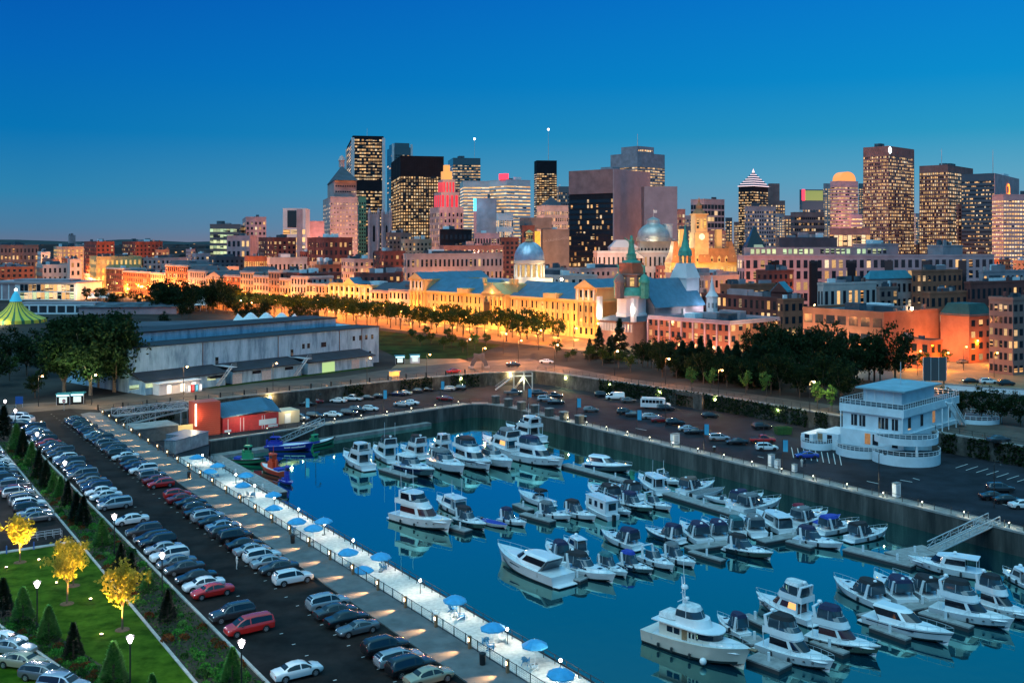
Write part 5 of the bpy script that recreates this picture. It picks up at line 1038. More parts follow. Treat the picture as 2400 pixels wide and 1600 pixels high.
def gable(r, x0, x1, y0, y1, z, h, m, along='y', nm='gable_roof', wallm_=None, ov=.4):
    b = MB()
    if along == 'y': sec = [(x0 - ov, z), ((x0 + x1) / 2, z + h), (x1 + ov, z)]; b.loft([[(x, y, q) for x, q in sec] for y in (y0 - ov, y1 + ov)], 0, True)
    else: sec = [(y0 - ov, z), ((y0 + y1) / 2, z + h), (y1 + ov, z)]; b.loft([[(x, y, q) for y, q in sec] for x in (x0 - ov, x1 + ov)], 0, True)
    o = b.put(nm, m, r)
    if wallm_:
        c = MB(); e = .12
        if along == 'y':
            for y in (y0 - ov - e, y1 + ov + e): c.poly([(x0, y, z), (x1, y, z), ((x0 + x1) / 2, y, z + h * .93)])
        else:
            for x in (x0 - ov - e, x1 + ov + e): c.poly([(x, y0, z), (x, y1, z), (x, (y0 + y1) / 2, z + h * .93)])
        c.put('pediment', wallm_, r)
    return o
ROW = [(249, 289, 628, 'dbrick', 'w_some', 'dark brick corner house at the far river end of the boulevard row'), (289, 353, 637, 'obrick', 'w_few', 'long low orange brick house at the far end of the boulevard row'), (353, 388, 640, 'tan', 'w_few', 'tan house with a thin cornice beside the long orange brick house'), (388, 440, 621, 'obrick', 'w_some', 'tall orange brick warehouse standing above its neighbours at the dark trees'), (440, 482, 634, 'stone', 'w_few', 'stone house with a mansard beside the tall orange warehouse'), (482, 524, 650, 'tan', 'w_dark', 'wide gabled tan house on the boulevard'),
       (524, 563, 645, 'obrick', 'w_few', 'orange house with a pale dormered mansard on the boulevard'), (563, 594, 636, 'tan', 'w_few', 'tall narrow tan house beside the dormered mansard house'), (594, 629, 646, 'stone', 'w_few', 'stone house with few openings between two taller ones'), (629, 655, 634, 'brown', 'w_few', 'tallest brown stone house of the boulevard row'), (655, 682, 652, 'tan', 'w_some', 'low tan shop house next to the tallest brown house'), (682, 718, 647, 'pale', 'w_some', 'pale stone house with four rows of tall windows'), (718, 762, 665, 'tan', 'w_some', 'low tan terrace between the pale house and the pediment building'),
       (869, 911, 681, 'tan', 'w_dark', 'low tan annex right of the pediment building'), (911, 966, 680, 'pale', 'w_dark', 'low pale annex touching the domed market')]
for i, (x0, x1, y, w, wn, l) in enumerate(ROW):
    r, ll, lr, H = row_b(l, x0, x1, y, w, wn, group=GRP, ww=.42, wh=.62, cornice='pale', units=1, fs=3.9, name='town_house')
    if i in (3, 4, 6, 7): mansard(r, lr, ll, H - .5, 3.2, ST['slate'])
    if i in (5, 13, 14): gable(r, 0, lr, 0, ll, H - .5, 4.2, ST['slate'], 'y' if i != 5 else 'x', wallm_=ST['tan'])
r, ll, lr, H = row_b('floodlit classical building with a pediment and white pilasters on the boulevard', 772, 869, 668, 'cream', 'w_few', ww=.4, wh=.6, dep=26, cornice='cream', units=2, fl=4, nl=8, nr=7, name='classical_building')
gable(r, 0, lr, ll * .35, ll * .65, H, 3.6, bluer, 'x', wallm_=ST['cream'])
for i in range(9): MB().box(-.8, -.12, ll * i / 8 - .3, ll * i / 8 + .3, 0, H - 1).put('pilaster', ST['white'], r)
for i in range(8): MB().box(lr * i / 7 - .3, lr * i / 7 + .3, -.8, -.12, 0, H - 1).put('pilaster', ST['white'], r)
# ---------------------------------------------------------------- the domed market hall
p = CG(0, 0); L_ = aX(966); HM = 15.6
mk = thing('market_hall', 'long floodlit domed market hall with columned pavilions', 'market hall', p, pi / 2 - TG)
cs = ST['cream']; b = MB(); b.box(0, 20, 0, L_, -1, HM)
for i in range(61): b.box(-.25, 0, L_ * i / 60 - .25, L_ * i / 60 + .25, 0, HM)
b.box(-.7, 20, -.3, L_ + .3, HM - .9, HM + .1); b.box(-.45, 0, 0, L_, HM * .36, HM * .36 + .5); b.put('wall', cs, mk)
A1, A2, A3, A4, A5, A6 = aX(1355), aX(1290), aX(1195), aX(1142), aX(1090), aX(1000)
gable(mk, 0, 20, A1, A3 - 1, HM, 6.5, bluer, 'y'); gable(mk, 0, 20, A4 + 1, A6, HM, 6.5, bluer, 'y')
nb = 40; ys = [L_ * (i + .5) / nb for i in range(nb)]
facade(mk, [(-.02, y, HM * .80, -pi / 2) for y in ys], 1.25, 3.0, 'w_few', 40); facade(mk, [(-.02, y, HM * .52, -pi / 2) for y in ys], 1.25, 2.9, 'w_few', 40); facade(mk, [(-.02, y, HM * .19, -pi / 2) for y in ys[::2]], 1.6, 3.6, 'w_some', 20)
def pavilion(y0, y1, up, ped, dep, roofm, cols=4, xo=-1.4):
    b = MB(); b.box(xo, dep, y0, y1, -1, HM + up)
    b.box(xo - .5, dep, y0 - .4, y1 + .4, HM - .7, HM + .15)
    b.box(xo - .5, dep, y0 - .4, y1 + .4, HM + up - .6, HM + up + .1); b.put('pavilion_wall', cs, mk)
    for k in range(cols):
        y = y0 + (y1 - y0) * (k + .5) / cols; c = MB(); c.lathe([(.75, 0), (.62, .5), (.55, HM * .9 - 5), (.75, HM - 5.6)], 10, (xo - .5, y, 5)); c.put('column', cs, mk, 40)
        if up > 2: c = MB(); c.box(xo - .5, xo - .05, y - .4, y + .4, HM + .2, HM + up - .7); c.put('pilaster', ST['white'], mk)
    facade(mk, [(xo, y0 + (y1 - y0) * (k + 1) / cols, HM * q, -pi / 2) for q in (.78, .5, .2) for k in range(cols - 1)], 1.2, 2.6, 'w_few')
    if up > 2: facade(mk, [(xo, y0 + (y1 - y0) * (k + 1) / cols, HM + up * .5, -pi / 2) for k in range(cols - 1)], 1.3, up * .55, 'w_dark')
    if ped: gable(mk, xo - .6, dep, y0, y1, HM + up, ped, roofm, 'x', wallm_=cs)
pavilion(.0, A1, 5.4, 3.4, 38, bluer); pavilion(A6, L_, 5.6, 3.4, 40, bluer); pavilion(A3, A4, .6, 4.6, 10, cs, 5, -2.6)
b = MB(); b.box(2, 34, A3 - 3, A4 + 5, HM - 1, HM + 5.2); b.put('centre_block', cs, mk)
MB().box(-1.6, 3, A2 - 5, A2 + 3, HM, HM + 2.2).put('roof_parapet', cs, mk); MB().box(-1.6, 3, A5 - 4, A5 + 4, HM, HM + 2.2).put('roof_parapet', cs, mk)
gable(mk, 20, 40, A4 + 6, A6 - 6, HM + 1, 5, mat('pink_metal_roof', (.45, .30, .33), .5, noise=(.3, .2)), 'y')
# dome
ac = (A3 + A4) / 2; bc = 19.0; q = CG(ac, bc); xd = 1200 + q.x / q.y * F
zb = Z(664, q.y); zr = Z(609, q.y); rd = 35 * q.y / F
b = MB(); b.lathe([(rd * 1.02, HM), (rd * 1.02, zb + 3), (rd * .93, zb + 3.2), (rd * .93, zr - 2), (rd * 1.03, zr - 1.6), (rd * 1.05, zr)], 32, (bc, ac, 0)); b.put('drum', ST['pale'], mk, 35)
for k in range(16):
    a = 2 * pi * (k + .5) / 16; c = MB(); c.lathe([(.42, zb + 3), (.34, zr - 2.2)], 8, (bc + rd * .98 * cos(a), ac + rd * .98 * sin(a), 0)); c.put('drum_column', ST['white'], mk, 40)
    a = 2 * pi * k / 16; ob('drum_window', winmesh(1.3, (zr - zb) * .52, 'w_gold'), mk, (bc + rd * .935 * cos(a), ac + rd * .935 * sin(a), (zr + zb) / 2 + .3), a + pi / 2)
dm = mat('silver_dome', (.42, .50, .58), .32, .6, noise=(.4, .25)); hd = Z(566, q.y) - zr
b = MB(); b.lathe([(rd * 1.01 * cos(k * pi / 20) + .0, hd * sin(k * pi / 20) ** .95 if k else 0) for k in range(10)] + [(1.6, hd * 1.0)], 32, (bc, ac, zr)); b.put('dome', dm, mk, 60)
for k in range(20):
    a = 2 * pi * k / 20; c = MB(); c.tube([(bc + (rd * 1.02 * cos(j * pi / 20)) * cos(a), ac + (rd * 1.02 * cos(j * pi / 20)) * sin(a), zr + hd * sin(j * pi / 20) ** .95 + .02) for j in range(10)], .10, 4); c.put('dome_rib', dm, mk)
b = MB(); b.lathe([(2.0, 0), (2.0, .8), (1.4, .9), (1.4, 3.6), (1.9, 3.8), (1.9, 4.3), (.2, 5.4)], 10, (bc, ac, zr + hd)); b.put('lantern', ST['cream'], mk, 30)
for k in range(8): a = 2 * pi * k / 8; ob('lantern_window', winmesh(.6, 2.0, 'w_gold'), mk, (bc + 1.42 * cos(a), ac + 1.42 * sin(a), zr + hd + 2.3), a + pi / 2)
for y in (A3 - 2, A4 + 4, A3 + 1.0): MB().box(1.2, 2.8, y - .8, y + .8, HM + 5.2, HM + 7.4).put('chimney', cs, mk)
b = MB(); b.quad((-4.0, A4 - 6.5, 7), (-4.0, A4 - 2.5, 7), (-4.0, A4 - 2.5, 12.5), (-4.0, A4 - 6.5, 12.5)); b.put('facade_banner', mat('banner_dark', (.03, .015, .01), .8), mk)
# ---------------------------------------------------------------- silver domed old courthouse
d = 680; r, ll, lr, H = bld('long grey classical court building with a pediment below the pale dome', 1391, 1400, 1572, 588, d, 'stone', 'w_dark', fl=3, nr=16, nl=2, ww=.4, wh=.6, units=0, cornice='pale', name='court_building', th=75)
gable(r, lr * .38, lr * .62, -3, 6, H - 5, 5, ST['slate'], 'y', wallm_=ST['pale'])
r, ll, lr, H = bld('pale green lit court block carrying a silver dome', 1494, 1500, 1582, 559, d + 20, 'pale', 'w_dark', fl=2, nr=10, nl=3, ww=.4, wh=.6, units=0, cornice='pale', name='court_building', th=75)
R0 = 38 * 700 / F; c = (lr * .42, ll * .5, H); b = MB(); b.lathe([(R0 * 1.08, -2), (R0 * 1.08, .6), (R0, .7), (R0, 1.6)] + [(R0 * cos(k * pi / 20), 1.6 + R0 * .82 * sin(k * pi / 20)) for k in range(8)] + [(R0 * .42, 1.6 + R0 * .8), (R0 * .42, 1.6 + R0 * 1.0), (R0 * .25, 1.6 + R0 * 1.1), (.1, 1.6 + R0 * 1.2)], 28, c); b.put('dome', mat('old_silver_dome', (.40, .42, .40), .35, .5, noise=(.3, .25)), r, 35)
b = MB(); b.lathe([(3.5, 0), (3.5, 9), (3.9, 9.4), (3.9, 10)], 12, (lr * .82, ll * .4, H), caps=True); b.put('drum_turret', ST['white'], r, 35)
MB().tube([(c[0], c[1], H + 1.6 + R0 * 1.2), (c[0], c[1], H + 20)], .15).put('flagpole', ST['white'], r); MB().box(c[0], c[0] + 2.6, c[1] - .05, c[1] + .05, H + 17.6, H + 19.6).put('flag', ST['white'], r)
r2, l2, q2, H2 = bld('grey mansard wing with a glowing skylight left of the silver dome', 1425, 1431, 1494, 578, d + 5, 'stone', 'w_dark', fl=2, units=0, th=75, name='court_building'); mansard(r2, q2, l2, H2 - .5, 5, mat('zinc_roof', (.45, .42, .44), .4, .3), .25)
# ---------------------------------------------------------------- city hall
d = 640; ch = mat('gilded_stone', (.50, .36, .20), .8, noise=(.2, .25))
r, ll, lr, H = bld('floodlit golden city hall with steep mansard roofs and a clock tower', 1559, 1573, 1727, 614, d, 'cream', 'w_gold', fl=3, nl=3, nr=20, ww=.5, wh=.6, units=0, cornice='cream', name='city_hall', th=78)
mr_ = mat('copper_mansard', (.34, .15, .055), .6, noise=(.3, .3))
mansard(r, lr, ll, H - .4, 9, mr_, .08)
for x0, x1 in ((0, .16), (.40, .60), (.84, 1.0)):
    MB().hull([(lr * x0, -1.5), (lr * x1, -1.5), (lr * x1, ll * .7), (lr * x0, ll * .7)], H - .3, H + 13, top=[(lr * x0 + 2.5, 1.5), (lr * x1 - 2.5, 1.5), (lr * x1 - 2.5, ll * .6), (lr * x0 + 2.5, ll * .6)]).put('mansard_roof', mr_, r)
for k in range(9): x = lr * (k + .5) / 9; m = MB(); m.box(x - .9, x + .9, -.6, 2, H - .3, H + 2.6); m.poly([(x - 1.1, -.7, H + 2.6), (x + 1.1, -.7, H + 2.6), (x, -.7, H + 4)]); m.put('dormer', ST['cream'], r); ob('dormer_window', winmesh(1, 1.6, 'w_few'), r, (x, -.6, H + 1.2))
for x in (lr * .2, lr * .76): MB().box(x - 1.8, x + 1.8, ll * .3, ll * .3 + 3, H + 4, Z(537, d)).put('chimney', ST['cream'], r)
cx, cy = lr * .46, ll * .4; zt = [Z(y, d) for y in (560, 545, 503, 498, 482, 464)]; b = MB(); w = 4.6
b.box(cx - w, cx + w, cy - w, cy + w, H, zt[1]); b.box(cx - w * .85, cx + w * .85, cy - w * .85, cy + w * .85, zt[1], zt[2]); b.box(cx - w, cx + w, cy - w, cy + w, zt[2], zt[2] + .8); b.put('clock_tower', ch, r)
b = MB(); b.lathe([(4.6, 0), (3.6, 1.6), (2.2, 3.0), (1.9, 4.6), (2.2, 4.9), (.7, 7), (.1, 10.5)], 8, (cx, cy, zt[2] + .8)); b.put('spire', mr_, r)
for k in (-1, 0, 1): ob('belfry_opening', winmesh(1.4, 6, 'w_gold'), r, (cx + k * 2.4, cy - w * .85, (zt[1] + zt[2]) / 2))
b = MB(); b.lathe([(.1, 0), (2, 0)], 16); b.v = [(p_[0] + cx, cy - w - .1, p_[1] + zt[1] - 2.6) for p_ in b.v]; b.put('clock_face', emis('clock', (1, .8, .5), 1.2), r)
# ---------------------------------------------------------------- the sailors' chapel
cp = thing('chapel', 'waterfront chapel with a blue roof, a statue topped tower and a green spire', 'chapel', CG(-30, 0), pi / 2 - TG)
cst = ST['stone']; grn = ST['green']      # local x = inland (GB), y = along GA
MB().box(0, 30, .6, 15.4, -1, 14.2).put('nave_wall', cst, cp); gable(cp, 0, 30, 0, 16, 14.2, 11, mat('chapel_roof', (.09, .20, .28), .35, .35, noise=(.5, .15)), 'x', wallm_=cst)
gable(cp, 12, 20, 8, 22, 18, 6, bluer, 'y')
tx, ty = -4.5, 8.5
b = MB(); b.box(tx - 9, tx + 5, ty - 9, ty + 9, -1, 9.5); b.put('base_block', ST['brown'], cp); b = MB()
for k in range(12): b.box(tx - 9.35, tx - 9.02, ty - 8.6 + k * 1.45, ty - 7.5 + k * 1.45, 5.6, 8.6)
b.put('glazed_gallery', mat('gallery_glass', (.30, .32, .34), .3), cp)
MB().hull([(tx - 9.6, ty - 9.6), (tx + 5.4, ty - 9.6), (tx + 5.4, ty + 9.6), (tx - 9.6, ty + 9.6)], 9.5, 11.2, top=[(tx - 5, ty - 6), (tx + 4, ty - 6), (tx + 4, ty + 6), (tx - 5, ty + 6)]).put('base_roof', ST['slate'], cp)
for sx_, sy_ in ((-8.6, -8.8), (-8.6, 8.8)): MB().box(tx + sx_ - .8, tx + sx_ + .8, ty + sy_ - .8, ty + sy_ + .8, 9.5, 18.5).put('stone_pier', ST['white'], cp)
b = MB(); b.lathe([(6.4, 9), (6.4, 12), (5.9, 12.3), (5.9, 18), (6.6, 18.4), (6.6, 19)], 8, (tx, ty, 0), a0=pi / 8, caps=True); b.put('octagon_drum', ST['white'], cp)
b = MB(); b.lathe([(6.7, 19), (6.3, 20.8), (5.0, 22.2)], 16, (tx, ty, 0)); b.put('copper_skirt', grn, cp, 40)
b = MB(); b.lathe([(4.9, 22), (4.9, 26.5), (5.4, 26.9), (5.4, 27.4)], 8, (tx, ty, 0), a0=pi / 8, caps=True); b.put('arcade', ST['brown'], cp)
for k in range(8): a = pi / 4 * k; ob('arcade_opening', winmesh(1.6, 3.2, 'w_gold'), cp, (tx + 4.56 * cos(a), ty + 4.56 * sin(a), 24.3), a + pi / 2)
for k in range(4):
    a = pi / 2 * k; x, y = tx + 6.6 * cos(a), ty + 6.6 * sin(a); b = MB(); b.lathe([(1.9, 18), (1.9, 24)], 8, (x, y, 0)); b.lathe([(2.2, 24), (2.1, 25.2), (1.3, 26.6), (.3, 27.4), (.05, 28.6)], 10, (x, y, 0)); b.put('corner_turret', grn if k % 2 else ST['brown'], cp, 40)
    if k in (1, 3): b = MB(); b.lathe([(.5, 0), (.35, 1.4), (.25, 1.9), (.3, 2.3), (.02, 2.7)], 8, (x, y, 28)); b.poly([(x, y, 29), (x - .4, y + 1.4, 31.4), (x, y + .2, 30.4)]); b.poly([(x, y, 29), (x - .4, y - 1.4, 31.4), (x, y - .2, 30.4)]); b.put('angel_statue', grn, cp, 40)
MB().box(tx - 3.4, tx + 3.4, ty - 3.4, ty + 3.4, 27.4, 31.6).put('upper_block', ST['obrick'], cp); b = MB(); b.lathe([(3.6, 31.6), (3.4, 32.3), (2.0, 32.6), (1.9, 34.6), (2.2, 34.8), (1.3, 35.2)], 8, (tx, ty, 0), caps=True); b.put('pedestal', grn, cp, 30)
b = MB(); b.lathe([(1.5, 35.2), (1.3, 36.8), (1.0, 38.6), (1.25, 40.0), (.45, 40.6), (.62, 41.3), (.45, 42.0), (.05, 42.3)], 10, (tx, ty, 0)); b.tube([(tx - .2, ty + .9, 39.8), (tx - 1.7, ty + 2.0, 41.2)], .3, 6); b.tube([(tx - .2, ty - .9, 39.8), (tx - 1.7, ty - 2.0, 41.2)], .3, 6); b.put('statue', grn, cp, 60)
q = (27.5, 8.0); b = MB(); b.box(q[0] - 4, q[0] + 4, q[1] - 4, q[1] + 4, 14, 25); b.hull([(q[0] - 4.4, q[1] - 4.4), (q[0] + 4.4, q[1] - 4.4), (q[0] + 4.4, q[1] + 4.4), (q[0] - 4.4, q[1] + 4.4)], 25, 31, top=[(q[0] - 2.6, q[1] - 2.6), (q[0] + 2.6, q[1] - 2.6), (q[0] + 2.6, q[1] + 2.6), (q[0] - 2.6, q[1] + 2.6)]); b.put('spire_base', ST['white'], cp)
for k in range(8): a = pi / 4 * k; MB().tube([(q[0] + 2.3 * cos(a), q[1] + 2.3 * sin(a), 31), (q[0] + 2.3 * cos(a), q[1] + 2.3 * sin(a), 34)], .22).put('belfry_post', grn, cp)
b = MB(); b.lathe([(2.9, 34), (2.7, 36), (1.7, 37.5), (.9, 41), (.05, 47.5)], 8, (q[0], q[1], 0), caps=True); b.put('spire', grn, cp, 20)
lm = thing('turret', 'small white lantern turret with a tapered cap at the foot of the chapel roof', 'turret', CG(-36, 27)); b = MB(); b.lathe([(2.2, 0), (2.2, 17.5), (2.6, 18), (1.3, 20), (.8, 22), (.05, 26.5)], 8, caps=True); b.put('turret_shaft', ST['white'], lm); [ob('turret_window', winmesh(.8, 2, 'w_dark'), lm, (2.1 * cos(a), 2.1 * sin(a), 14.5), a + pi / 2) for a in (-2.4, -1.6, -.8)]
# ---------------------------------------------------------------- brick blocks on the mountain side
r, ll, lr, H = row_b('pink lit brick terrace with pilasters behind the dark trees', 1518, 1710, 752, 'obrick', 'w_some', b0=-8, dep=30, fl=3, nl=14, nr=7, ww=.5, wh=.55, cornice='pink', units=5, name='brick_terrace')
for i in range(8): MB().box(-.4, -.06, ll * i / 7 - .3, ll * i / 7 + .3, 0, H - .9).put('pilaster', ST['pink'], r)
mids = [('red brick block with a glazed balcony front right of the chapel', 1644, 1822, 1826, 697, 430, 'dbrick', 'w_some', dict(fl=3, nl=14, wh=.7)), ('brick block with three lit studio windows', 1822, 1836, 1884, 700, 415, 'obrick', 'w_some', dict(fl=3)),
        ('great blank brick hall with a lamp on its roof edge', 1882, 2071, 2203, 731, 330, 'obrick', 'w_dark', dict(fl=3, nl=7, ww=.75, rwin=False, units=4, th=55)), ('orange lit brick block with a dark green mansard', 2204, 2272, 2325, 738, 335, 'obrick', 'w_few', dict(fl=4, nl=5, nr=3, lwin=False, units=0)),
        ('modern brick apartment block with balconies at the photo edge', 2318, 2374, 2450, 697, 305, 'brown', 'w_some', dict(fl=6, nl=5, nr=6, ww=.6, units=2)), ('low corner shop glowing orange on the plaza', 2107, 2180, 2208, 797, 318, 'obrick', 'w_few', dict(fl=2, units=1)),
        ('long modern condominium block with a glowing yellow top floor', 1728, 1745, 2330, 598, 560, 'pink', 'w_some', dict(fl=5, nr=36, nl=3, ww=.55, wh=.72, th=80, units=3, fs=4)), ('dark brown block in front of the condominiums', 1772, 1800, 1860, 633, 520, 'dbrick', 'w_few', {}),
        ('pale row house with bright windows and a flat roof', 1688, 1712, 1818, 666, 470, 'obrick', 'w_some', dict(fl=2)), ('cream terrace house with a flat white roof line', 1916, 1930, 2054, 663, 440, 'pale', 'w_some', dict(fl=2)), ('brick house with a teal metal roof', 2023, 2036, 2138, 652, 475, 'stone', 'w_few', dict(fl=3)),
        ('brick apartment house with rows of warm windows', 2137, 2160, 2255, 633, 480, 'obrick', 'w_some', dict(fl=5)), ('pink brick house below the warm windowed apartments', 2160, 2180, 2268, 684, 410, 'obrick', 'w_few', dict(fl=3)), ('dark brick row with six lit windows near the photo edge', 2260, 2275, 2420, 660, 420, 'dbrick', 'w_some', dict(fl=3)),
        ('terraced grey block with roof gardens at the photo edge', 2294, 2304, 2440, 634, 480, 'conc', 'w_few', dict(fl=5)), ('blue grey penthouse box on the condominium roof line', 1818, 1826, 1962, 556, 590, 'slate', 'w_few', dict(fl=1)), ('plain grey box above the condominiums', 1999, 2032, 2106, 571, 580, 'conc', 'w_dark', dict(rwin=False, lwin=False)), ('second plain grey box above the condominiums', 2174, 2210, 2256, 574, 585, 'conc', 'w_dark', dict(rwin=False, lwin=False)),
        ('house with a red brick gable and a teal roof', 1806, 1846, 1858, 682, 450, 'dbrick', 'w_dark', dict(units=0, fl=2, th=30)), ('small tower house with a glowing yellow attic', 2054, 2062, 2105, 672, 435, 'brown', 'w_few', {}), ('dim low block between chapel and condominiums', 1640, 1650, 1732, 645, 540, 'stone', 'w_some', dict(fl=3))]
BM = {}
for l, xl, xc, xr, y, d, w, wn, k in mids:
    k = dict(k); k.setdefault('th', 60); k.setdefault('ww', .48); k.setdefault('units', 5); BM[l[:14]] = (bld(l, xl, xc, xr, y, d, w, wn, **k), d)
(r, ll, lr, H), d = BM['orange lit bri']; mansard(r, lr, ll, H - .5, 4, mat('green_mansard', (.02, .07, .06), .6, noise=(.4, .3)))
(r, ll, lr, H), d = BM['brick house wi']; MB().hull([(-.5, -.5), (lr + .5, -.5), (lr + .5, ll + .5), (-.5, ll + .5)], H - .4, H + 3.4, top=[(lr * .1, ll * .45), (lr * .9, ll * .45), (lr * .9, ll * .55), (lr * .1, ll * .55)]).put('hip_roof', tealr, r)
(r, ll, lr, H), d = BM['house with a r']; gable(r, 0, lr, 0, ll, H - .5, 4.5, tealr, 'x', wallm_=ST['dbrick'])
(r, ll, lr, H), d = BM['long modern co']; MB().box(lr * .02, lr * .55, -.1, ll * .8, H - .2, H + 4.2).put('top_floor', ST['conc'], r); facade(r, [(lr * (.03 + .0208 * i), -.12, H + 2, 0) for i in range(26) if i % 7 != 5], 2.0, 2.6, 'w_grn')
for k in range(6): MB().box(lr * (.1 + k * .15), lr * (.1 + k * .15) + 5, -.25, -.02, H * .12, H * .9).put('glazed_bay', dglass, r)
# modern glass pyramid
b = MB(); dpy = 700; ww_ = 24 * dpy / F; py = thing('glass_pyramid', 'dark glass pyramid skylight with a lit core above the condominiums', 'skylight', (X(1768, dpy), dpy, Z(577, dpy) - 2)); b.hull([(-ww_, -ww_), (ww_, -ww_), (ww_, ww_), (-ww_, ww_)], 0, Z(530, dpy) - Z(577, dpy) + 2, top=[(-.6, -.2), (.1, -.2), (.1, .2), (-.6, .2)]); b.put('glazing', dglass, py); b = MB(); b.poly([(-ww_ * .3, -ww_ * 1.02, .5), (ww_ * .75, -ww_ * 1.02, .5), (0, -.6, 12)]); b.put('lit_core', emis('pyramid_core', (.5, .6, .4), .4), py); MB().box(-ww_, ww_, -ww_, ww_, -40, 0).put('base', ST['slate'], py)
# ---------------------------------------------------------------- old town blocks behind the boulevard
olds = [('long grey stone hall of arched windows behind the market dome', 945, 952, 1178, 594, 600, 'stone', 'w_few', dict(fl=4, nr=22)), ('ornate brick commercial block with a dark attic storey', 720, 760, 826, 556, 740, 'dbrick', 'w_some', dict(fl=7)), ('dark brick warehouse with many small lights', 606, 640, 694, 556, 800, 'dbrick', 'w_some', {}), ('orange floodlit block of tall windows', 573, 580, 626, 600, 720, 'obrick', 'w_gold', dict(fl=3, nr=11)),
        ('pale block with arched upper windows beside the floodlit orange block', 626, 632, 720, 603, 700, 'pale', 'w_few', dict(fl=2, nr=9)), ('low brick house in front of the ornate commercial block', 738, 752, 800, 620, 640, 'obrick', 'w_few', {}), ('red brick houses with a bright stair window', 876, 900, 950, 588, 640, 'dbrick', 'w_some', {}), ('small stone house behind the pediment building', 800, 830, 878, 606, 650, 'stone', 'w_some', {}),
        ('red roofed block in front of the arched hall', 830, 850, 940, 640, 560, 'dbrick', 'w_few', {}), ('dark flat roofed warehouse behind the boulevard row', 660, 700, 800, 640, 600, 'dbrick', 'w_few', {}), ('stone block left of the black grid tower', 905, 912, 965, 545, 860, 'brown', 'w_few', {}), ('small brown block under the black grid tower', 940, 948, 1012, 560, 840, 'tan', 'w_some', {}),
        ('blue roofed warehouse with dormers along the boulevard rear', 380, 440, 560, 626, 760, 'stone', 'w_few', {}), ('pale pink house with a cornice on the old hill', 450, 458, 492, 594, 820, 'pink', 'w_some', {}), ('dark mansard houses on the old hill', 490, 505, 572, 602, 800, 'slate', 'w_few', {}), ('gold floodlit long palace with a bright cornice', 210, 226, 332, 601, 830, 'cream', 'w_gold', dict(fl=4)),
        ('dim palace wing with scattered windows', 331, 336, 438, 604, 850, 'stone', 'w_few', {}), ('dark brick warehouse pair with a black tower between', 197, 226, 268, 566, 950, 'dbrick', 'w_few', {}), ('wide dark brick warehouse on the horizon', 286, 318, 381, 566, 960, 'dbrick', 'w_some', {}), ('long old office palace on the river horizon', -20, 0, 90, 574, 1000, 'brown', 'w_some', dict(fl=5)),
        ('orange lit bell tower house on the river side', 126, 146, 196, 578, 930, 'tan', 'w_gold', {}), ('slim pale grain silo tower on the horizon', 160, 163, 177, 551, 1600, 'conc', 'w_dark', dict(lwin=False, rwin=False)), ('white customs house with a tall side tower', 85, 100, 192, 620, 800, 'pale', 'w_dark', dict(fl=3)), ('square end tower of the white customs house', 158, 164, 190, 607, 790, 'pale', 'w_dark', dict(fl=4, lwin=False)),
        ('low brick sheds with dark roofs on the river side', -20, 0, 80, 625, 780, 'obrick', 'w_few', {}), ('pale low house right of the palace', 88, 96, 118, 590, 950, 'white', 'w_few', {}), ('grey stone house right of the market dome', 1268, 1275, 1335, 628, 560, 'stone', 'w_few', {}), ('long pale stone row right of the market dome', 1245, 1320, 1400, 645, 500, 'pale', 'w_few', {}), ('brown shop row behind the chapel', 1330, 1360, 1500, 628, 580, 'stone', 'w_few', {}),
        ('dim stone block below the city hall', 1560, 1600, 1740, 640, 560, 'stone', 'w_some', dict(fl=3)), ('dark block behind the arched hall', 1030, 1040, 1180, 575, 700, 'dconc', 'w_some', {})]
for l, xl, xc, xr, y, d, w, wn, k in olds:
    k = dict(k); k.setdefault('th', 60); k.setdefault('ww', .45); k.setdefault('wh', .55); k.setdefault('cap', 60); k.setdefault('units', 4); bld(l, xl, xc, xr, y, d, w, wn, group='old town blocks', **k)
rf = random.Random(8); n = 0
for i in range(96):                                       # the rest of the old roofscape
    d = rf.uniform(560, 1250); x = -60 + i * 26.2 + rf.uniform(-9, 9); w = rf.uniform(30, 74) * 700 / d; y = 565 + (40 - rf.uniform(13, 24) * (1 + (d - 560) / 1100)) * F / d
    if 940 < x < 1300 and d < 640: d += 150
    if x < 560: d = max(d, 880)
    bld('plain flat roofed old town block, %s from the river side of the roofscape' % nth(n), x, x + w * rf.uniform(.2, .7), x + w, max(y, 566), d, rf.choice(['dbrick', 'stone', 'obrick', 'brown', 'tan', 'pink']), rf.choice(['w_some', 'w_few', 'w_some']), th=55, ww=.45, wh=.5, units=4, group='old town fill', cap=20); n += 1
# ================================================================ port buildings
shed = streaky('shed_cladding', (.13, .26, .37), (.25, .45, .58), (.33, .55, .68), .5, .2, (.38, .5, .62)); shedr = mat('shed_roof', (.022, .028, .04), .8, noise=(.3, .4)); rust = mat('rusty_steel', (.14, .07, .04), .8, noise=(1, .4))
wp = Vector((-44.4, 327.6, 0)); we = Vector((-.636, -.771, 0)); wr_ = atan2(we.y, we.x)   # local x: along the front away from the junction, -y: inwards
wh = thing('warehouse', 'long pale blue harbour warehouse with dark roofs, lean-to wings and steel stairs', 'warehouse', wp, wr_)
LW = 80; YI = -7.0
LE = LW + .5
MB().box(-9, LE, -42, YI, -1, 11.6).put('main_wall', shed, wh); b = MB(); b.hull([(-9.3, YI + .3), (LE, YI + .3), (LE, -18), (-9.3, -18)], 11.6, 11.75); b.hull([(-9.3, YI + .3), (LE, YI + .3), (LE, -18), (-9.3, -18)], 11.75, 11.9, top=[(-9.3, YI), (LE, YI), (LE, -18), (-9.3, -18)]); b.put('main_roof', shedr, wh)
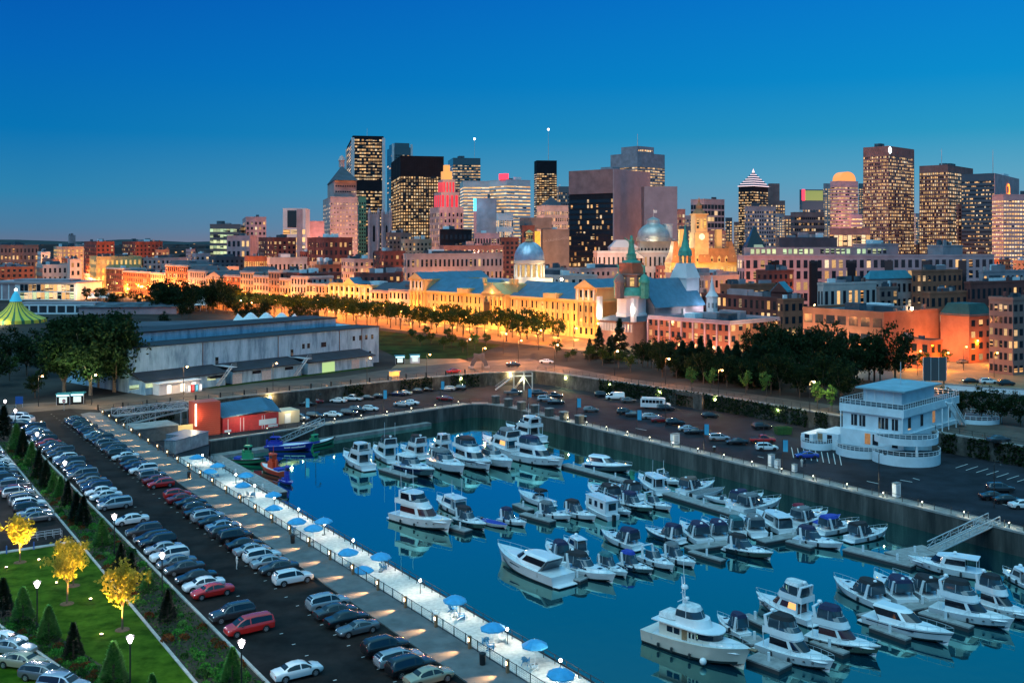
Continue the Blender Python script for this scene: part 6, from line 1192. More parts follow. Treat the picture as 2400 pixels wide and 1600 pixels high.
MB().box(0, LE, -32, -18.05, 11.6, 14.4).put('clerestory_wall', shed, wh); MB().box(-.4, LE, -32.3, -17.6, 14.4, 14.8).put('clerestory_roof', shedr, wh)
for i, (x0, x1) in enumerate(((0, 26.5), (29, 53), (55.5, LW))):                # lean-to wings
    b = MB(); b.box(x0, x1, YI + .05, 0, -1, 3.5); b.put('wing_wall', shed, wh)
    b = MB(); b.loft([[(x, .7, 3.35), (x, .7, 3.6), (x, YI, 5.2), (x, YI, 4.9)] for x in (x0 - .5, x1 + .4)], 0, True); b.put('wing_roof', shedr, wh)
facade(wh, [(x, YI, z, pi) for x, z in ((-6, 8.6), (-3.4, 8.6), (-.8, 8.6), (2, 8.6), (14, 7.6), (15, 7.6), (20.5, 7.7), (22.5, 7.7), (-5, 3.2))], 1.0, 1.5, 'w_dark')
facade(wh, [(x, .0, 2.4, pi) for x in (60, 74, 78.5, 83)], 2.6, 1.1, 'w_grn', name='lit_window'); facade(wh, [(x, 0, 2.6, pi) for x in (57.5, 33.5, 45)], 3.0, .9, 'w_few')
for x in (27.6, 54.2):                                                          # outside stairs
    s_ = MB()
    for k in range(14): s_.box(x + .2 - k * .33 + 4, x + .55 - k * .33 + 4, .1, 1.3, 4.6 - (14 - k) * .33 + .2, 4.6 - (14 - k) * .33 + .3)
    s_.bar((x + 4.4, .15, .2), (x, .15, 4.9), .3, .12); s_.bar((x + 4.4, 1.3, .2), (x, 1.3, 4.9), .3, .12); s_.bar((x + 4.4, 1.3, 1.2), (x, 1.3, 5.9), .07); s_.box(x - 1.6, x + .3, YI, 1.4, 4.8, 4.95); s_.put('stair', steel, wh)
    for yy in (YI + .1, 1.3): s_ = MB(); [s_.bar((x - 1.5, yy, q), (x + .2, yy, q), .06) for q in (5.4, 5.9)]; s_.put('stair_railing', steel, wh)
    MB().box(x - 1.2, x - .2, YI + .02, YI + .12, 4.95, 7.1).put('stair_door', dglass, wh)
for x0, x1, m_ in ((16, 21, 'green_bay'), ): MB().box(x0, x1, -.02, .06, 0, 3.0).put('lit_doorway', emis(m_, (.55, .85, .35), .75), wh)
for x in (6, 40, 50, 66): MB().box(x, x + 3.2, .02, .10, 0, 2.7).put('roller_door', mat('roller_door', (.42, .46, .48), .5, noise=(2, .2)), wh)
MB().box(-9.05 - .1, -9.05, -30, -12, 0, 4).put('end_door', shedr, wh)
for x in (-1.5, 8, 32, 58, 84): MB().box(x, x + .18, YI + .02, YI + .14, 4, 11.5).put('downpipe', rust, wh)
# shop front with vending machines at the far end of the warehouse
kc = thing('kiosk_front', 'lit white shop front with a canopy at the river end of the warehouse', 'shop front', wp + we * 66 + Vector((.771, -.636, 0)) * .3, wr_)
MB().box(0, 12, 0, 3, 0, 2.9).put('wall', white, kc); MB().box(-.3, 12.3, -.2, 3.6, 2.9, 3.1).put('canopy', white, kc)
for x in (1.2, 4.5, 8.5): MB().box(x, x + 1.2, 3.02, 3.08, .3, 2.4).put('lit_door', emis('shop', (1, .9, .75), 1.6), kc)
for i, (c, l) in enumerate((((.75, .75, .75), 'white'), ((.6, .03, .03), 'red'), ((.05, .35, .5), 'cyan'), ((.7, .7, .72), 'pale'))):
    vm = thing('vending_machine', '%s vending machine in the row before the lit shop front' % l, 'vending machine', wp + we * (70 - i * 1.15) + Vector((.771, -.636, 0)) * 4.2, wr_, 'vending machines'); MB().box(-.5, .5, -.4, .4, 0, 1.9).put('cabinet', mat('vend_' + l, c, .4), vm); MB().box(-.4, .2, .41, .43, .4, 1.75).put('lit_front', emis('vend_' + l, tuple(min(1, q * 1.4 + .1) for q in c), 1.2), vm)
# red boathouse at the head of the basin
redp = mat('red_cladding', (.55, .03, .035), .5, noise=(1.2, .2)); redt = mat('red_louvres', (.62, .08, .04), .5)
ZB = lambda x, y: G(340 + x * .1701, 920 + y * .1701, LOW)
p0, p1 = ZB(1070, 565), ZB(1840, 470); bx = (p1 - p0); Lb = bx.length; bh = thing('boathouse', 'red clad boathouse with a blue metal roof and a louvred red tower', 'boathouse', p0, atan2(bx.y, bx.x))
MB().box(0, Lb, 0, 9, 0, 3.6).put('wall', redp, bh); b = MB(); b.loft([[(x, -.6, 3.5 + k), (x, 4.8, 5.9 + k), (x, 9.6, 3.9 + k)] + [(x, 9.6, 3.75 + k), (x, 4.8, 5.7 + k), (x, -.6, 3.3 + k)] for x, k in ((-.4, .3), (Lb * .8, .9), (Lb + .4, .2))], 0, True); b.put('roof', bluer, bh)
for k in range(26): MB().bar((k * Lb / 26, -.6, 3.62 + .3 + k * .02), (k * Lb / 26, 4.8, 6.0 + .3 + k * .02), .08).put('roof_seam', bluer, bh)
for x in (1.2, 4.2, 5.0, 9.6, 10.2): MB().box(x, x + .14, -.06, -.01, .1, 3.2).put('door_frame', white, bh)
for x, w in ((.4, 1.6), (11.2, 2.4), (Lb - 5, 4.4)): MB().box(x, x + w, -.12, -.02, .2 if w < 4 else .9, .75 if w < 4 else 2.2).put('white_panel', white, bh)
MB().box(-6.2, -.6, 0, 4.5, 0, 7.6).put('tower', redt, bh); [MB().box(-6.3, -.55, -.12, -.01, .3 + k * .45, .3 + k * .45 + .2).put('louvre', redt, bh) for k in range(16)]; MB().box(-6.5, -6.25, -.3, .0, 2.5, 7.4).put('light_tube', emis('tube', (1, .82, .55), 5), bh); lamp(bh, (-7.3, -1.2, 5), 900, (1, .75, .45), size=.4); lamp(bh, (Lb * .3, -3.0, 3.6), 500, (1, .8, .5), size=.4)
MB().box(-26, -10, 1, 8, 0, 2.9).put('annex', mat('annex_boards', (.16, .16, .15), .8, noise=(1, .3)), bh); MB().box(-26.2, -9.8, .8, 8.2, 2.9, 3.15).put('annex_roof', conc, bh); MB().box(-9.9, -6.5, 1.2, 1.35, 0, 2.8).put('lit_screen', emis('yellow_screen', (1, .72, .28), .65), bh)
MB().box(Lb + 1, Lb + 7, 3, 8, 0, 3.0).put('side_cabin', mat('cream_cabin', (.55, .48, .34), .6), bh); MB().box(Lb + 3, Lb + 4.6, 2.9, 2.98, .1, 2.4).put('cabin_door', white, bh); lamp(bh, (Lb + 4, 1.2, 3.3), 350, (1, .8, .45), size=.3)
# two container sheds beside the beach
pc = G(430, 1058, LOW); ct = thing('container_shed', 'angled pair of grey steel containers with doors by the beach', 'container', pc, -.35); cm = mat('container_steel', (.30, .36, .40), .5, .2, noise=(.8, .3))
b = MB(); b.box(-6.2, 0, 2.4, 8.4, 0, 2.7); [b.box(-6.2 + k * .4, -6.0 + k * .4, 2.28, 2.4, .1, 2.6) for k in range(15)]; b.put('container', cm, ct); b = MB(); b.box(-2.6, 0, -2.6, 2.38, 0, 2.7); [b.box(-2.6 + k * .4, -2.4 + k * .4, -2.74, -2.6, .1, 2.6) for k in range(6)]; b.put('container', cm, ct); b = MB(); b.box(-6.4, .2, 2.3, 8.6, 2.7, 2.8); b.box(-2.8, .2, -2.8, 2.3, 2.7, 2.82); b.put('roof', bluer, ct); MB().box(-4.6, -2.9, 2.2, 2.3, .2, 2.3).put('door', black, ct)
# footbridges: truss ramps from the promenade to the lower quay
def truss(label, p, q, w, h, n, nm='footbridge', sup=()):
    d = q - p; L = hypot(d.x, d.y); t = thing(nm, label, 'gangway', p, atan2(d.y, d.x)); f = lambda k: d.z * k / n
    b = MB(); b.loft([[(x, -w / 2, z - .12), (x, w / 2, z - .12), (x, w / 2, z), (x, -w / 2, z)] for x, z in ((0, 0), (L, d.z))], 0, True); b.put('walkway', plank, t)
    for sg in (1, -1):
        b = MB(); y = sg * w / 2; b.bar((0, y, h), (L, y, d.z + h), .12); b.bar((0, y, .05), (L, y, d.z + .05), .14); b.bar((0, y, h * .5), (L, y, d.z + h * .5), .05)
        for k in range(n): x0, x1 = L * k / n, L * (k + 1) / n; b.bar((x0, y, f(k)), (x0, y, f(k) + h), .08); a, c = ((0, h), (h, 0))[k % 2]; b.bar((x0, y, f(k) + a), (x1, y, f(k + 1) + c), .07)
        b.put('truss_side', steel, t)
    for k in sup: b = MB(); x = L * k; z = d.z * k; [b.bar((x, s * w / 2, LOW - p.z), (x, s * w / 2, z), .14) for s in (1, -1)]; b.put('support', steel, t)
truss('white truss ramp leaving the promenade end', G(268, 975, .1), G(440, 955, -.5) , 2.4, 1.7, 10, sup=(.5, .95)); truss('second truss ramp folding back down to the lower quay', G(440, 960, -.5), G(285, 998, LOW + .1), 2.4, 1.7, 10, sup=(.1, .5))
truss('white truss gangway from the quay down to the blue barge', G(756, 994, LOW + .2), G(652, 1040, WAT + .8), 1.6, 1.5, 9, 'gangway'); truss('long white gangway from the quay wall down to the pontoons', G(2330, 1222, LOW + .25), G(2186, 1290, WAT + .75), 2.2, 1.1, 8, 'gangway')
# ---------------------------------------------------------------- white pavilion on the quay
Xc, th, ll, lr = frame(1975, 2115, 2241, 207, 45); pv = thing('pavilion', 'white two storey harbour pavilion with rounded terraces, roof railing and penthouse', 'pavilion', (Xc, 207, LOW), pi / 2 - th)
pw_ = mat('pavilion_white', (.64, .75, .80), .5, noise=(.4, .14)); HP = 9.9; F1 = 4.8
MB().box(-.6, lr, -.6, ll + .2, 0, F1).put('ground_floor', pw_, pv); MB().box(0, lr, 0, ll, F1, HP - 1.6).put('upper_floor', pw_, pv); MB().box(-.5, lr + .5, -.5, ll + .5, HP - 1.6, HP).put('roof_slab', pw_, pv); MB().poly([(-.3, -.3, HP + .02), (lr + .3, -.3, HP + .02), (lr + .3, ll + .3, HP + .02), (-.3, ll + .3, HP + .02)]).put('roof_deck', roofd, pv)
MB().box(lr * .2, lr * .8, ll * .2, ll * .85, HP, HP + 2.8).put('penthouse', pw_, pv); MB().box(lr * .2 - 1.2, lr * .8 + 1.2, ll * .2 - 1.2, ll * .85 + 1.2, HP + 2.8, HP + 3.1).put('penthouse_roof', mat('pale_roof', (.22, .38, .45), .6, noise=(.3, .2)), pv); [MB().box(lr * .2 - .1, lr * .2 - .02, ll * q, ll * q + .25, HP, HP + 3).put('pilaster', white, pv) for q in (.32, .48, .64, .78)]
def rail(pts, h=.95, nm='railing', parent=pv, step=1.1):
    b = MB()
    for p, q in zip(pts, pts[1:]):
        p, q = Vector(p), Vector(q); n = max(1, int((q - p).length / step)); b.bar(p + Vector((0, 0, h)), q + Vector((0, 0, h)), .09); b.bar(p + Vector((0, 0, h * .5)), q + Vector((0, 0, h * .5)), .04)
        for k in range(n): c = p + (q - p) * k / n; b.bar(c, c + Vector((0, 0, h)), .07)
    b.put(nm, white, parent)
rail([(lr + .4, ll + .4, HP), (lr + .4, -.4, HP), (-.4, -.4, HP), (-.4, ll + .4, HP), (lr + .4, ll + .4, HP)], 1.1)
facade(pv, [(0, y * ll, 6.7, -pi / 2) for y in (.12, .28, .34, .66, .8)], 1.3, 2.3, 'w_dark'); facade(pv, [(x * lr, 0, 6.7, 0) for x in (.12, .34, .56, .86)], 1.3, 2.4, 'w_dark'); facade(pv, [(-.6, y * ll, 3.2, -pi / 2) for y in (.1, .42, .55)], 1.2, 2.2, 'w_dark')
for y in (.12, .28, .34, .66, .8): MB().bar((-.18, y * ll, 5.6), (-.18, y * ll, 7.8), .09).put('window_bar', white, pv)
def terrace(cx, cy, r, z, a0, a1, h, hb, nm):
    n = 18; arc = [(cx + r * cos(a0 + (a1 - a0) * k / n), cy + r * sin(a0 + (a1 - a0) * k / n)) for k in range(n + 1)]; b = MB(); b.hull(arc, z - hb, z + h); b.put(nm, pw_, pv, 30); b = MB(); b.poly([((x - cx) * .96 + cx, (y - cy) * .96 + cy, z + h + .02) for x, y in arc]); b.put('terrace_deck', roofd, pv); rail([(x, y, z + h) for x, y in arc], .9, step=1.2)
terrace(-1, -1, 6.6, 1.4, radians(135), radians(315), .6, 1.4, 'rounded_terrace'); terrace(-1, -1, 6.2, F1 - .3, radians(135), radians(315), .8, .5, 'rounded_balcony'); terrace(-1.2, ll * .62, 5.2, 1.0, radians(90), radians(270), .5, 1.0, 'rounded_terrace'); MB().tube([(-5.2, -5.2, 2), (-5.2, -5.2, F1 - .8)], .25, 10).put('terrace_column', white, pv)
MB().box(-1.5, 7, ll + .2, ll + 5.2, 0, 3.4).put('side_wing', pw_, pv); MB().box(-3.0, 5, ll + 5.2, ll + 8, 0, 2.9).put('side_wing', pw_, pv); terrace(-1.5, ll + 5, 3.4, .9, radians(90), radians(270), .5, .9, 'rounded_terrace'); facade(pv, [(-1.5, ll + 2.2, 2.0, -pi / 2), (-3.0, ll + 6.6, 1.8, -pi / 2)], 1.1, 2.1, 'w_dark'); MB().box(-1.62, -1.52, ll + 3.8, ll + 4.9, .9, 3.1).put('wooden_door', teak, pv)
b = MB()
for k in range(22): z = HP - .2 - k * .26; b.box(lr * .62 + k * .33, lr * .62 + k * .33 + .34, -3.2, -1.9, z, z + .06)
b.bar((lr * .62, -3.2, HP), (lr * .62 + 7.3, -3.2, HP - 5.7), .16, .3); b.bar((lr * .62, -1.9, HP), (lr * .62 + 7.3, -1.9, HP - 5.7), .16, .3); b.put('outside_stair', white, pv); rail([(lr * .62, -3.2, HP), (lr * .62 + 7.3, -3.2, HP - 5.7)], 1.0, 'stair_railing')
for x in (lr * .5, lr * .62, lr * .62 + 4): MB().bar((x, -2.5, 0), (x, -2.5, HP - 1 if x < lr * .7 else HP - 3), .18).put('stair_post', white, pv)
terrace(lr + 5, -2, 5.5, 4.2, radians(180), radians(400), .7, 1.2, 'rounded_terrace'); MB().tube([(lr * .5, ll * .5, HP + 3.15), (lr * .5, ll * .5, HP + 8)], .08).put('flagpole', steel, pv)
for y in (.0, ll): MB().tube([(-.45, y + (.2 if y else -.2), 0), (-.45, y + (.2 if y else -.2), HP - 1.5)], .14).put('corner_post', white, pv)
# ---------------------------------------------------------------- river side: exhibition hall, big top, tents
d = 690; sc_ = thing('exhibition_hall', 'long white exhibition hall with glowing glass walls on the river side', 'exhibition hall', (X(178, d), d, 0), pi - .12); Ls = X(178, d) - X(-60, d)
MB().box(0, Ls, 0, -30 if False else .01, 0, .02) if False else None
b = MB(); b.box(0, Ls, -34, 0, -1, 11.4); b.put('wall', white, sc_); b = MB(); b.box(-.6, Ls, -34.5, 1.2, 11.4, 12.4); b.box(8, Ls - 20, -20, -6, 12.4, 14); b.put('roof', ST['conc'], sc_)
for k in range(13): MB().box(1.5 + k * 3.0, 4.1 + k * 3.0, .02, .2, 6.2, 10.6).put('upper_window', MT['w_some'] if k > 6 else MT['w_bright'], sc_); MB().box(1.5 + k * 3.0, 4.1 + k * 3.0, .02, .2, .8, 5.4).put('lower_window', MT['w_bright'] if k % 3 else MT['w_grn'], sc_)
for k in range(5): MB().box(44 + k * 5, 48 + k * 5, .02, .1, .6, 10.8).put('wall_panel', ST['conc'], sc_)
d = 505; bt_ = thing('big_top', 'yellow and green striped circus tent with a blue cap', 'circus tent', (X(37, d), d, 0)); sy_ = mat('tent_yellow', (.62, .52, .05), .7); sg_ = mat('tent_green', (.03, .13, .06), .7)
b = MB(); NS = 60; prof = [(14.2, 0), (14.0, 1.6), (9.5, 3.4), (6.0, 5.7), (3.6, 8.3), (2.4, 10.4)]
for k in range(NS):
    a0, a1 = 2 * pi * k / NS, 2 * pi * (k + 1) / NS
    for (r0, z0), (r1, z1) in zip(prof, prof[1:]): b.quad((r0 * cos(a0), r0 * sin(a0), z0), (r0 * cos(a1), r0 * sin(a1), z0), (r1 * cos(a1), r1 * sin(a1), z1), (r1 * cos(a0), r1 * sin(a0), z1), 1 if k % 3 == 0 else 0)
b.put('striped_canvas', [sy_, sg_], bt_); b = MB(); b.lathe([(2.9, 10.3), (2.7, 10.8), (1.5, 13.6), (.3, 15.6)], 16); b.put('cap', mat('tent_cyan', (.05, .42, .62), .6, emit=((.03, .4, .6), .35), sample=False), bt_, 40); MB().ball((0, 0, 16.0), .7).put('top_lamp', emis('star', (1, .93, .75), 8), bt_); lamp(bt_, (0, -17, 2.0), 3500, (1, .85, .5), size=.5); lamp(bt_, (-12, -12, 2.0), 2500, (1, .85, .5), size=.5)
def marquee(label, cx, d, w, h, n, dep=12):
    t = thing('marquee', label, 'marquee', (X(cx, d), d, 0)); b = MB(); wv = [(-w / 2 + w * k / (n * 6), .60 * h + .40 * h * (abs(cos(pi * (k / 6.0))) ** 1.4) * (1 if 0 < k < n * 6 else 0)) for k in range(n * 6 + 1)]
    b.loft([[(x * 1.04, -dep / 2, h * .34), (x * 1.02, -dep / 4, h * .34 + (z - h * .34) * .45), (x, 0, z), (x * 1.02, dep / 4, h * .34 + (z - h * .34) * .45), (x * 1.04, dep / 2, h * .34)] for x, z in wv], 0, closed=False); b.put('canopy', CANV['white'], t, 60)
    for x in (-w / 2, -w / 4, 0, w / 4, w / 2): MB().bar((x * 1.03, -dep / 2 + .1, 0), (x * 1.03, -dep / 2 + .1, h * .36), .15).put('pole', white, t)
marquee('large white marquee with four peaks behind the warehouse', 624, 478, 29, 6.8, 4); marquee('pale blue domed marquee among the park trees', 462, 590, 13, 10, 1, 10); marquee('small white tents with red stalls at the quay market', 235, 690, 14, 6, 2)
marquee('row of little white tent peaks in front of the customs house', 92, 770, 22, 9, 4)
low_ = thing('low_hall', 'low dark roofed hall behind the big tree', 'hall', (X(300, 560), 560, 0), .1); MB().box(-26, 26, 0, 18, 0, 4).put('wall', ST['conc'], low_); MB().hull([(-27, -1), (27, -1), (27, 19), (-27, 19)], 4, 6, top=[(-24, 6), (24, 6), (24, 12), (-24, 12)]).put('roof', roofd, low_)
low_ = thing('low_hall', 'long low flat roofed hall right behind the warehouse', 'hall', (X(400, 420), 420, 0), .25); MB().box(-30, 24, 0, 26, 0, 5).put('wall', ST['conc'], low_); MB().box(-30.3, 24.3, -.3, 26.3, 5, 5.3).put('roof', ST['slate'], low_)
low_ = thing('low_hall', 'flat roofed white shed between the big top and the exhibition hall', 'hall', (X(135, 560), 560, 0), 0); MB().box(-22, 20, 0, 12, 0, 6).put('wall', white, low_); MB().box(-22.3, 20.3, -.3, 12.3, 6, 6.3).put('roof', ST['conc'], low_); [MB().box(-20 + k * 5, -16 + k * 5, -.1, -.02, 1, 4.6).put('door', shedr, low_) for k in range(7)]
# ================================================================ trees and plants
rt = random.Random(21)
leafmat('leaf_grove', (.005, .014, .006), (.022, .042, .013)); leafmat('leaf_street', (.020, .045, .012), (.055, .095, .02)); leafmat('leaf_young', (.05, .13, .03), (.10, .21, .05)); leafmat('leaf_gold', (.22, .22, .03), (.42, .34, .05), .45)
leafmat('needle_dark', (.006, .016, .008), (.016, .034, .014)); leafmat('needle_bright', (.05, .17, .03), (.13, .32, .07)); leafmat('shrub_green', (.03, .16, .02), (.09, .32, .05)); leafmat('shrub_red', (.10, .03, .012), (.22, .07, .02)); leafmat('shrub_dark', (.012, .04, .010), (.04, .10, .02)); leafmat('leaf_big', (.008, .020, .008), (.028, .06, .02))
bark = mat('bark', (.09, .07, .05), .9, noise=(2, .4)); barkp = mat('bark_pale', (.22, .19, .14), .9, noise=(2, .3))
def leaf(b, c, s, rr):
    a = Vector((rr.gauss(0, 1), rr.gauss(0, 1), rr.gauss(0, .7))).normalized(); u = a.orthogonal().normalized(); w = a.cross(u); t = rr.uniform(0, 2 * pi); p, q = u * cos(t) + w * sin(t), w * cos(t) - u * sin(t)
    b.quad(c - p * s, c - q * s * .55, c + p * s, c + q * s * .55)
def crown(name, m, R, cz, nc, nl, ls, seed, shape=None):
    """leaf clumps spread through an uneven volume"""
    rr = random.Random(seed); b = MB()
    for k in range(nc):
        v = Vector((rr.gauss(0, 1), rr.gauss(0, 1), rr.gauss(0, 1))).normalized(); t = rr.uniform(.35, 1) ** .6 * (.80 + .30 * sin(3.1 * atan2(v.y, v.x) + seed) * cos(2.3 * v.z * 2 + seed * .7)); c = Vector((v.x * R[0] * t, v.y * R[0] * t, cz + v.z * R[1] * t))
        if shape: c = shape(c, rr)
        cr = R[0] * rr.uniform(.16, .32)
        for i in range(nl):
            d = Vector((rr.gauss(0, 1), rr.gauss(0, 1), rr.gauss(0, .75))) * cr * .55; leaf(b, c + d, ls * rr.uniform(.6, 1.3), rr)
    return b.mesh(name, MT[m])
def trunk(h, r, R, cz, n, seed, fork=.45):
    rr = random.Random(seed); b = MB(); b.tube([(0, 0, -.2), (.02, .01, h * .5), (.05, -.03, h)], r, 7, 0, r * .6)
    for k in range(n):
        a = 2 * pi * k / n + rr.uniform(-.4, .4); q = rr.uniform(.5, .85); b.tube([(.03, 0, h * rr.uniform(fork, .95)), (R * q * .45 * cos(a), R * q * .45 * sin(a), h + (cz - h) * .5), (R * q * cos(a), R * q * sin(a), cz + R * rr.uniform(-.1, .6))], r * .45, 5, 0, r * .1)
    return b
def cone(name, m, h, r, n, ls, seed, layered=False):
    rr = random.Random(seed); b = MB()
    for k in range(n):
        t = rr.random() ** .75; z = h * (.04 + .96 * (1 - t)); rad = r * t ** .85 * (1 if not layered else .55 + .45 * abs(sin(t * 17))) * rr.uniform(.72, 1.05); a = rr.uniform(0, 2 * pi)
        c = Vector((rad * cos(a), rad * sin(a), z)); o = Vector((cos(a), sin(a), -.35 if layered else .55)).normalized(); w = Vector((-sin(a), cos(a), 0)); s = ls * rr.uniform(.6, 1.3)
        b.quad(c - o * s * .4, c + w * s * .5 + o * s * .2, c + o * s, c - w * s * .5 + o * s * .2)
    return b.mesh(name, MT[m])
def tree_set(fn, n): return [fn(i) for i in range(n)]
def std(m, R, cz, nc, nl, ls, h, r, seed, nb=6, brk=None): return (crown('crown', m, R, cz, nc, nl, ls, seed), trunk(h, r, R[0], cz, nb, seed).mesh('trunk', brk or bark, 50))
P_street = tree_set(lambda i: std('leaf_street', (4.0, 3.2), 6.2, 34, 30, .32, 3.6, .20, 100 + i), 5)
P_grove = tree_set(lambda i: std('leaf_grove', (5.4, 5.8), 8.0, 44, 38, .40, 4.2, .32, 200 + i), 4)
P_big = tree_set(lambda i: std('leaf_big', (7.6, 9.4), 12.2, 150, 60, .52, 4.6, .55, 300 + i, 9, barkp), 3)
P_young = tree_set(lambda i: std('leaf_young', (1.5, 1.7), 3.0, 26, 16, .22, 1.6, .08, 400 + i, 4), 2)
def goldshape(c, rr): return Vector((c.x * (1.0 if c.z > 2.8 else .85), c.y, c.z))
P_gold = tree_set(lambda i: (crown('crown', 'leaf_gold', (1.75, 1.7), 3.5, 46, 24, .17, 500 + i, goldshape), trunk(2.0, .09, 1.6, 3.4, 7, 500 + i, .8).mesh('trunk', bark, 50)), 3)
P_spruce = tree_set(lambda i: (cone('crown', 'needle_dark', 1, .26, 1500, .055, 600 + i, True), MB().tube([(0, 0, -.02), (0, 0, .9)], .02, 6, 0, .004).mesh('trunk', bark)), 2)
P_cdark = tree_set(lambda i: (cone('crown', 'needle_dark', 1, .27, 1100, .07, 620 + i), MB().tube([(0, 0, -.02), (0, 0, .5)], .03, 6).mesh('trunk', bark)), 2)
P_cbri = tree_set(lambda i: (cone('crown', 'needle_bright', 1, .33, 1300, .07, 640 + i), MB().tube([(0, 0, -.02), (0, 0, .5)], .03, 6).mesh('trunk', bark)), 2)
def tree(P, loc, s, label, group, cat='tree', name='tree'):
    c, t = rt.choice(P); r = thing(name, label, cat, loc, rt.uniform(0, 6.28), group); k = s if isinstance(s, tuple) else (s, s, s); r.scale = k; ob('crown', c, r); ob('trunk', t, r); return r
# boulevard rows
for j, b0 in enumerate((-33, -22)):
    for k in range(34):
        a = 1 + k * 9.2
        if k == 3 and j == 0: continue
        s = rt.uniform(1.05, 1.36); tree(P_street, CG(a + rt.uniform(-1, 1), b0 + rt.uniform(-.6, .6), 0), (s, s, s * rt.uniform(.95, 1.12)), 'dark street tree, %s from the plaza in the %s row along the boulevard' % (nth(k), ('outer', 'inner')[j]), 'street trees along the boulevard')
# grove on the river side of the boulevard
for k in range(30):
    x, h = 366 + k * 6.5 + rt.uniform(-2, 2), rt.uniform(12, 18); d = rt.uniform(545, 640) + (x - 366) * .1; s = h / 13.2
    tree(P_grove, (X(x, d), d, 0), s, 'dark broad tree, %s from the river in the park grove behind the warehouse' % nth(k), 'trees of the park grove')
for k in range(26):
    x = 205 + k * 17 + rt.uniform(-8, 8); d = rt.uniform(470, 640) if x > 330 else rt.uniform(600, 700); s = rt.uniform(.5, .8); tree(P_grove, (X(x, d), d, 0), s, 'low dark tree, %s from the river among the tents of the quay market' % nth(k), 'trees among the tents')
for k, (x, d, s) in enumerate(((560, 520, .62), (585, 530, .7), (690, 500, .6), (715, 490, .66), (735, 480, .6), (700, 520, .7))): tree(P_grove, (X(x, d), d, 0), s, 'dark tree beside the large white marquee, %s from the river' % nth(k), 'trees by the marquee')
# small trees of the park
for k, (x, y) in enumerate(((965, 800), (985, 812), (1010, 808), (1040, 820), (1058, 812), (1085, 826), (1113, 820), (1000, 792), (1050, 798), (1140, 812))): tree(P_young if x == 1113 else P_street, G(x, y), 1.5 if x == 1113 else .55, 'bright green lit young tree alone on the park lawn' if x == 1113 else 'small park tree, %s from the warehouse corner on the lawn' % nth(k), 'young park trees')
# dark grove between the road and the brick terrace
sp = [(1404, 838, 60), (1434, 838, 44), (1452, 842, 78), (1428, 850, 50), (1382, 842, 40)] + [(1600 + k * 21, 880 + k * 3 + rt.uniform(-4, 4), rt.uniform(62, 84)) for k in range(11)]
for k, (x, y, hp) in enumerate(sp):
    p = G(x, y); h = hp * p.y / F * 1.25; tree(P_spruce, p, (h * 1.15, h * 1.15, h), 'dark pointed spruce, %s from the road junction in front of the brick terrace' % nth(k), 'spruces in front of the brick terrace', name='spruce_tree')
for k in range(46):
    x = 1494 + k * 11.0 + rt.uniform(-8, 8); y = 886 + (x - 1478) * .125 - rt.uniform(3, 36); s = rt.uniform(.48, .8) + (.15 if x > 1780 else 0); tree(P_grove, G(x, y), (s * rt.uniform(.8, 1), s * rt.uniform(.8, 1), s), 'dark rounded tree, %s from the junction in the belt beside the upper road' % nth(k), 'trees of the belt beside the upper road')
for k in range(17):
    x = 1770 + k * 20 + rt.uniform(-8, 8); y = 872 + k * 2.0 + rt.uniform(-8, 8); s = rt.uniform(.85, 1.28); tree(P_grove, G(x, y), (s * rt.uniform(.75, 1), s * rt.uniform(.75, 1), s), 'tall dark tree with gaps of light, %s from the terrace below the brick hall' % nth(k), 'tall trees below the brick hall')
for k, (x, y, s) in enumerate(((1305, 836, .62), (1381, 848, .6), (1412, 856, .62), (1449, 864, .66), (1478, 872, .6), (1345, 842, .4), (1330, 846, .35))): tree(P_street, G(x, y), s, 'small tree in the strip at the road junction, %s from the plaza' % nth(k), 'trees at the junction')
for k, (x, y, s) in enumerate(((2255, 985, .55), (2300, 990, .6), (2345, 995, .58), (2392, 1000, .6), (2216, 975, .5))): tree(P_grove, G(x, y), s, 'small dark tree on the verge right of the white pavilion, %s from it' % nth(k), 'trees on the verge')
for k, (x, y, s) in enumerate(((2165, 874, .72), (2212, 864, .68), (2112, 868, .6), (2186, 880, .5))): tree(P_street, G(x, y), s, 'small tree on the orange lit plaza, %s from the corner shop' % nth(k), 'plaza trees')
for k, (x, y) in enumerate(((1621, 915), (1666, 918), (1748, 925), (1796, 930), (1916, 958), (1950, 965))): tree(P_young, G(x, y), (1.25, 1.25, 1.45), 'thin young tree beside the upper road, %s from the junction' % nth(k), 'saplings by the upper road')
for k, (x, d, s) in enumerate(((1396, 545, .62), (1420, 555, .78), (1452, 560, .6), (1530, 570, .72), (1552, 565, .66), (1575, 560, .6), (1690, 480, .45), (1775, 470, .45), (2128, 410, .5), (1650, 500, .5))): tree(P_grove, (X(x, d), d, 6), (s * .9, s * .9, s * 1.15), 'dark tree among the roofs, %s from the market dome' % nth(k), 'trees among the roofs')
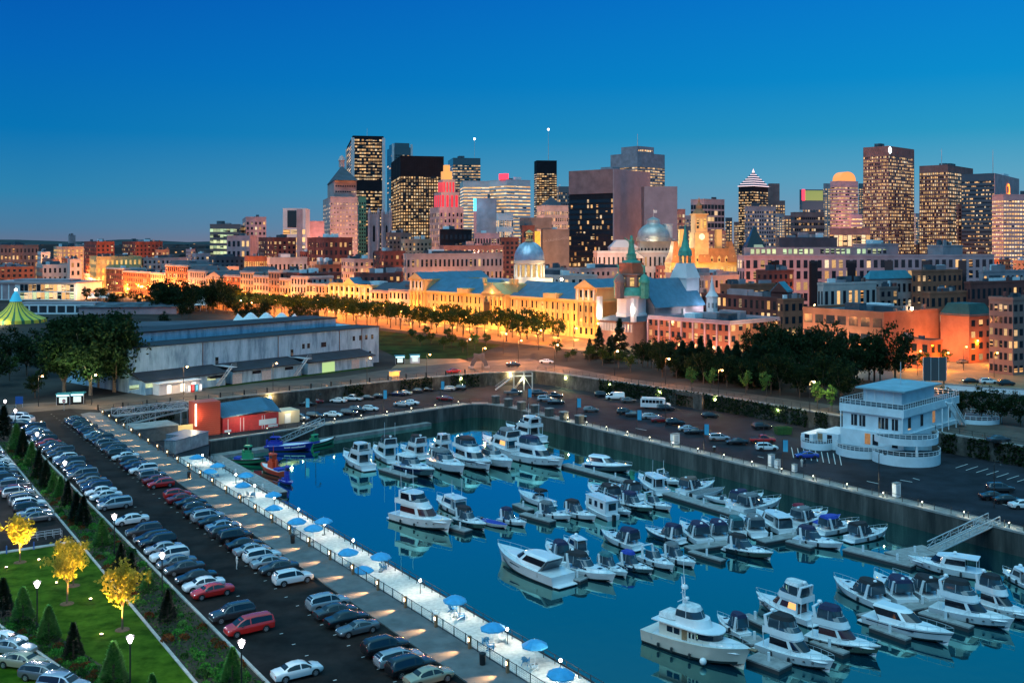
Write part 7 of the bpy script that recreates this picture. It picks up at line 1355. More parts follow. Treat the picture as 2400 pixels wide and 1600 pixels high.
# big lit trees at the river end of the warehouse
for k, (x, y, s, l) in enumerate(((150, 922, .98, 'tall broad tree at the phone booths, river side of a clump of four'), (212, 926, 1.0, 'tallest broad tree of the clump in front of the warehouse end'), (268, 918, 1.02, 'broad tree of the clump touching the warehouse roof'), (232, 908, .95, 'broad tree at the back of the clump'))): tree(P_big, G(x, y), s, l, 'big trees at the warehouse end')
for k, (x, y, s) in enumerate(((22, 892, .85), (-12, 905, .9), (62, 880, .9), (100, 885, .8), (70, 862, .9), (20, 862, .95))): tree(P_grove if k else P_street, G(x, y), s, 'dark park tree at the river edge, %s from the near side' % nth(k), 'park trees at the river edge')
tree(P_grove, G(82, 932), .5, 'low round tree on the lawn before the tall lit clump', 'park trees at the river edge')
for x_, y_, p_ in ((150, 934, 9000), (200, 936, 8000), (64, 912, 8000)): lamp(None, G(x_, y_, .6), p_, (.85, 1, .50), 'SPOT', .3, 130, (.1, .35, 1), .9, name='tree_uplight')
# conifers of the planted strip and the near bed
co = [(9, 1029, 0, 75), (38, 1056, 1, 60), (54, 1070, 0, 62), (74, 1090, 1, 52), (91, 1119, 0, 62), (108, 1141, 0, 60), (126, 1152, 1, 46), (142, 1165, 1, 48), (159, 1186, 0, 58), (179, 1221, 0, 64), (196, 1232, 0, 66), (239, 1277, 1, 60), (283, 1337, 0, 62), (308, 1362, 0, 66), (348, 1384, 1, 50), (393, 1455, 0, 72), (545, 1600, 1, 80), (8, 1440, 0, 82), (54, 1457, 1, 78), (114, 1500, 1, 78), (172, 1542, 0, 80), (266, 1606, 1, 98), (356, 1640, 1, 60)]
for k, (x, y, br, hp) in enumerate(co):
    p = G(x, y, .02); h = hp * p.y / F; tree(P_cbri if br else P_cdark, p, (h * 1.05, h * 1.05, h * 1.05), '%s cone shaped conifer, %s from the road bend in the planted beds' % ('light green' if br else 'blackish green', nth(k)), 'conifers in the planted beds', name='conifer_tree')
# floodlit golden trees on the lawn
for k, (x, y, s, l) in enumerate(((47, 1317, 1.15, 'gold lit young tree nearest the side lot'), (172, 1372, 1.05, 'gold lit young tree half hidden behind its neighbour on the lawn'), (157, 1414, 1.25, 'gold lit young tree in the middle of the lawn'), (287, 1475, 1.32, 'gold lit young tree with sparse green branches nearest the lamp post'))):
    tree(P_gold, G(x, y, .012), (s, s, s * 1.05), l, 'gold lit trees'); b = MB(); b.lathe([(.75, 0), (.7, .05), (.01, .06)], 14); o = b.put('mulch_ring', mat('mulch', (.14, .08, .04), .95, noise=(4, .4)), loc=G(x, y, .014)); tag(o, 'brown mulch ring under the gold lit tree, %s from the side lot' % nth(k), 'mulch ring', 'mulch rings', 'thing')
# shrubs
def shrub_mesh(m, seed, n=150, ls=.16):
    rr = random.Random(seed); b = MB()
    for k in range(n): v = Vector((rr.gauss(0, 1), rr.gauss(0, 1), abs(rr.gauss(0, .8)))).normalized() * rr.uniform(.7, 1); leaf(b, Vector((v.x * .8, v.y * .8, v.z * .75)), ls * rr.uniform(.6, 1.2), rr)
    return b.mesh('shrub', MT[m])
SH = {m: [shrub_mesh(m, 700 + i) for i in range(2)] for m in ('shrub_green', 'shrub_red', 'shrub_dark', 'needle_bright')}
SHN = {'shrub_green': 'mid green', 'shrub_red': 'rusty red', 'shrub_dark': 'dark', 'needle_bright': 'bright green'}; ns = {}
def shrub(p, s, m, bed):
    k = ns.get((m, bed), 0); ns[(m, bed)] = k + 1; o = ob('shrub', rt.choice(SH[m]), None, p, rt.uniform(0, 6)); o.scale = (s, s, s * rt.uniform(.8, 1.15)); tag(o, '%s rounded shrub, %s of its colour from the near end of the %s' % (SHN[m], nth(k), bed), 'shrub', 'shrubs in the ' + bed, 'thing')
s = 84
while s < 215:
    for t in (28.4, 29.5, 30.8, 31.9):
        if rt.random() < .62: shrub(Q(s + rt.uniform(-.6, .6), t + rt.uniform(-.3, .3), .02), rt.uniform(.55, .95), rt.choice(['shrub_green', 'shrub_green', 'shrub_red', 'shrub_dark', 'needle_bright'] if t < 31 else ['shrub_red', 'shrub_dark', 'shrub_green']), 'planted strip')
    s += 2.0
for k in range(27):
    for e in (.9, 2.1):
        if rt.random() < .8: shrub(nb0 + e1 * (-17 + k * 1.25 + rt.uniform(-.4, .4)) + e2 * (e + rt.uniform(-.3, .3)), rt.uniform(.5, .85), rt.choice(['shrub_green', 'shrub_dark', 'shrub_red', 'shrub_green']), 'corner bed')
rr = random.Random(77); b = MB()                               # low ground cover of both beds
for k in range(9000): leaf(b, Q(rr.uniform(80, 225), rr.uniform(27.9, 32.6), rr.uniform(.05, .32)), rr.uniform(.09, .2), rr)
for k in range(2600): leaf(b, nb0 + e1 * rr.uniform(-20, 18) + e2 * rr.uniform(.4, 3.0) + Vector((0, 0, rr.uniform(.05, .3))), rr.uniform(.08, .18), rr)
leafmat('cover_leaf', (.012, .05, .008), (.07, .18, .03)); tag(b.put('ground_cover', MT['cover_leaf']), 'low dark ground cover between the shrubs of the planted beds', 'ground cover', kind='stuff')
# ivy on the retaining walls
def ivy(pts, label, dens, z0, z1, seed, gap):
    rr = random.Random(seed); b = MB()
    for p, q in zip(pts, pts[1:]):
        d = q - p; n = Vector((d.y, -d.x, 0)).normalized(); L = d.length
        for k in range(int(L * dens)):
            t = rr.random(); c = p + d * t
            if sin((c.x + c.y) * .23 + seed) + .6 * sin((c.x - c.y) * .71) < gap: continue
            leaf(b, c + n * rr.uniform(.82, 1.3) + Vector((0, 0, rr.uniform(z0, z1) ** 1.0)), rr.uniform(.2, .42), rr)
    return tag(b.put('ivy', MT['leaf_grove']), label, 'ivy', kind='stuff')
Wz = lambda l: [Vector((p.x, p.y, 0)) for p in l]
ivy(Wz(WALL[8:13] + [Q(90, 195.5)]), 'dark ivy hanging down the retaining wall of the upper road', 55, -3.8, .2, 3, -.75)
ivy(Wz(WALL[3:6]), 'dark ivy patches on the wall under the road ramp', 40, -3.8, .1, 9, -.1); ivy(Wz(WALL[0:2]), 'dark creeper behind the boathouse', 45, -3.8, .1, 2, -.6)
# ================================================================ lamps, rails, beach things
rl_ = random.Random(4)
def glow(n, c, s): return mat('bulb_' + n, (1, 1, 1), .4, emit=(c, s), sample=False)
g_white, g_pink, g_orange, g_yel = glow('white', (1, .93, .78), 22), glow('pink', (1, .82, .86), 9), glow('orange', (1, .45, .10), 16), glow('yellow', (1, .78, .25), 16)
PKW = (1, .88, .84); ORC = (1, .29, .012); YLC = (1, .72, .30); WHC = (1, .90, .72)
# park lamp posts
pk_pole = MB().tube([(0, 0, 0), (0, 0, 4.5)], .075, 8).tube([(0, 0, 0), (0, 0, .5)], .13, 8).mesh('pole', black); b = MB(); b.lathe([(.10, 4.45), (.34, 5.0)], 10); pk_glass = b.mesh('lamp_glass', g_pink); b = MB(); b.lathe([(.36, 5.0), (.40, 5.06), (.05, 5.22)], 10, caps=True); pk_cap = b.mesh('lamp_cap', black)
for k, (x, y) in enumerate(((36, 1017), (87, 1079), (152, 1156), (268, 1299), (380, 1402), (87, 1478), (305, 1624), (566, 1636), (-40, 1200), (12, 992))):
    p = G(x, y, .02); t = thing('park_lamp', 'black lamp post with a glowing cone head, %s from the road bend' % nth(k if k < 9 else 9), 'lamp post', p, 0, 'park lamp posts'); ob('pole', pk_pole, t); ob('lamp_glass', pk_glass, t); ob('lamp_cap', pk_cap, t); lamp(t, (0, 0, 5.6), 900, PKW, size=.25)
for k, (x, y) in enumerate(((-30, 1120), (-60, 1270), (-30, 1560))):
    lamp(None, G(x, y, 5.2), 900, PKW, size=.3, name='park_light')
# in-ground spots under the gold trees
for k, (x, y, tx_, ty_) in enumerate(((91, 1312, 47, 1317), (133, 1366, 172, 1372), (212, 1404, 157, 1414), (238, 1487, 287, 1475), (15, 1330, 47, 1317))):
    p = G(x, y, .1); q = G(tx_, ty_) + Vector((0, 0, 3.2)); t = thing('ground_spotlight', 'small glowing ground spotlight on the lawn, %s from the side lot' % nth(k), 'spotlight', p, 0, 'lawn spotlights'); b = MB(); b.lathe([(.16, -.1), (.16, .12)], 10); b.put('housing', black, t); b = MB(); b.lathe([(.01, .13), (.15, .12)], 10); b.put('lens', glow('amber', (1, .62, .35), 14), t)
    lamp(t, (0, 0, .3), 20000, (1, .56, .10), 'SPOT', .15, 70, q - p, .5); lamp(t, (0, 0, .25), 30, (1, .7, .4), size=.1)
# promenade fence and bollard lights
ff = thing('promenade_fence', 'long mesh fence with dark posts along the edge of the promenade', 'fence', Q(74, 52.45, .13)); o0 = Q(74, 52.45, .13); b = MB()
net = mat('fence_mesh', (.05, .055, .06), .5)
for z in (.08, 1.02): b.bar(Q(70, 52.45, z + .13) - o0, Q(252, 52.45, z + .13) - o0, .05)
for k in range(640): s = 70 + k * .2845; b.bar(Q(s, 52.45, .2) - o0, Q(s, 52.45, 1.12) - o0, .012)
for z in (.3, .5, .7, .85): b.bar(Q(70, 52.45, z + .13) - o0, Q(252, 52.45, z + .13) - o0, .012)
b.put('mesh_panel', net, ff); pm = MB().bar((0, 0, 0), (0, 0, 1.1), .08).mesh('post', black)
for k in range(80): ob('post', pm, ff, Q(71.2 + k * 2.25, 52.45, .13) - o0)
bo = MB().hull([(-.13, -.13), (.13, -.13), (.13, .13), (-.13, .13)], 0, 1.25).mesh('post', mat('bollard_timber', (.30, .16, .08), .7, noise=(2, .3))); bl = MB().box(-.02, .02, -.1, .1, .75, 1.05).mesh('light_slot', glow('slot', (1, .62, .25), 12))
for k in range(27):
    p = Q(72.3 + k * 6.72, 52.2, .13); t = thing('bollard_light', 'timber light bollard throwing a warm beam, %s from the near end of the promenade' % nth(k), 'bollard', p, HN, 'light bollards along the promenade'); ob('post', bo, t); ob('light_slot', bl, t, (-.15, 0, 0))
    lamp(t, (-.25, 0, .7), 3300, (1, .54, .22), 'SPOT', .05, 44, (-1, 0, -.26), 1)
# beach: lamps, umbrellas, chairs, fence
b = MB(); b.tube([(0, 0, 0), (0, 0, 1.5)], .05, 6); ln_p = b.mesh('pole', black); ln_b = MB().ball((0, 0, 1.62), .16, 8).mesh('bulb', g_white)
for k, (x, y) in enumerate(((553, 1112), (597, 1138), (643, 1166), (700, 1193), (761, 1228), (828, 1266), (903, 1305), (985, 1360), (1078, 1411), (1189, 1474), (1314, 1547), (475, 1066))):
    p = G(x, y, LOW + 1.6); p.z = LOW; t = thing('beach_lamp', 'bright white lamp at the water edge of the beach, %s from the timber dock' % nth(k), 'lamp', p, 0, 'beach lamps'); ob('pole', ln_p, t); ob('bulb', ln_b, t); lamp(t, (0, 0, 1.9), 560, WHC, size=.15)
ub = mat('umbrella_blue', (.05, .36, .64), .75, noise=(1.5, .15)); NSG = 8; b = MB()
for k in range(NSG):
    a0, a1 = 2 * pi * k / NSG, 2 * pi * (k + 1) / NSG; am = (a0 + a1) / 2
    for (r0, z0), (r1, z1) in (((1.45, 2.0), (.8, 2.38)), ((.8, 2.38), (.02, 2.62))):
        b.quad((r0 * cos(a0), r0 * sin(a0), z0), (r0 * cos(a1), r0 * sin(a1), z0), (r1 * cos(a1), r1 * sin(a1), z1), (r1 * cos(a0), r1 * sin(a0), z1))
    b.quad((1.45 * cos(a0), 1.45 * sin(a0), 1.86), (1.45 * cos(a1), 1.45 * sin(a1), 1.86), (1.45 * cos(a1), 1.45 * sin(a1), 2.0), (1.45 * cos(a0), 1.45 * sin(a0), 2.0))
um_c = b.mesh('canopy', ub); um_p = MB().tube([(0, 0, 0), (0, 0, 2.7)], .035, 6).mesh('pole', white); um_b = MB().lathe([(.3, 0), (.3, .08), (.05, .12)], 10).mesh('base', conc)
UM = [(461, 1068), (510, 1087), (491, 1101), (576, 1109), (570, 1133), (641, 1155), (642, 1186), (696, 1216), (734, 1232), (759, 1216), (816, 1288), (892, 1298), (851, 1330), (1066, 1399), (1156, 1464), (1254, 1504), (1313, 1571)]
for k, (x, y) in enumerate(UM):
    p = G(x, y, LOW + 2.35); p.z = LOW + .01; t = thing('beach_umbrella', 'blue beach umbrella, %s from the containers' % nth(k), 'umbrella', p, rl_.uniform(0, 1), 'beach umbrellas'); t.scale = (.98, .98, 1.0); t.rotation_euler.x = rl_.uniform(-.05, .05); ob('canopy', um_c, t); ob('pole', um_p, t); ob('base', um_b, t)
chm = mat('chair_blue', (.03, .22, .42), .6); chw = mat('chair_white', (.6, .66, .68), .6)
def chairm(m):
    q = {}; s_ = MB(); [s_.bar((-.28 + .0, -.24 + k * .12, .34), (.30, -.24 + k * .12, .42), .10, .02) for k in range(5)]; q['seat'] = s_.mesh('seat', m); s_ = MB(); [s_.bar((-.25, -.22 + k * .11, .32), (-.55, -.26 + k * .13, 1.02 - .05 * abs(k - 2)), .09, .02) for k in range(5)]; q['backrest'] = s_.mesh('backrest', m)
    for sg in (1, -1): s_ = MB(); s_.bar((.32, sg * .32, 0), (.32, sg * .32, .58), .07); s_.bar((-.5, sg * .32, 0), (.3, sg * .32, .36), .07); s_.bar((-.42, sg * .34, .58), (.4, sg * .34, .58), .12, .025); q['arm_frame%d' % sg] = s_.mesh('arm_frame', m)
    return q
CHB, CHW = chairm(chm), chairm(chw)
for k, (x, y, w) in enumerate(((493, 1119, 0), (508, 1118, 0), (497, 1128, 0), (583, 1162, 1), (593, 1164, 0), (560, 1165, 0), (686, 1243, 0), (898, 1334, 0), (862, 1340, 0), (1061, 1433, 0), (1082, 1450, 0), (1020, 1444, 1), (1138, 1508, 0), (1150, 1522, 0), (1178, 1503, 1), (1232, 1555, 0), (1250, 1570, 1), (505, 1040 + 60, 0))):
    p = G(x, y, LOW + .02); t = thing('beach_chair', '%s slatted beach chair on the sand, %s from the containers' % ('white' if w else 'blue', nth(k)), 'chair', p, rl_.uniform(-1.2, 1.2) + 1.0, 'beach chairs'); [ob(n.rstrip('-1'), m_, t) for n, m_ in (CHW if w else CHB).items()]
def fence(label, pts, h, step, m=black, nm='railing', off=0):
    o0 = pts[0]; t = thing(nm, label, 'railing', o0); b = MB()
    for p, q in zip(pts, pts[1:]):
        for z in (h, h * .5): b.bar(p - o0 + Vector((0, 0, z)), q - o0 + Vector((0, 0, z)), .05)
    b.put('rail', m, t); post = MB().bar((0, 0, 0), (0, 0, h + .04), .08).mesh('post', m); n = 0
    for p, q in zip(pts, pts[1:]):
        k = max(1, int((q - p).length / step))
        for i in range(k):
            if n < 100: ob('post', post, t, p - o0 + (q - p) * i / k); n += 1
    return t
fence('low railing between the beach sand and the water', [Q(205, 63.0, LOW), Q(60, 62.8, LOW)], 1.0, 2.0)
off = lambda p, dx, dy, z: Vector((p.x + dx, p.y + dy, z))
BW = [Q(62, 150.4), Q(212, 150.2), off(BAS[3], 1.2, .8, 0), off(BAS[4], 1.0, 1.2, 0), off(BAS[5], .2, 1.4, 0), off(BAS[6], -.5, 1.2, 0), off(BAS[7], -.8, .9, 0), off(BAS[8], -.8, .9, 0), off(BAS[9], -.5, 1, 0)]
fence('dark railing along the quay edge around the marina basin', [Vector((p.x, p.y, LOW + .15)) for p in BW], 1.05, 3.0)
fence('post and rail fence on top of the retaining wall by the warehouse road', [Vector((p.x - .5, p.y + .4, .1)) for p in WALL[:6]], 1.0, 3.0); fence('dark railing on top of the ivy hung wall', [Vector((p.x + .5, p.y + .5, .1)) for p in WALL[6:13]], 1.0, 2.6)
# lit posts along the warehouse road
b = MB(); b.hull([(-.14, -.14), (.14, -.14), (.14, .14), (-.14, .14)], 0, 1.3); rp = b.mesh('post', black); n = 0
for p, q in zip(WALL[:5], WALL[1:6]):
    k = int((q - p).length / 7.2) + 1
    for i in range(k):
        c = p + (q - p) * i / k + Vector((-.7, .6, .05)); t = thing('bollard_light', 'dark light bollard on the warehouse road wall, %s from the promenade' % nth(n), 'bollard', c, atan2(q.y - p.y, q.x - p.x) - pi / 2, 'light bollards on the road wall'); ob('post', rp, t); ob('light_slot', bl, t, (-.16, 0, .05)); lamp(t, (-.25, 0, .75), 2400, (1, .50, .22), 'SPOT', .05, 44, (-1, 0, -.26), 1); n += 1
# quay edge lights
b = MB(); b.lathe([(.09, 0), (.09, .9), (.02, 1.0)], 8); qb = b.mesh('post', black); n = 0; qg = MB().lathe([(.095, .7), (.095, .84)], 8).mesh('light_ring', glow('quay', (1, .9, .6), 8))
for p, q in zip(BW, BW[1:]):
    k = int((q - p).length / 7.5)
    for i in range(k):
        c = p + (q - p) * (i + .5) / k; c.z = LOW + .15; t = thing('quay_light', 'small dark light post on the quay edge, %s from the near end' % nth(n), 'light post', c, 0, 'light posts on the quay edge'); ob('post', qb, t); ob('light_ring', qg, t); d = (q - p).normalized(); inn = Vector((-d.y, d.x, 0)) * -1; lamp(t, tuple(inn * .3 + Vector((0, 0, .95))), 120, (1, .88, .55), size=.08); n += 1
# street lamps
sl_p = MB().tube([(0, 0, 0), (0, 0, 7.0)], .09, 6, 0, .06).tube([(0, 0, 7), (0, 0, 7.3), (.5, 0, 7.5), (.9, 0, 7.4)], .05, 5).mesh('pole', black); sl_h = MB().ball((.95, 0, 7.3), .28, 8, 0, .7).mesh('lamp_head', g_orange); sl_y = MB().ball((.95, 0, 7.3), .28, 8, 0, .7).mesh('lamp_head', g_yel)
def slamp(p, label, pw, col=ORC, grp='street lamps', hd=None, rz=0):
    t = thing('street_lamp', label, 'street lamp', p, rz, grp); ob('pole', sl_p, t); ob('lamp_head', hd or sl_h, t); lamp(t, (.95, 0, 6.7), pw, col, size=.25); return t
for k in range(25): slamp(CG(-6 + k * 21.5, -8.5), 'orange street lamp, %s from the chapel along the boulevard facades' % nth(k), 17000 if k > 6 else 11000, ORC, 'boulevard street lamps')
for k in range(13): slamp(CG(6 + k * 24, -27.5), 'orange lamp under the boulevard trees, %s from the plaza' % nth(k), 12000, (1, .22, .008), 'lamps under the boulevard trees')
for k in range(11): lamp(mk, (-7.5, 6 + k * 11.5, .8), 3000, (1, .47, .07), size=.4, name='flood_light')
for y in (A1 * .3, A1 * .8, (A3 + A4) / 2, L_ - 8): lamp(mk, (-4.5, y, HM + 1.2), 350, (1, .65, .25), size=.3, name='flood_light')
for a in range(6): lamp(mk, (bc + (rd + 4) * cos(a * pi / 3 + 2.2), ac + (rd + 4) * sin(a * pi / 3 + 2.2), HM + 7.2), 1100, (1, .78, .5), size=.4, name='flood_light')
b = MB(); b.ball((0, 0, 0), .55, 10); fl = thing('flood_light', 'dazzling floodlight on the roof behind the market hall', 'floodlight', (X(1316, 470), 470, 0)); zf = Z(655, 470); MB().tube([(0, 0, 0), (0, 0, zf)], .2).put('pole', black, fl); o = b.put('bulb', glow('flood', (1, .85, .55), 60), fl, loc=(0, 0, zf)); lamp(fl, (0, -1.5, zf), 9000, (1, .72, .32), size=.5)
MB().box(-14, -4, 1, 1.4, zf - 4, zf + .5).put('lit_hoarding', mat('hoarding', (.6, .5, .35), .7), fl); lamp(fl, (-9, -2.5, zf), 1800, (1, .78, .4), size=.4)
# city hall, courts, chapel, big hall flood light
r_ = math.radians
for k in range(7): lamp(None, (X(1570 + k * 25, 618), 618, Z(650, 618) + 1), 9000, (1, .52, .16), size=.6, name='city_hall_flood')
for k in range(3): lamp(None, (X(1600 + k * 45, 622), 622, Z(600, 622)), 7000, (1, .36, .08), size=.6, name='city_hall_flood')
for k in range(2): lamp(None, (X(1628 + k * 34, 626), 626, Z(548, 626)), 7000, (1, .42, .07), size=.6, name='city_hall_flood')
for k in range(4): lamp(None, (X(1495 + k * 28, 655), 655, Z(578, 655)), 8000, (1, .92, .62), size=.6, name='court_flood')
for k in range(3): lamp(None, (X(1400 + k * 30, 655), 655, Z(600, 655)), 9000, (1, .70, .66), size=.6, name='court_flood')
lamp(cp, (14, -6, 13), 1500, (.75, .85, 1), size=.4); lamp(cp, (27, -3, 15), 2200, (.75, .78, 1), size=.4); lamp(cp, (-14, 8, 3), 7000, (1, .62, .28), size=.5); lamp(cp, (-15, 16, 12), 3500, (1, .85, .62), size=.5); lamp(cp, (-14, -1, 14), 2600, (.9, 1, .85), size=.5); lamp(cp, (2, -8, 4), 6000, ORC, size=.5)
for k in range(6): lamp(None, CG(-42 - k * 8, -15.5, 1.2), 2600, (1, .42, .18), size=.4, name='terrace_light')
pl = [(2258, 868, 2600), (2285, 850, 2600), (2150, 880, 1900), (2330, 885, 2000), (2215, 885, 2000), (2390, 870, 2000)]
for k, (x, y, p_) in enumerate(pl): slamp(G(x, y), 'orange street lamp on the plaza, %s from the corner shop' % nth((2, 3, 0, 4, 1, 5)[k]), p_, ORC, 'plaza street lamps')
for k, (x, y, p_, c, h) in enumerate(sorted(((1684, 935, 2600, ORC, sl_h), (1898, 968, 2200, YLC, sl_y), (2140, 985, 2200, ORC, sl_h), (1300, 862, 6000, ORC, sl_h), (1130, 872, 5200, ORC, sl_h), (1215, 850, 6000, ORC, sl_h), (1000, 890, 2600, (1, .55, .2), sl_h), (860, 900, 2400, (1, .55, .2), sl_h), (640, 915, 2200, (1, .6, .28), sl_h), (430, 925, 2200, (1, .6, .28), sl_h), (215, 948, 2600, (1, .66, .34), sl_h), (1180, 830, 2600, ORC, sl_h), (1262, 820, 2600, ORC, sl_h), (1345, 814, 2600, ORC, sl_h), (1425, 806, 2600, ORC, sl_h), (1095, 846, 2600, ORC, sl_h), (1440, 880, 3600, ORC, sl_h), (1560, 902, 3000, ORC, sl_h), (90, 952, 2200, (1, .66, .34), sl_h)), key=lambda q: q[0])): slamp(G(x, y), 'street lamp along the harbour road, %s from its river end' % nth(k), p_ * (4.0 if y < 850 else 1.5 if x > 1050 else 1.2), (1, .34, .10) if c == ORC else c, 'harbour road lamps', h)
b = MB(); b.ball((0, 0, 0), .5, 8); BH = BM['great blank bri'][0] if 'great blank bri' in BM else BM['great blank br'][0]; sr = BH[0]; o = b.mesh('bulb', glow('roof', (1, .80, .45), 40)); rfl = thing('flood_light', 'glaring lamp on the roof edge of the blank brick hall', 'floodlight', sr.matrix_basis @ Vector((BH[2] * .45, -.8, BH[3] + .6))); ob('bulb', o, rfl); lamp(rfl, (0, 0, 0), 2600, (1, .72, .38), size=.5); lamp(rfl, tuple(sr.matrix_basis.to_3x3() @ Vector((6, -9, -9))), 6000, (1, .46, .2), size=.6)
BO = BM['orange lit bri'][0][0]; lamp(BO, (1.5, -6, 3), 5000, ORC, size=.5); lamp(BO, (-7, 6, 4), 4200, (1, .38, .1), size=.5); lamp(BM['low corner sho'][0][0], (-4, 4, 3), 4200, ORC, size=.5); lamp(BM['low corner sho'][0][0], (3, -4, 3), 4200, ORC, size=.5)
for k, (x, d, z) in enumerate(((1860, 345, 2), (1930, 340, 2), (2000, 335, 2), (1780, 350, 2))): lamp(None, (X(x, d), d, z), 7000, (1, .84, .5), size=.5, name='terrace_light')
# street glow between the blocks: the lamps of streets seen from above
for k in range(96):
    d = rl_.uniform(520, 1050); x = 60 + k * 24.2 + rl_.uniform(-10, 10)
    if 1560 < x < 1730 and d > 600: continue
    if d < 760 and x < 500: d += 200
    slamp((X(x, d), d, 0), 'orange street lamp among the old town roofs, %s from the river side' % nth(k), 46000 * (d / 700) ** 1.6, (1, .33, .06), 'street lamps of the old town')
for k, (x, y, s) in enumerate(sorted(((250, 690, 1), (300, 680, 1), (340, 700, 1), (400, 720, 1), (190, 705, 1), (435, 690, 1), (560, 735, 1)))): slamp(G(x, y), 'market quay street lamp, %s from the exhibition hall' % nth(k), 9000, (1, .55, .25), 'market quay lamps')
lamp(None, (X(90, 655), 655, 6), 9000, (1, .85, .6), size=1, name='hall_flood'); lamp(None, (X(135, 775), 775, 3), 12000, (1, .5, .26), size=1, name='customs_flood'); lamp(None, (X(180, 770), 770, 4), 9000, (1, .5, .26), size=1, name='customs_flood'); lamp(None, (X(225, 800), 800, 3), 16000, (1, .42, .06), size=1, name='palace_flood'); lamp(None, (X(290, 800), 800, 3), 16000, (1, .42, .06), size=1, name='palace_flood'); lamp(None, (X(600, 700), 700, 3), 12000, (1, .40, .06), size=1, name='block_flood')
for (x, d, z, p_, c) in ((1047, 925, Z(470, 925), 20000, (1, .25, .3)), (1047, 935, Z(415, 935), 15000, (1, .6, .2)), (765, 1050, 10, 130000, (1, .38, .3)), (1979, 1440, 60, 260000, (1, .4, .3)), (1290, 770, Z(600, 770), 36000, (1, .6, .25)), (1117, 880, Z(490, 880), 9000, (.5, .75, 1))): lamp(None, (X(x, d), d, z), p_, c, size=2, name='tower_flood')
# wall lamps over the lower car park
for k, (x, y, p_, c) in enumerate(sorted(((632, 930, 900, YLC), (487, 944, 700, (.9, 1, .5)), (1079, 886, 700, (.85, 1, .4)), (1198, 880, 1100, YLC), (1325, 884, 1100, (.95, 1, .4)), (1429, 900, 600, (.8, 1, .4)), (1546, 918, 1000, (.95, 1, .4)), (1677, 944, 600, (.8, 1, .4)), (1615, 960, 2600, (1, .36, .06)), (1820, 960, 500, (.8, 1, .4))), key=lambda q: q[0])):
    best = min(((p + (q - p) * (i / 40)) for p, q in zip(WALL[:12], WALL[1:13]) for i in range(41)), key=lambda w: abs(1200 + w.x / w.y * F - x)); n_ = Vector((best.x, best.y, 0)).normalized() * -.9; z = -1.0 if x != 1615 else -1.6
    t = thing('wall_lamp', 'glowing wall lamp on the retaining walls, %s from the promenade' % nth(k), 'wall lamp', (best.x + n_.x, best.y + n_.y, z), 0, 'wall lamps'); MB().bar((0, 0, 0), (-n_.x, -n_.y, .1), .06).put('bracket', black, t); MB().ball((0, 0, 0), .2, 8).put('bulb', g_yel if x != 1615 else g_orange, t); lamp(t, (n_.x * .4, n_.y * .4, 0), p_ * 1.3, c, size=.15)
# gateway lit orange in the ivy wall
gp = min(((p + (q - p) * (i / 40)) for p, q in zip(WALL[8:11], WALL[9:12]) for i in range(41)), key=lambda w: abs(1200 + w.x / w.y * F - 1611)); gt = thing('gateway', 'arched stone gateway glowing orange in the ivy hung wall', 'gateway', (gp.x - .9, gp.y - .8, LOW), atan2(WALL[10].y - WALL[9].y, WALL[10].x - WALL[9].x)); b = MB(); b.box(-6.5, -3.2, -.3, .3, 0, 3.6); b.box(3.2, 6.5, -.3, .3, 0, 3.6); b.box(-6.5, 6.5, -.31, .31, 3.0, 3.9); b.put('stone_surround', rockm, gt); MB().box(-3.2, 3.2, .1, .2, 0, 3.0).put('gate_leaf', rust, gt)
# banner poles, utility boxes, bins, quay lamp posts
bp = MB().tube([(0, 0, 0), (0, 0, 6.2)], .07, 6).mesh('pole', black); bf = MB().box(.1, 1.0, -.02, .02, 3.7, 5.9).mesh('banner', mat('banner_blue', (.03, .30, .50), .7))
for k, (x, y) in enumerate(((1033, 944), (1237, 964), (1352, 990), (1493, 1022), (1650, 1060), (1834, 1103), (898, 968), (716, 990))):
    t = thing('banner_pole', 'black pole with a blue banner on the lower quay, %s from the white pavilion' % nth((5, 4, 3, 2, 1, 0, 6, 7)[k]), 'banner pole', G(x, y, LOW), -.2, 'banner poles'); ob('pole', bp, t); ob('banner', bf, t)
ql = MB().tube([(0, 0, 0), (0, 0, 7.2), (.3, 0, 7.7), (.9, 0, 7.7), (1.1, 0, 7.3)], .07, 6).mesh('pole', black); qh = MB().lathe([(.3, -.1), (.12, .12)], 8, (1.1, 0, 7.2)).mesh('lamp_head', black)
for k, (x, y) in enumerate(((2060, 1162), (2330, 1190), (1790, 1060), (1560, 1000), (740, 994))): t = thing('quay_lamp_post', 'tall unlit quay lamp post with a curved arm, %s from the gangway' % nth([1, 0, 2, 3, 4].index(k)), 'lamp post', G(x, y, LOW), .1, 'quay lamp posts'); ob('pole', ql, t); ob('lamp_head', qh, t)
for k, (x, y, w, h) in enumerate(((1808, 1091, 1.1, 2.2), (2101, 1163, 1.3, 2.3), (1582, 1040, 2.0, 2.2), (1822, 1096, .9, 1.6), (1862, 1104, .7, 1.3))): t = thing('utility_cabinet', 'pale utility cabinet on the quay edge, %s from the concrete pillars' % nth([1, 4, 0, 2, 3][k]), 'cabinet', G(x, y, LOW + .01), .6, 'utility cabinets'); MB().box(-w / 2, w / 2, -.4, .4, 0, h).put('cabinet_body', white, t); MB().box(-w / 2 - .08, w / 2 + .08, -.48, .48, h, h + .1).put('cabinet_lid', conc, t); MB().box(-w * .3, w * .3, -.43, -.41, .2, h * .85).put('cabinet_door', steel, t)
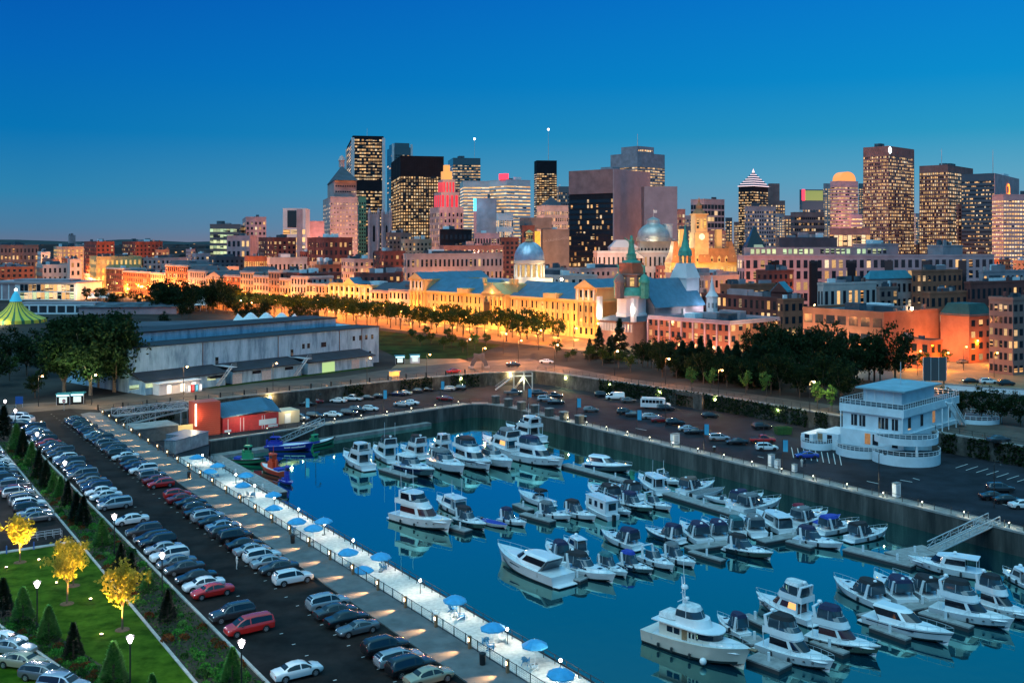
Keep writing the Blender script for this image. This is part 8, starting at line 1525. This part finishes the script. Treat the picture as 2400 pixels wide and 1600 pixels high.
for k in range(7): t = thing('concrete_pillar', 'square concrete pillar standing on the quay wall, %s from the basin corner' % nth(6 - k), 'pillar', Q(196 + k * 6.2, 150.2, LOW + .1), HN, 'concrete pillars'); MB().box(-.8, .8, -.8, .8, 0, 1.9).put('shaft', quaym, t); MB().box(-.9, .9, -.9, .9, 1.9, 2.1).put('cap', conc, t)
for k, (x, y, z) in enumerate(((686, 1272, .14), (1131, 1556, .14), (443, 1120, .14), (1257, 967, LOW), (1372, 985, LOW), (1674, 1058, LOW), (1861, 1102, LOW))): t = thing('litter_bin', 'black litter bin, %s of those %s' % (nth(k if k < 3 else k - 3), 'by the promenade fence' if k < 3 else 'on the quay edge'), 'litter bin', G(x, y, z), 0, 'litter bins'); MB().lathe([(.28, 0), (.32, 1.0)], 10, caps=True).put('drum', black, t, 40); MB().lathe([(.36, 1.0), (.34, 1.08), (.1, 1.2)], 10, caps=True).put('lid', steel if k > 2 else black, t, 40)
t = thing('skip', 'green metal skip at the foot of the ivy wall', 'skip', G(1835, 1017, LOW), .2); b = MB(); b.hull([(-1.6, -.9), (1.6, -.9), (1.6, .9), (-1.6, .9)], 0, 1.6, top=[(-1.9, -1), (1.9, -1), (1.9, 1), (-1.9, 1)], cap=False); b.poly([(-1.6, -.9, .3), (1.6, -.9, .3), (1.6, .9, .3), (-1.6, .9, .3)]); b.put('tub', mat('skip_green', (.05, .14, .03), .6, noise=(2, .3)), t); MB().bar((-1.9, -1, 1.6), (1.9, -1, 1.6), .12).put('rim', MT['skip_green'], t)
# steel stairs at the corner of the lower car park
st = thing('steel_stair', 'zigzag steel stair tower climbing from the lower car park to the road', 'stair', G(1216, 914, LOW), .1); b = MB()
for k in range(12): b.box(-7 + k * .45, -6.5 + k * .45, -.8, .8, .3 + k * .34, .36 + k * .34)
b.put('stair_flight', steel, st)
for y in (-.9, .9):
    b = MB(); b.bar((-7, y, .2), (-1.5, y, 4.2), .12); b.bar((-7, y, 1.2), (-1.5, y, 5.2), .06); [b.bar((x, y, 0), (x, y, 5.2), .14) for x in (-1.5, 1.5, 4)]; b.bar((-1.5, y, 4.2), (4, y, 4.2), .14); b.bar((-1.5, y, .1), (1.5, y, 4.2), .08); b.bar((1.5, y, 4.2), (4, y, .1), .08); b.bar((-1.5, y, 5.2), (4, y, 5.2), .06); b.put('frame', steel, st)
lamp(st, (1, -1.5, 3), 700, (1, .9, .5), size=.2)
# kiosks, signs
teal = mat('booth_teal', (.03, .22, .26), .35)
for k, (x, y, l) in enumerate(((150, 947, 'teal glass parking booth with a lit fascia under the tall trees, river side one'), (183, 945, 'teal glass parking booth with a lit fascia under the tall trees, road side one'), (937, 852, 'teal glass ticket booth at the warehouse corner'), (972, 850, 'white lit information stand beside the ticket booth'))):
    t = thing('booth', l, 'booth', G(x, y, .02), .2); MB().box(-1.5, 1.5, -1.0, 1.0, 0, 2.5).put('glass_wall', dglass if k < 3 else white, t); MB().box(-1.7, 1.7, -1.2, 1.2, 2.5, 2.75).put('roof', teal, t); MB().box(-1.4, 1.4, -1.24, -1.21, 2.1, 2.5).put('lit_fascia', emis('fascia', (.45, .9, 1), 2.2), t); MB().box(-.9, .9, -1.06, -1.02, .5, 1.9).put('lit_window', emis('booth', (.8, .95, .9), .9 if k < 3 else 2.0), t); [MB().bar((s_ * 1.5, -1.02, 0), (s_ * 1.5, -1.02, 2.5), .09).put('corner_post', steel, t) for s_ in (1, -1)]
t = thing('guard_hut', 'small hut glowing orange beside the road', 'hut', G(924, 888, .02), .6); MB().box(-1.2, 1.2, -1, 1, 0, .9).put('base', conc, t); MB().box(-1.15, 1.15, -.95, .95, .9, 2.2).put('lit_window', emis('hut', (1, .5, .12), 1.4), t); MB().box(-1.5, 1.5, -1.3, 1.3, 2.2, 2.4).put('roof', conc, t); lamp(t, (0, -2.2, 2.4), 500, ORC, size=.3)
t = thing('no_entry_sign', 'round red no entry sign at the road bend', 'road sign', G(150, 962, .02), 0); MB().tube([(0, 0, 0), (0, 0, 2.6)], .04).put('pole', steel, t); b = MB(); b.lathe([(.01, 0), (.42, 0)], 16); b.v = [(p[0], -.06, p[1] + 2.3) for p in b.v]; b.put('disc', mat('sign_red', (.6, .02, .02), .5), t); MB().box(-.3, .3, -.09, -.075, 2.22, 2.38).put('white_bar', white, t)
t = thing('direction_sign', 'small blue sign board on two posts beside the lawn', 'road sign', G(45, 954, .02), 0); MB().box(-.9, .9, -.05, .05, .8, 2.6).put('board', mat('sign_blue', (.02, .10, .35), .5), t); [MB().bar((s_ * .8, 0, 0), (s_ * .8, 0, .85), .08).put('post', steel, t) for s_ in (1, -1)]
for k, x in enumerate((1106, 1140)): t = thing('arch_sculpture', 'grey curved wheel segment sculpture at the junction, %s of a facing pair' % ('western', 'eastern')[k], 'sculpture', G(x, 862, .02), (0, pi)[k] + .1); b = MB(); a = [radians(90 + 80 * i / 8) for i in range(9)]; b.loft([[(4.6 * cos(q) + 4, y, 4.6 * sin(q)), (3.4 * cos(q) + 4, y, 3.4 * sin(q))] for q in a for y in (-.7,)], 0, closed=False); b.loft([[(4.6 * cos(q) + 4, .7, 4.6 * sin(q)), (3.4 * cos(q) + 4, .7, 3.4 * sin(q))] for q in a], 0, closed=False); b.loft([[(4.6 * cos(q) + 4, -.7, 4.6 * sin(q)), (4.6 * cos(q) + 4, .7, 4.6 * sin(q))] for q in a], 0, closed=False); b.put('rim_segment', ST['slate'], t); MB().box(-1, .6, -.9, .9, 0, .6).put('plinth', conc, t)
t = thing('billboard', 'tall dark slatted sign board behind the pavilion', 'sign board', G(2190, 900, .02), 0); MB().box(-3.2, 3.2, -.2, .2, 1, 7.5).put('board', mat('board_grey', (.06, .075, .085), .5), t); [MB().bar((x, -.26, 1), (x, -.26, 7.5), .14).put('slat', steel, t) for x in (-3.2, -1.1, 1.1, 3.2)]; [MB().bar((s_ * 2.6, 0, 0), (s_ * 2.6, 0, 1), .25).put('post', black, t) for s_ in (1, -1)]
wall('parapet_wall', 'pale parapet wall below the orange lit street', 'wall', [G(2215, 912), G(2300, 918), G(2420, 926)], -.5, 1.6, .5, white)
for k in range(5): t = thing('blue_bollard', 'slim blue bollard at the end of the side lot, %s from the river side' % nth(k), 'bollard', Q(145.0, 12.5 + k * 3.2, .02), 0, 'blue bollards'); MB().lathe([(.09, 0), (.09, .95), (.02, 1.05)], 8).put('post', MT['sign_blue'], t)
# cart rack in the side lot
t = thing('cycle_rack', 'low steel railing rack at the corner of the side lot', 'rack', Q(149.5, 24.2, .02), HN); b = MB(); [b.bar((x, y, 0), (x, y, .9), .05) for x in (-2, -1, 0, 1, 2) for y in (-.5, .5)]; [b.bar((-2, y, z), (2, y, z), .05) for y in (-.5, .5) for z in (.5, .9)]; b.put('frame', steel, t)
# three small figures
def person(p, rz, cl, tr, label):
    t = thing('person', label, 'person', p, rz); J = [((0, 0, .93), .13), ((0, 0, 1.15), .125), ((0, 0, 1.38), .15), ((0, 0, 1.5), .06), ((.01, 0, 1.62), .095), ((.01, 0, 1.74), .07), ((.01, .09, .86), .085), ((.06, .10, .48), .062), ((.0, .10, .06), .045), ((.12, .11, .03), .035), ((.01, -.09, .86), .085), ((-.05, -.10, .48), .062), ((-.08, -.10, .06), .045), ((.04, -.11, .03), .035), ((0, .2, 1.40), .06), ((.0, .25, 1.13), .045), ((.08, .24, .90), .035), ((0, -.2, 1.40), .06), ((-.02, -.25, 1.13), .045), ((.08, -.24, .90), .035)]
    E = [(0, 1), (1, 2), (2, 3), (3, 4), (4, 5), (0, 6), (6, 7), (7, 8), (8, 9), (0, 10), (10, 11), (11, 12), (12, 13), (2, 14), (14, 15), (15, 16), (2, 17), (17, 18), (18, 19)]; me = bpy.data.meshes.new('body'); me.from_pydata([j[0] for j in J], E, []); me.materials.append(mat('cloth_' + cl, {'pale': (.55, .55, .52), 'dark': (.03, .03, .04)}[cl], .8)); o = ob('body', me, t); md = o.modifiers.new('skin', 'SKIN')
    for v, j in zip(me.skin_vertices[0].data, J): v.radius = (j[1], j[1])
    me.skin_vertices[0].data[0].use_root = True; o.modifiers.new('sub', 'SUBSURF').levels = 1
    MB().ball((.0, 0, 1.70), .105, 8, 0, .8).put('hair', mat('hair_dark', (.03, .02, .015), .7), t, 60)
person(G(555, 1333, .02), .6, 'pale', 0, 'person in pale clothes walking across the near car park'); person(G(1879, 1094, LOW + .01), 1.2, 'pale', 0, 'person in pale clothes on the quay near the pavilion, nearer the cabinets'); person(G(1886, 1093, LOW + .01), 2.0, 'dark', 0, 'person in dark clothes on the quay near the pavilion, nearer the terrace')
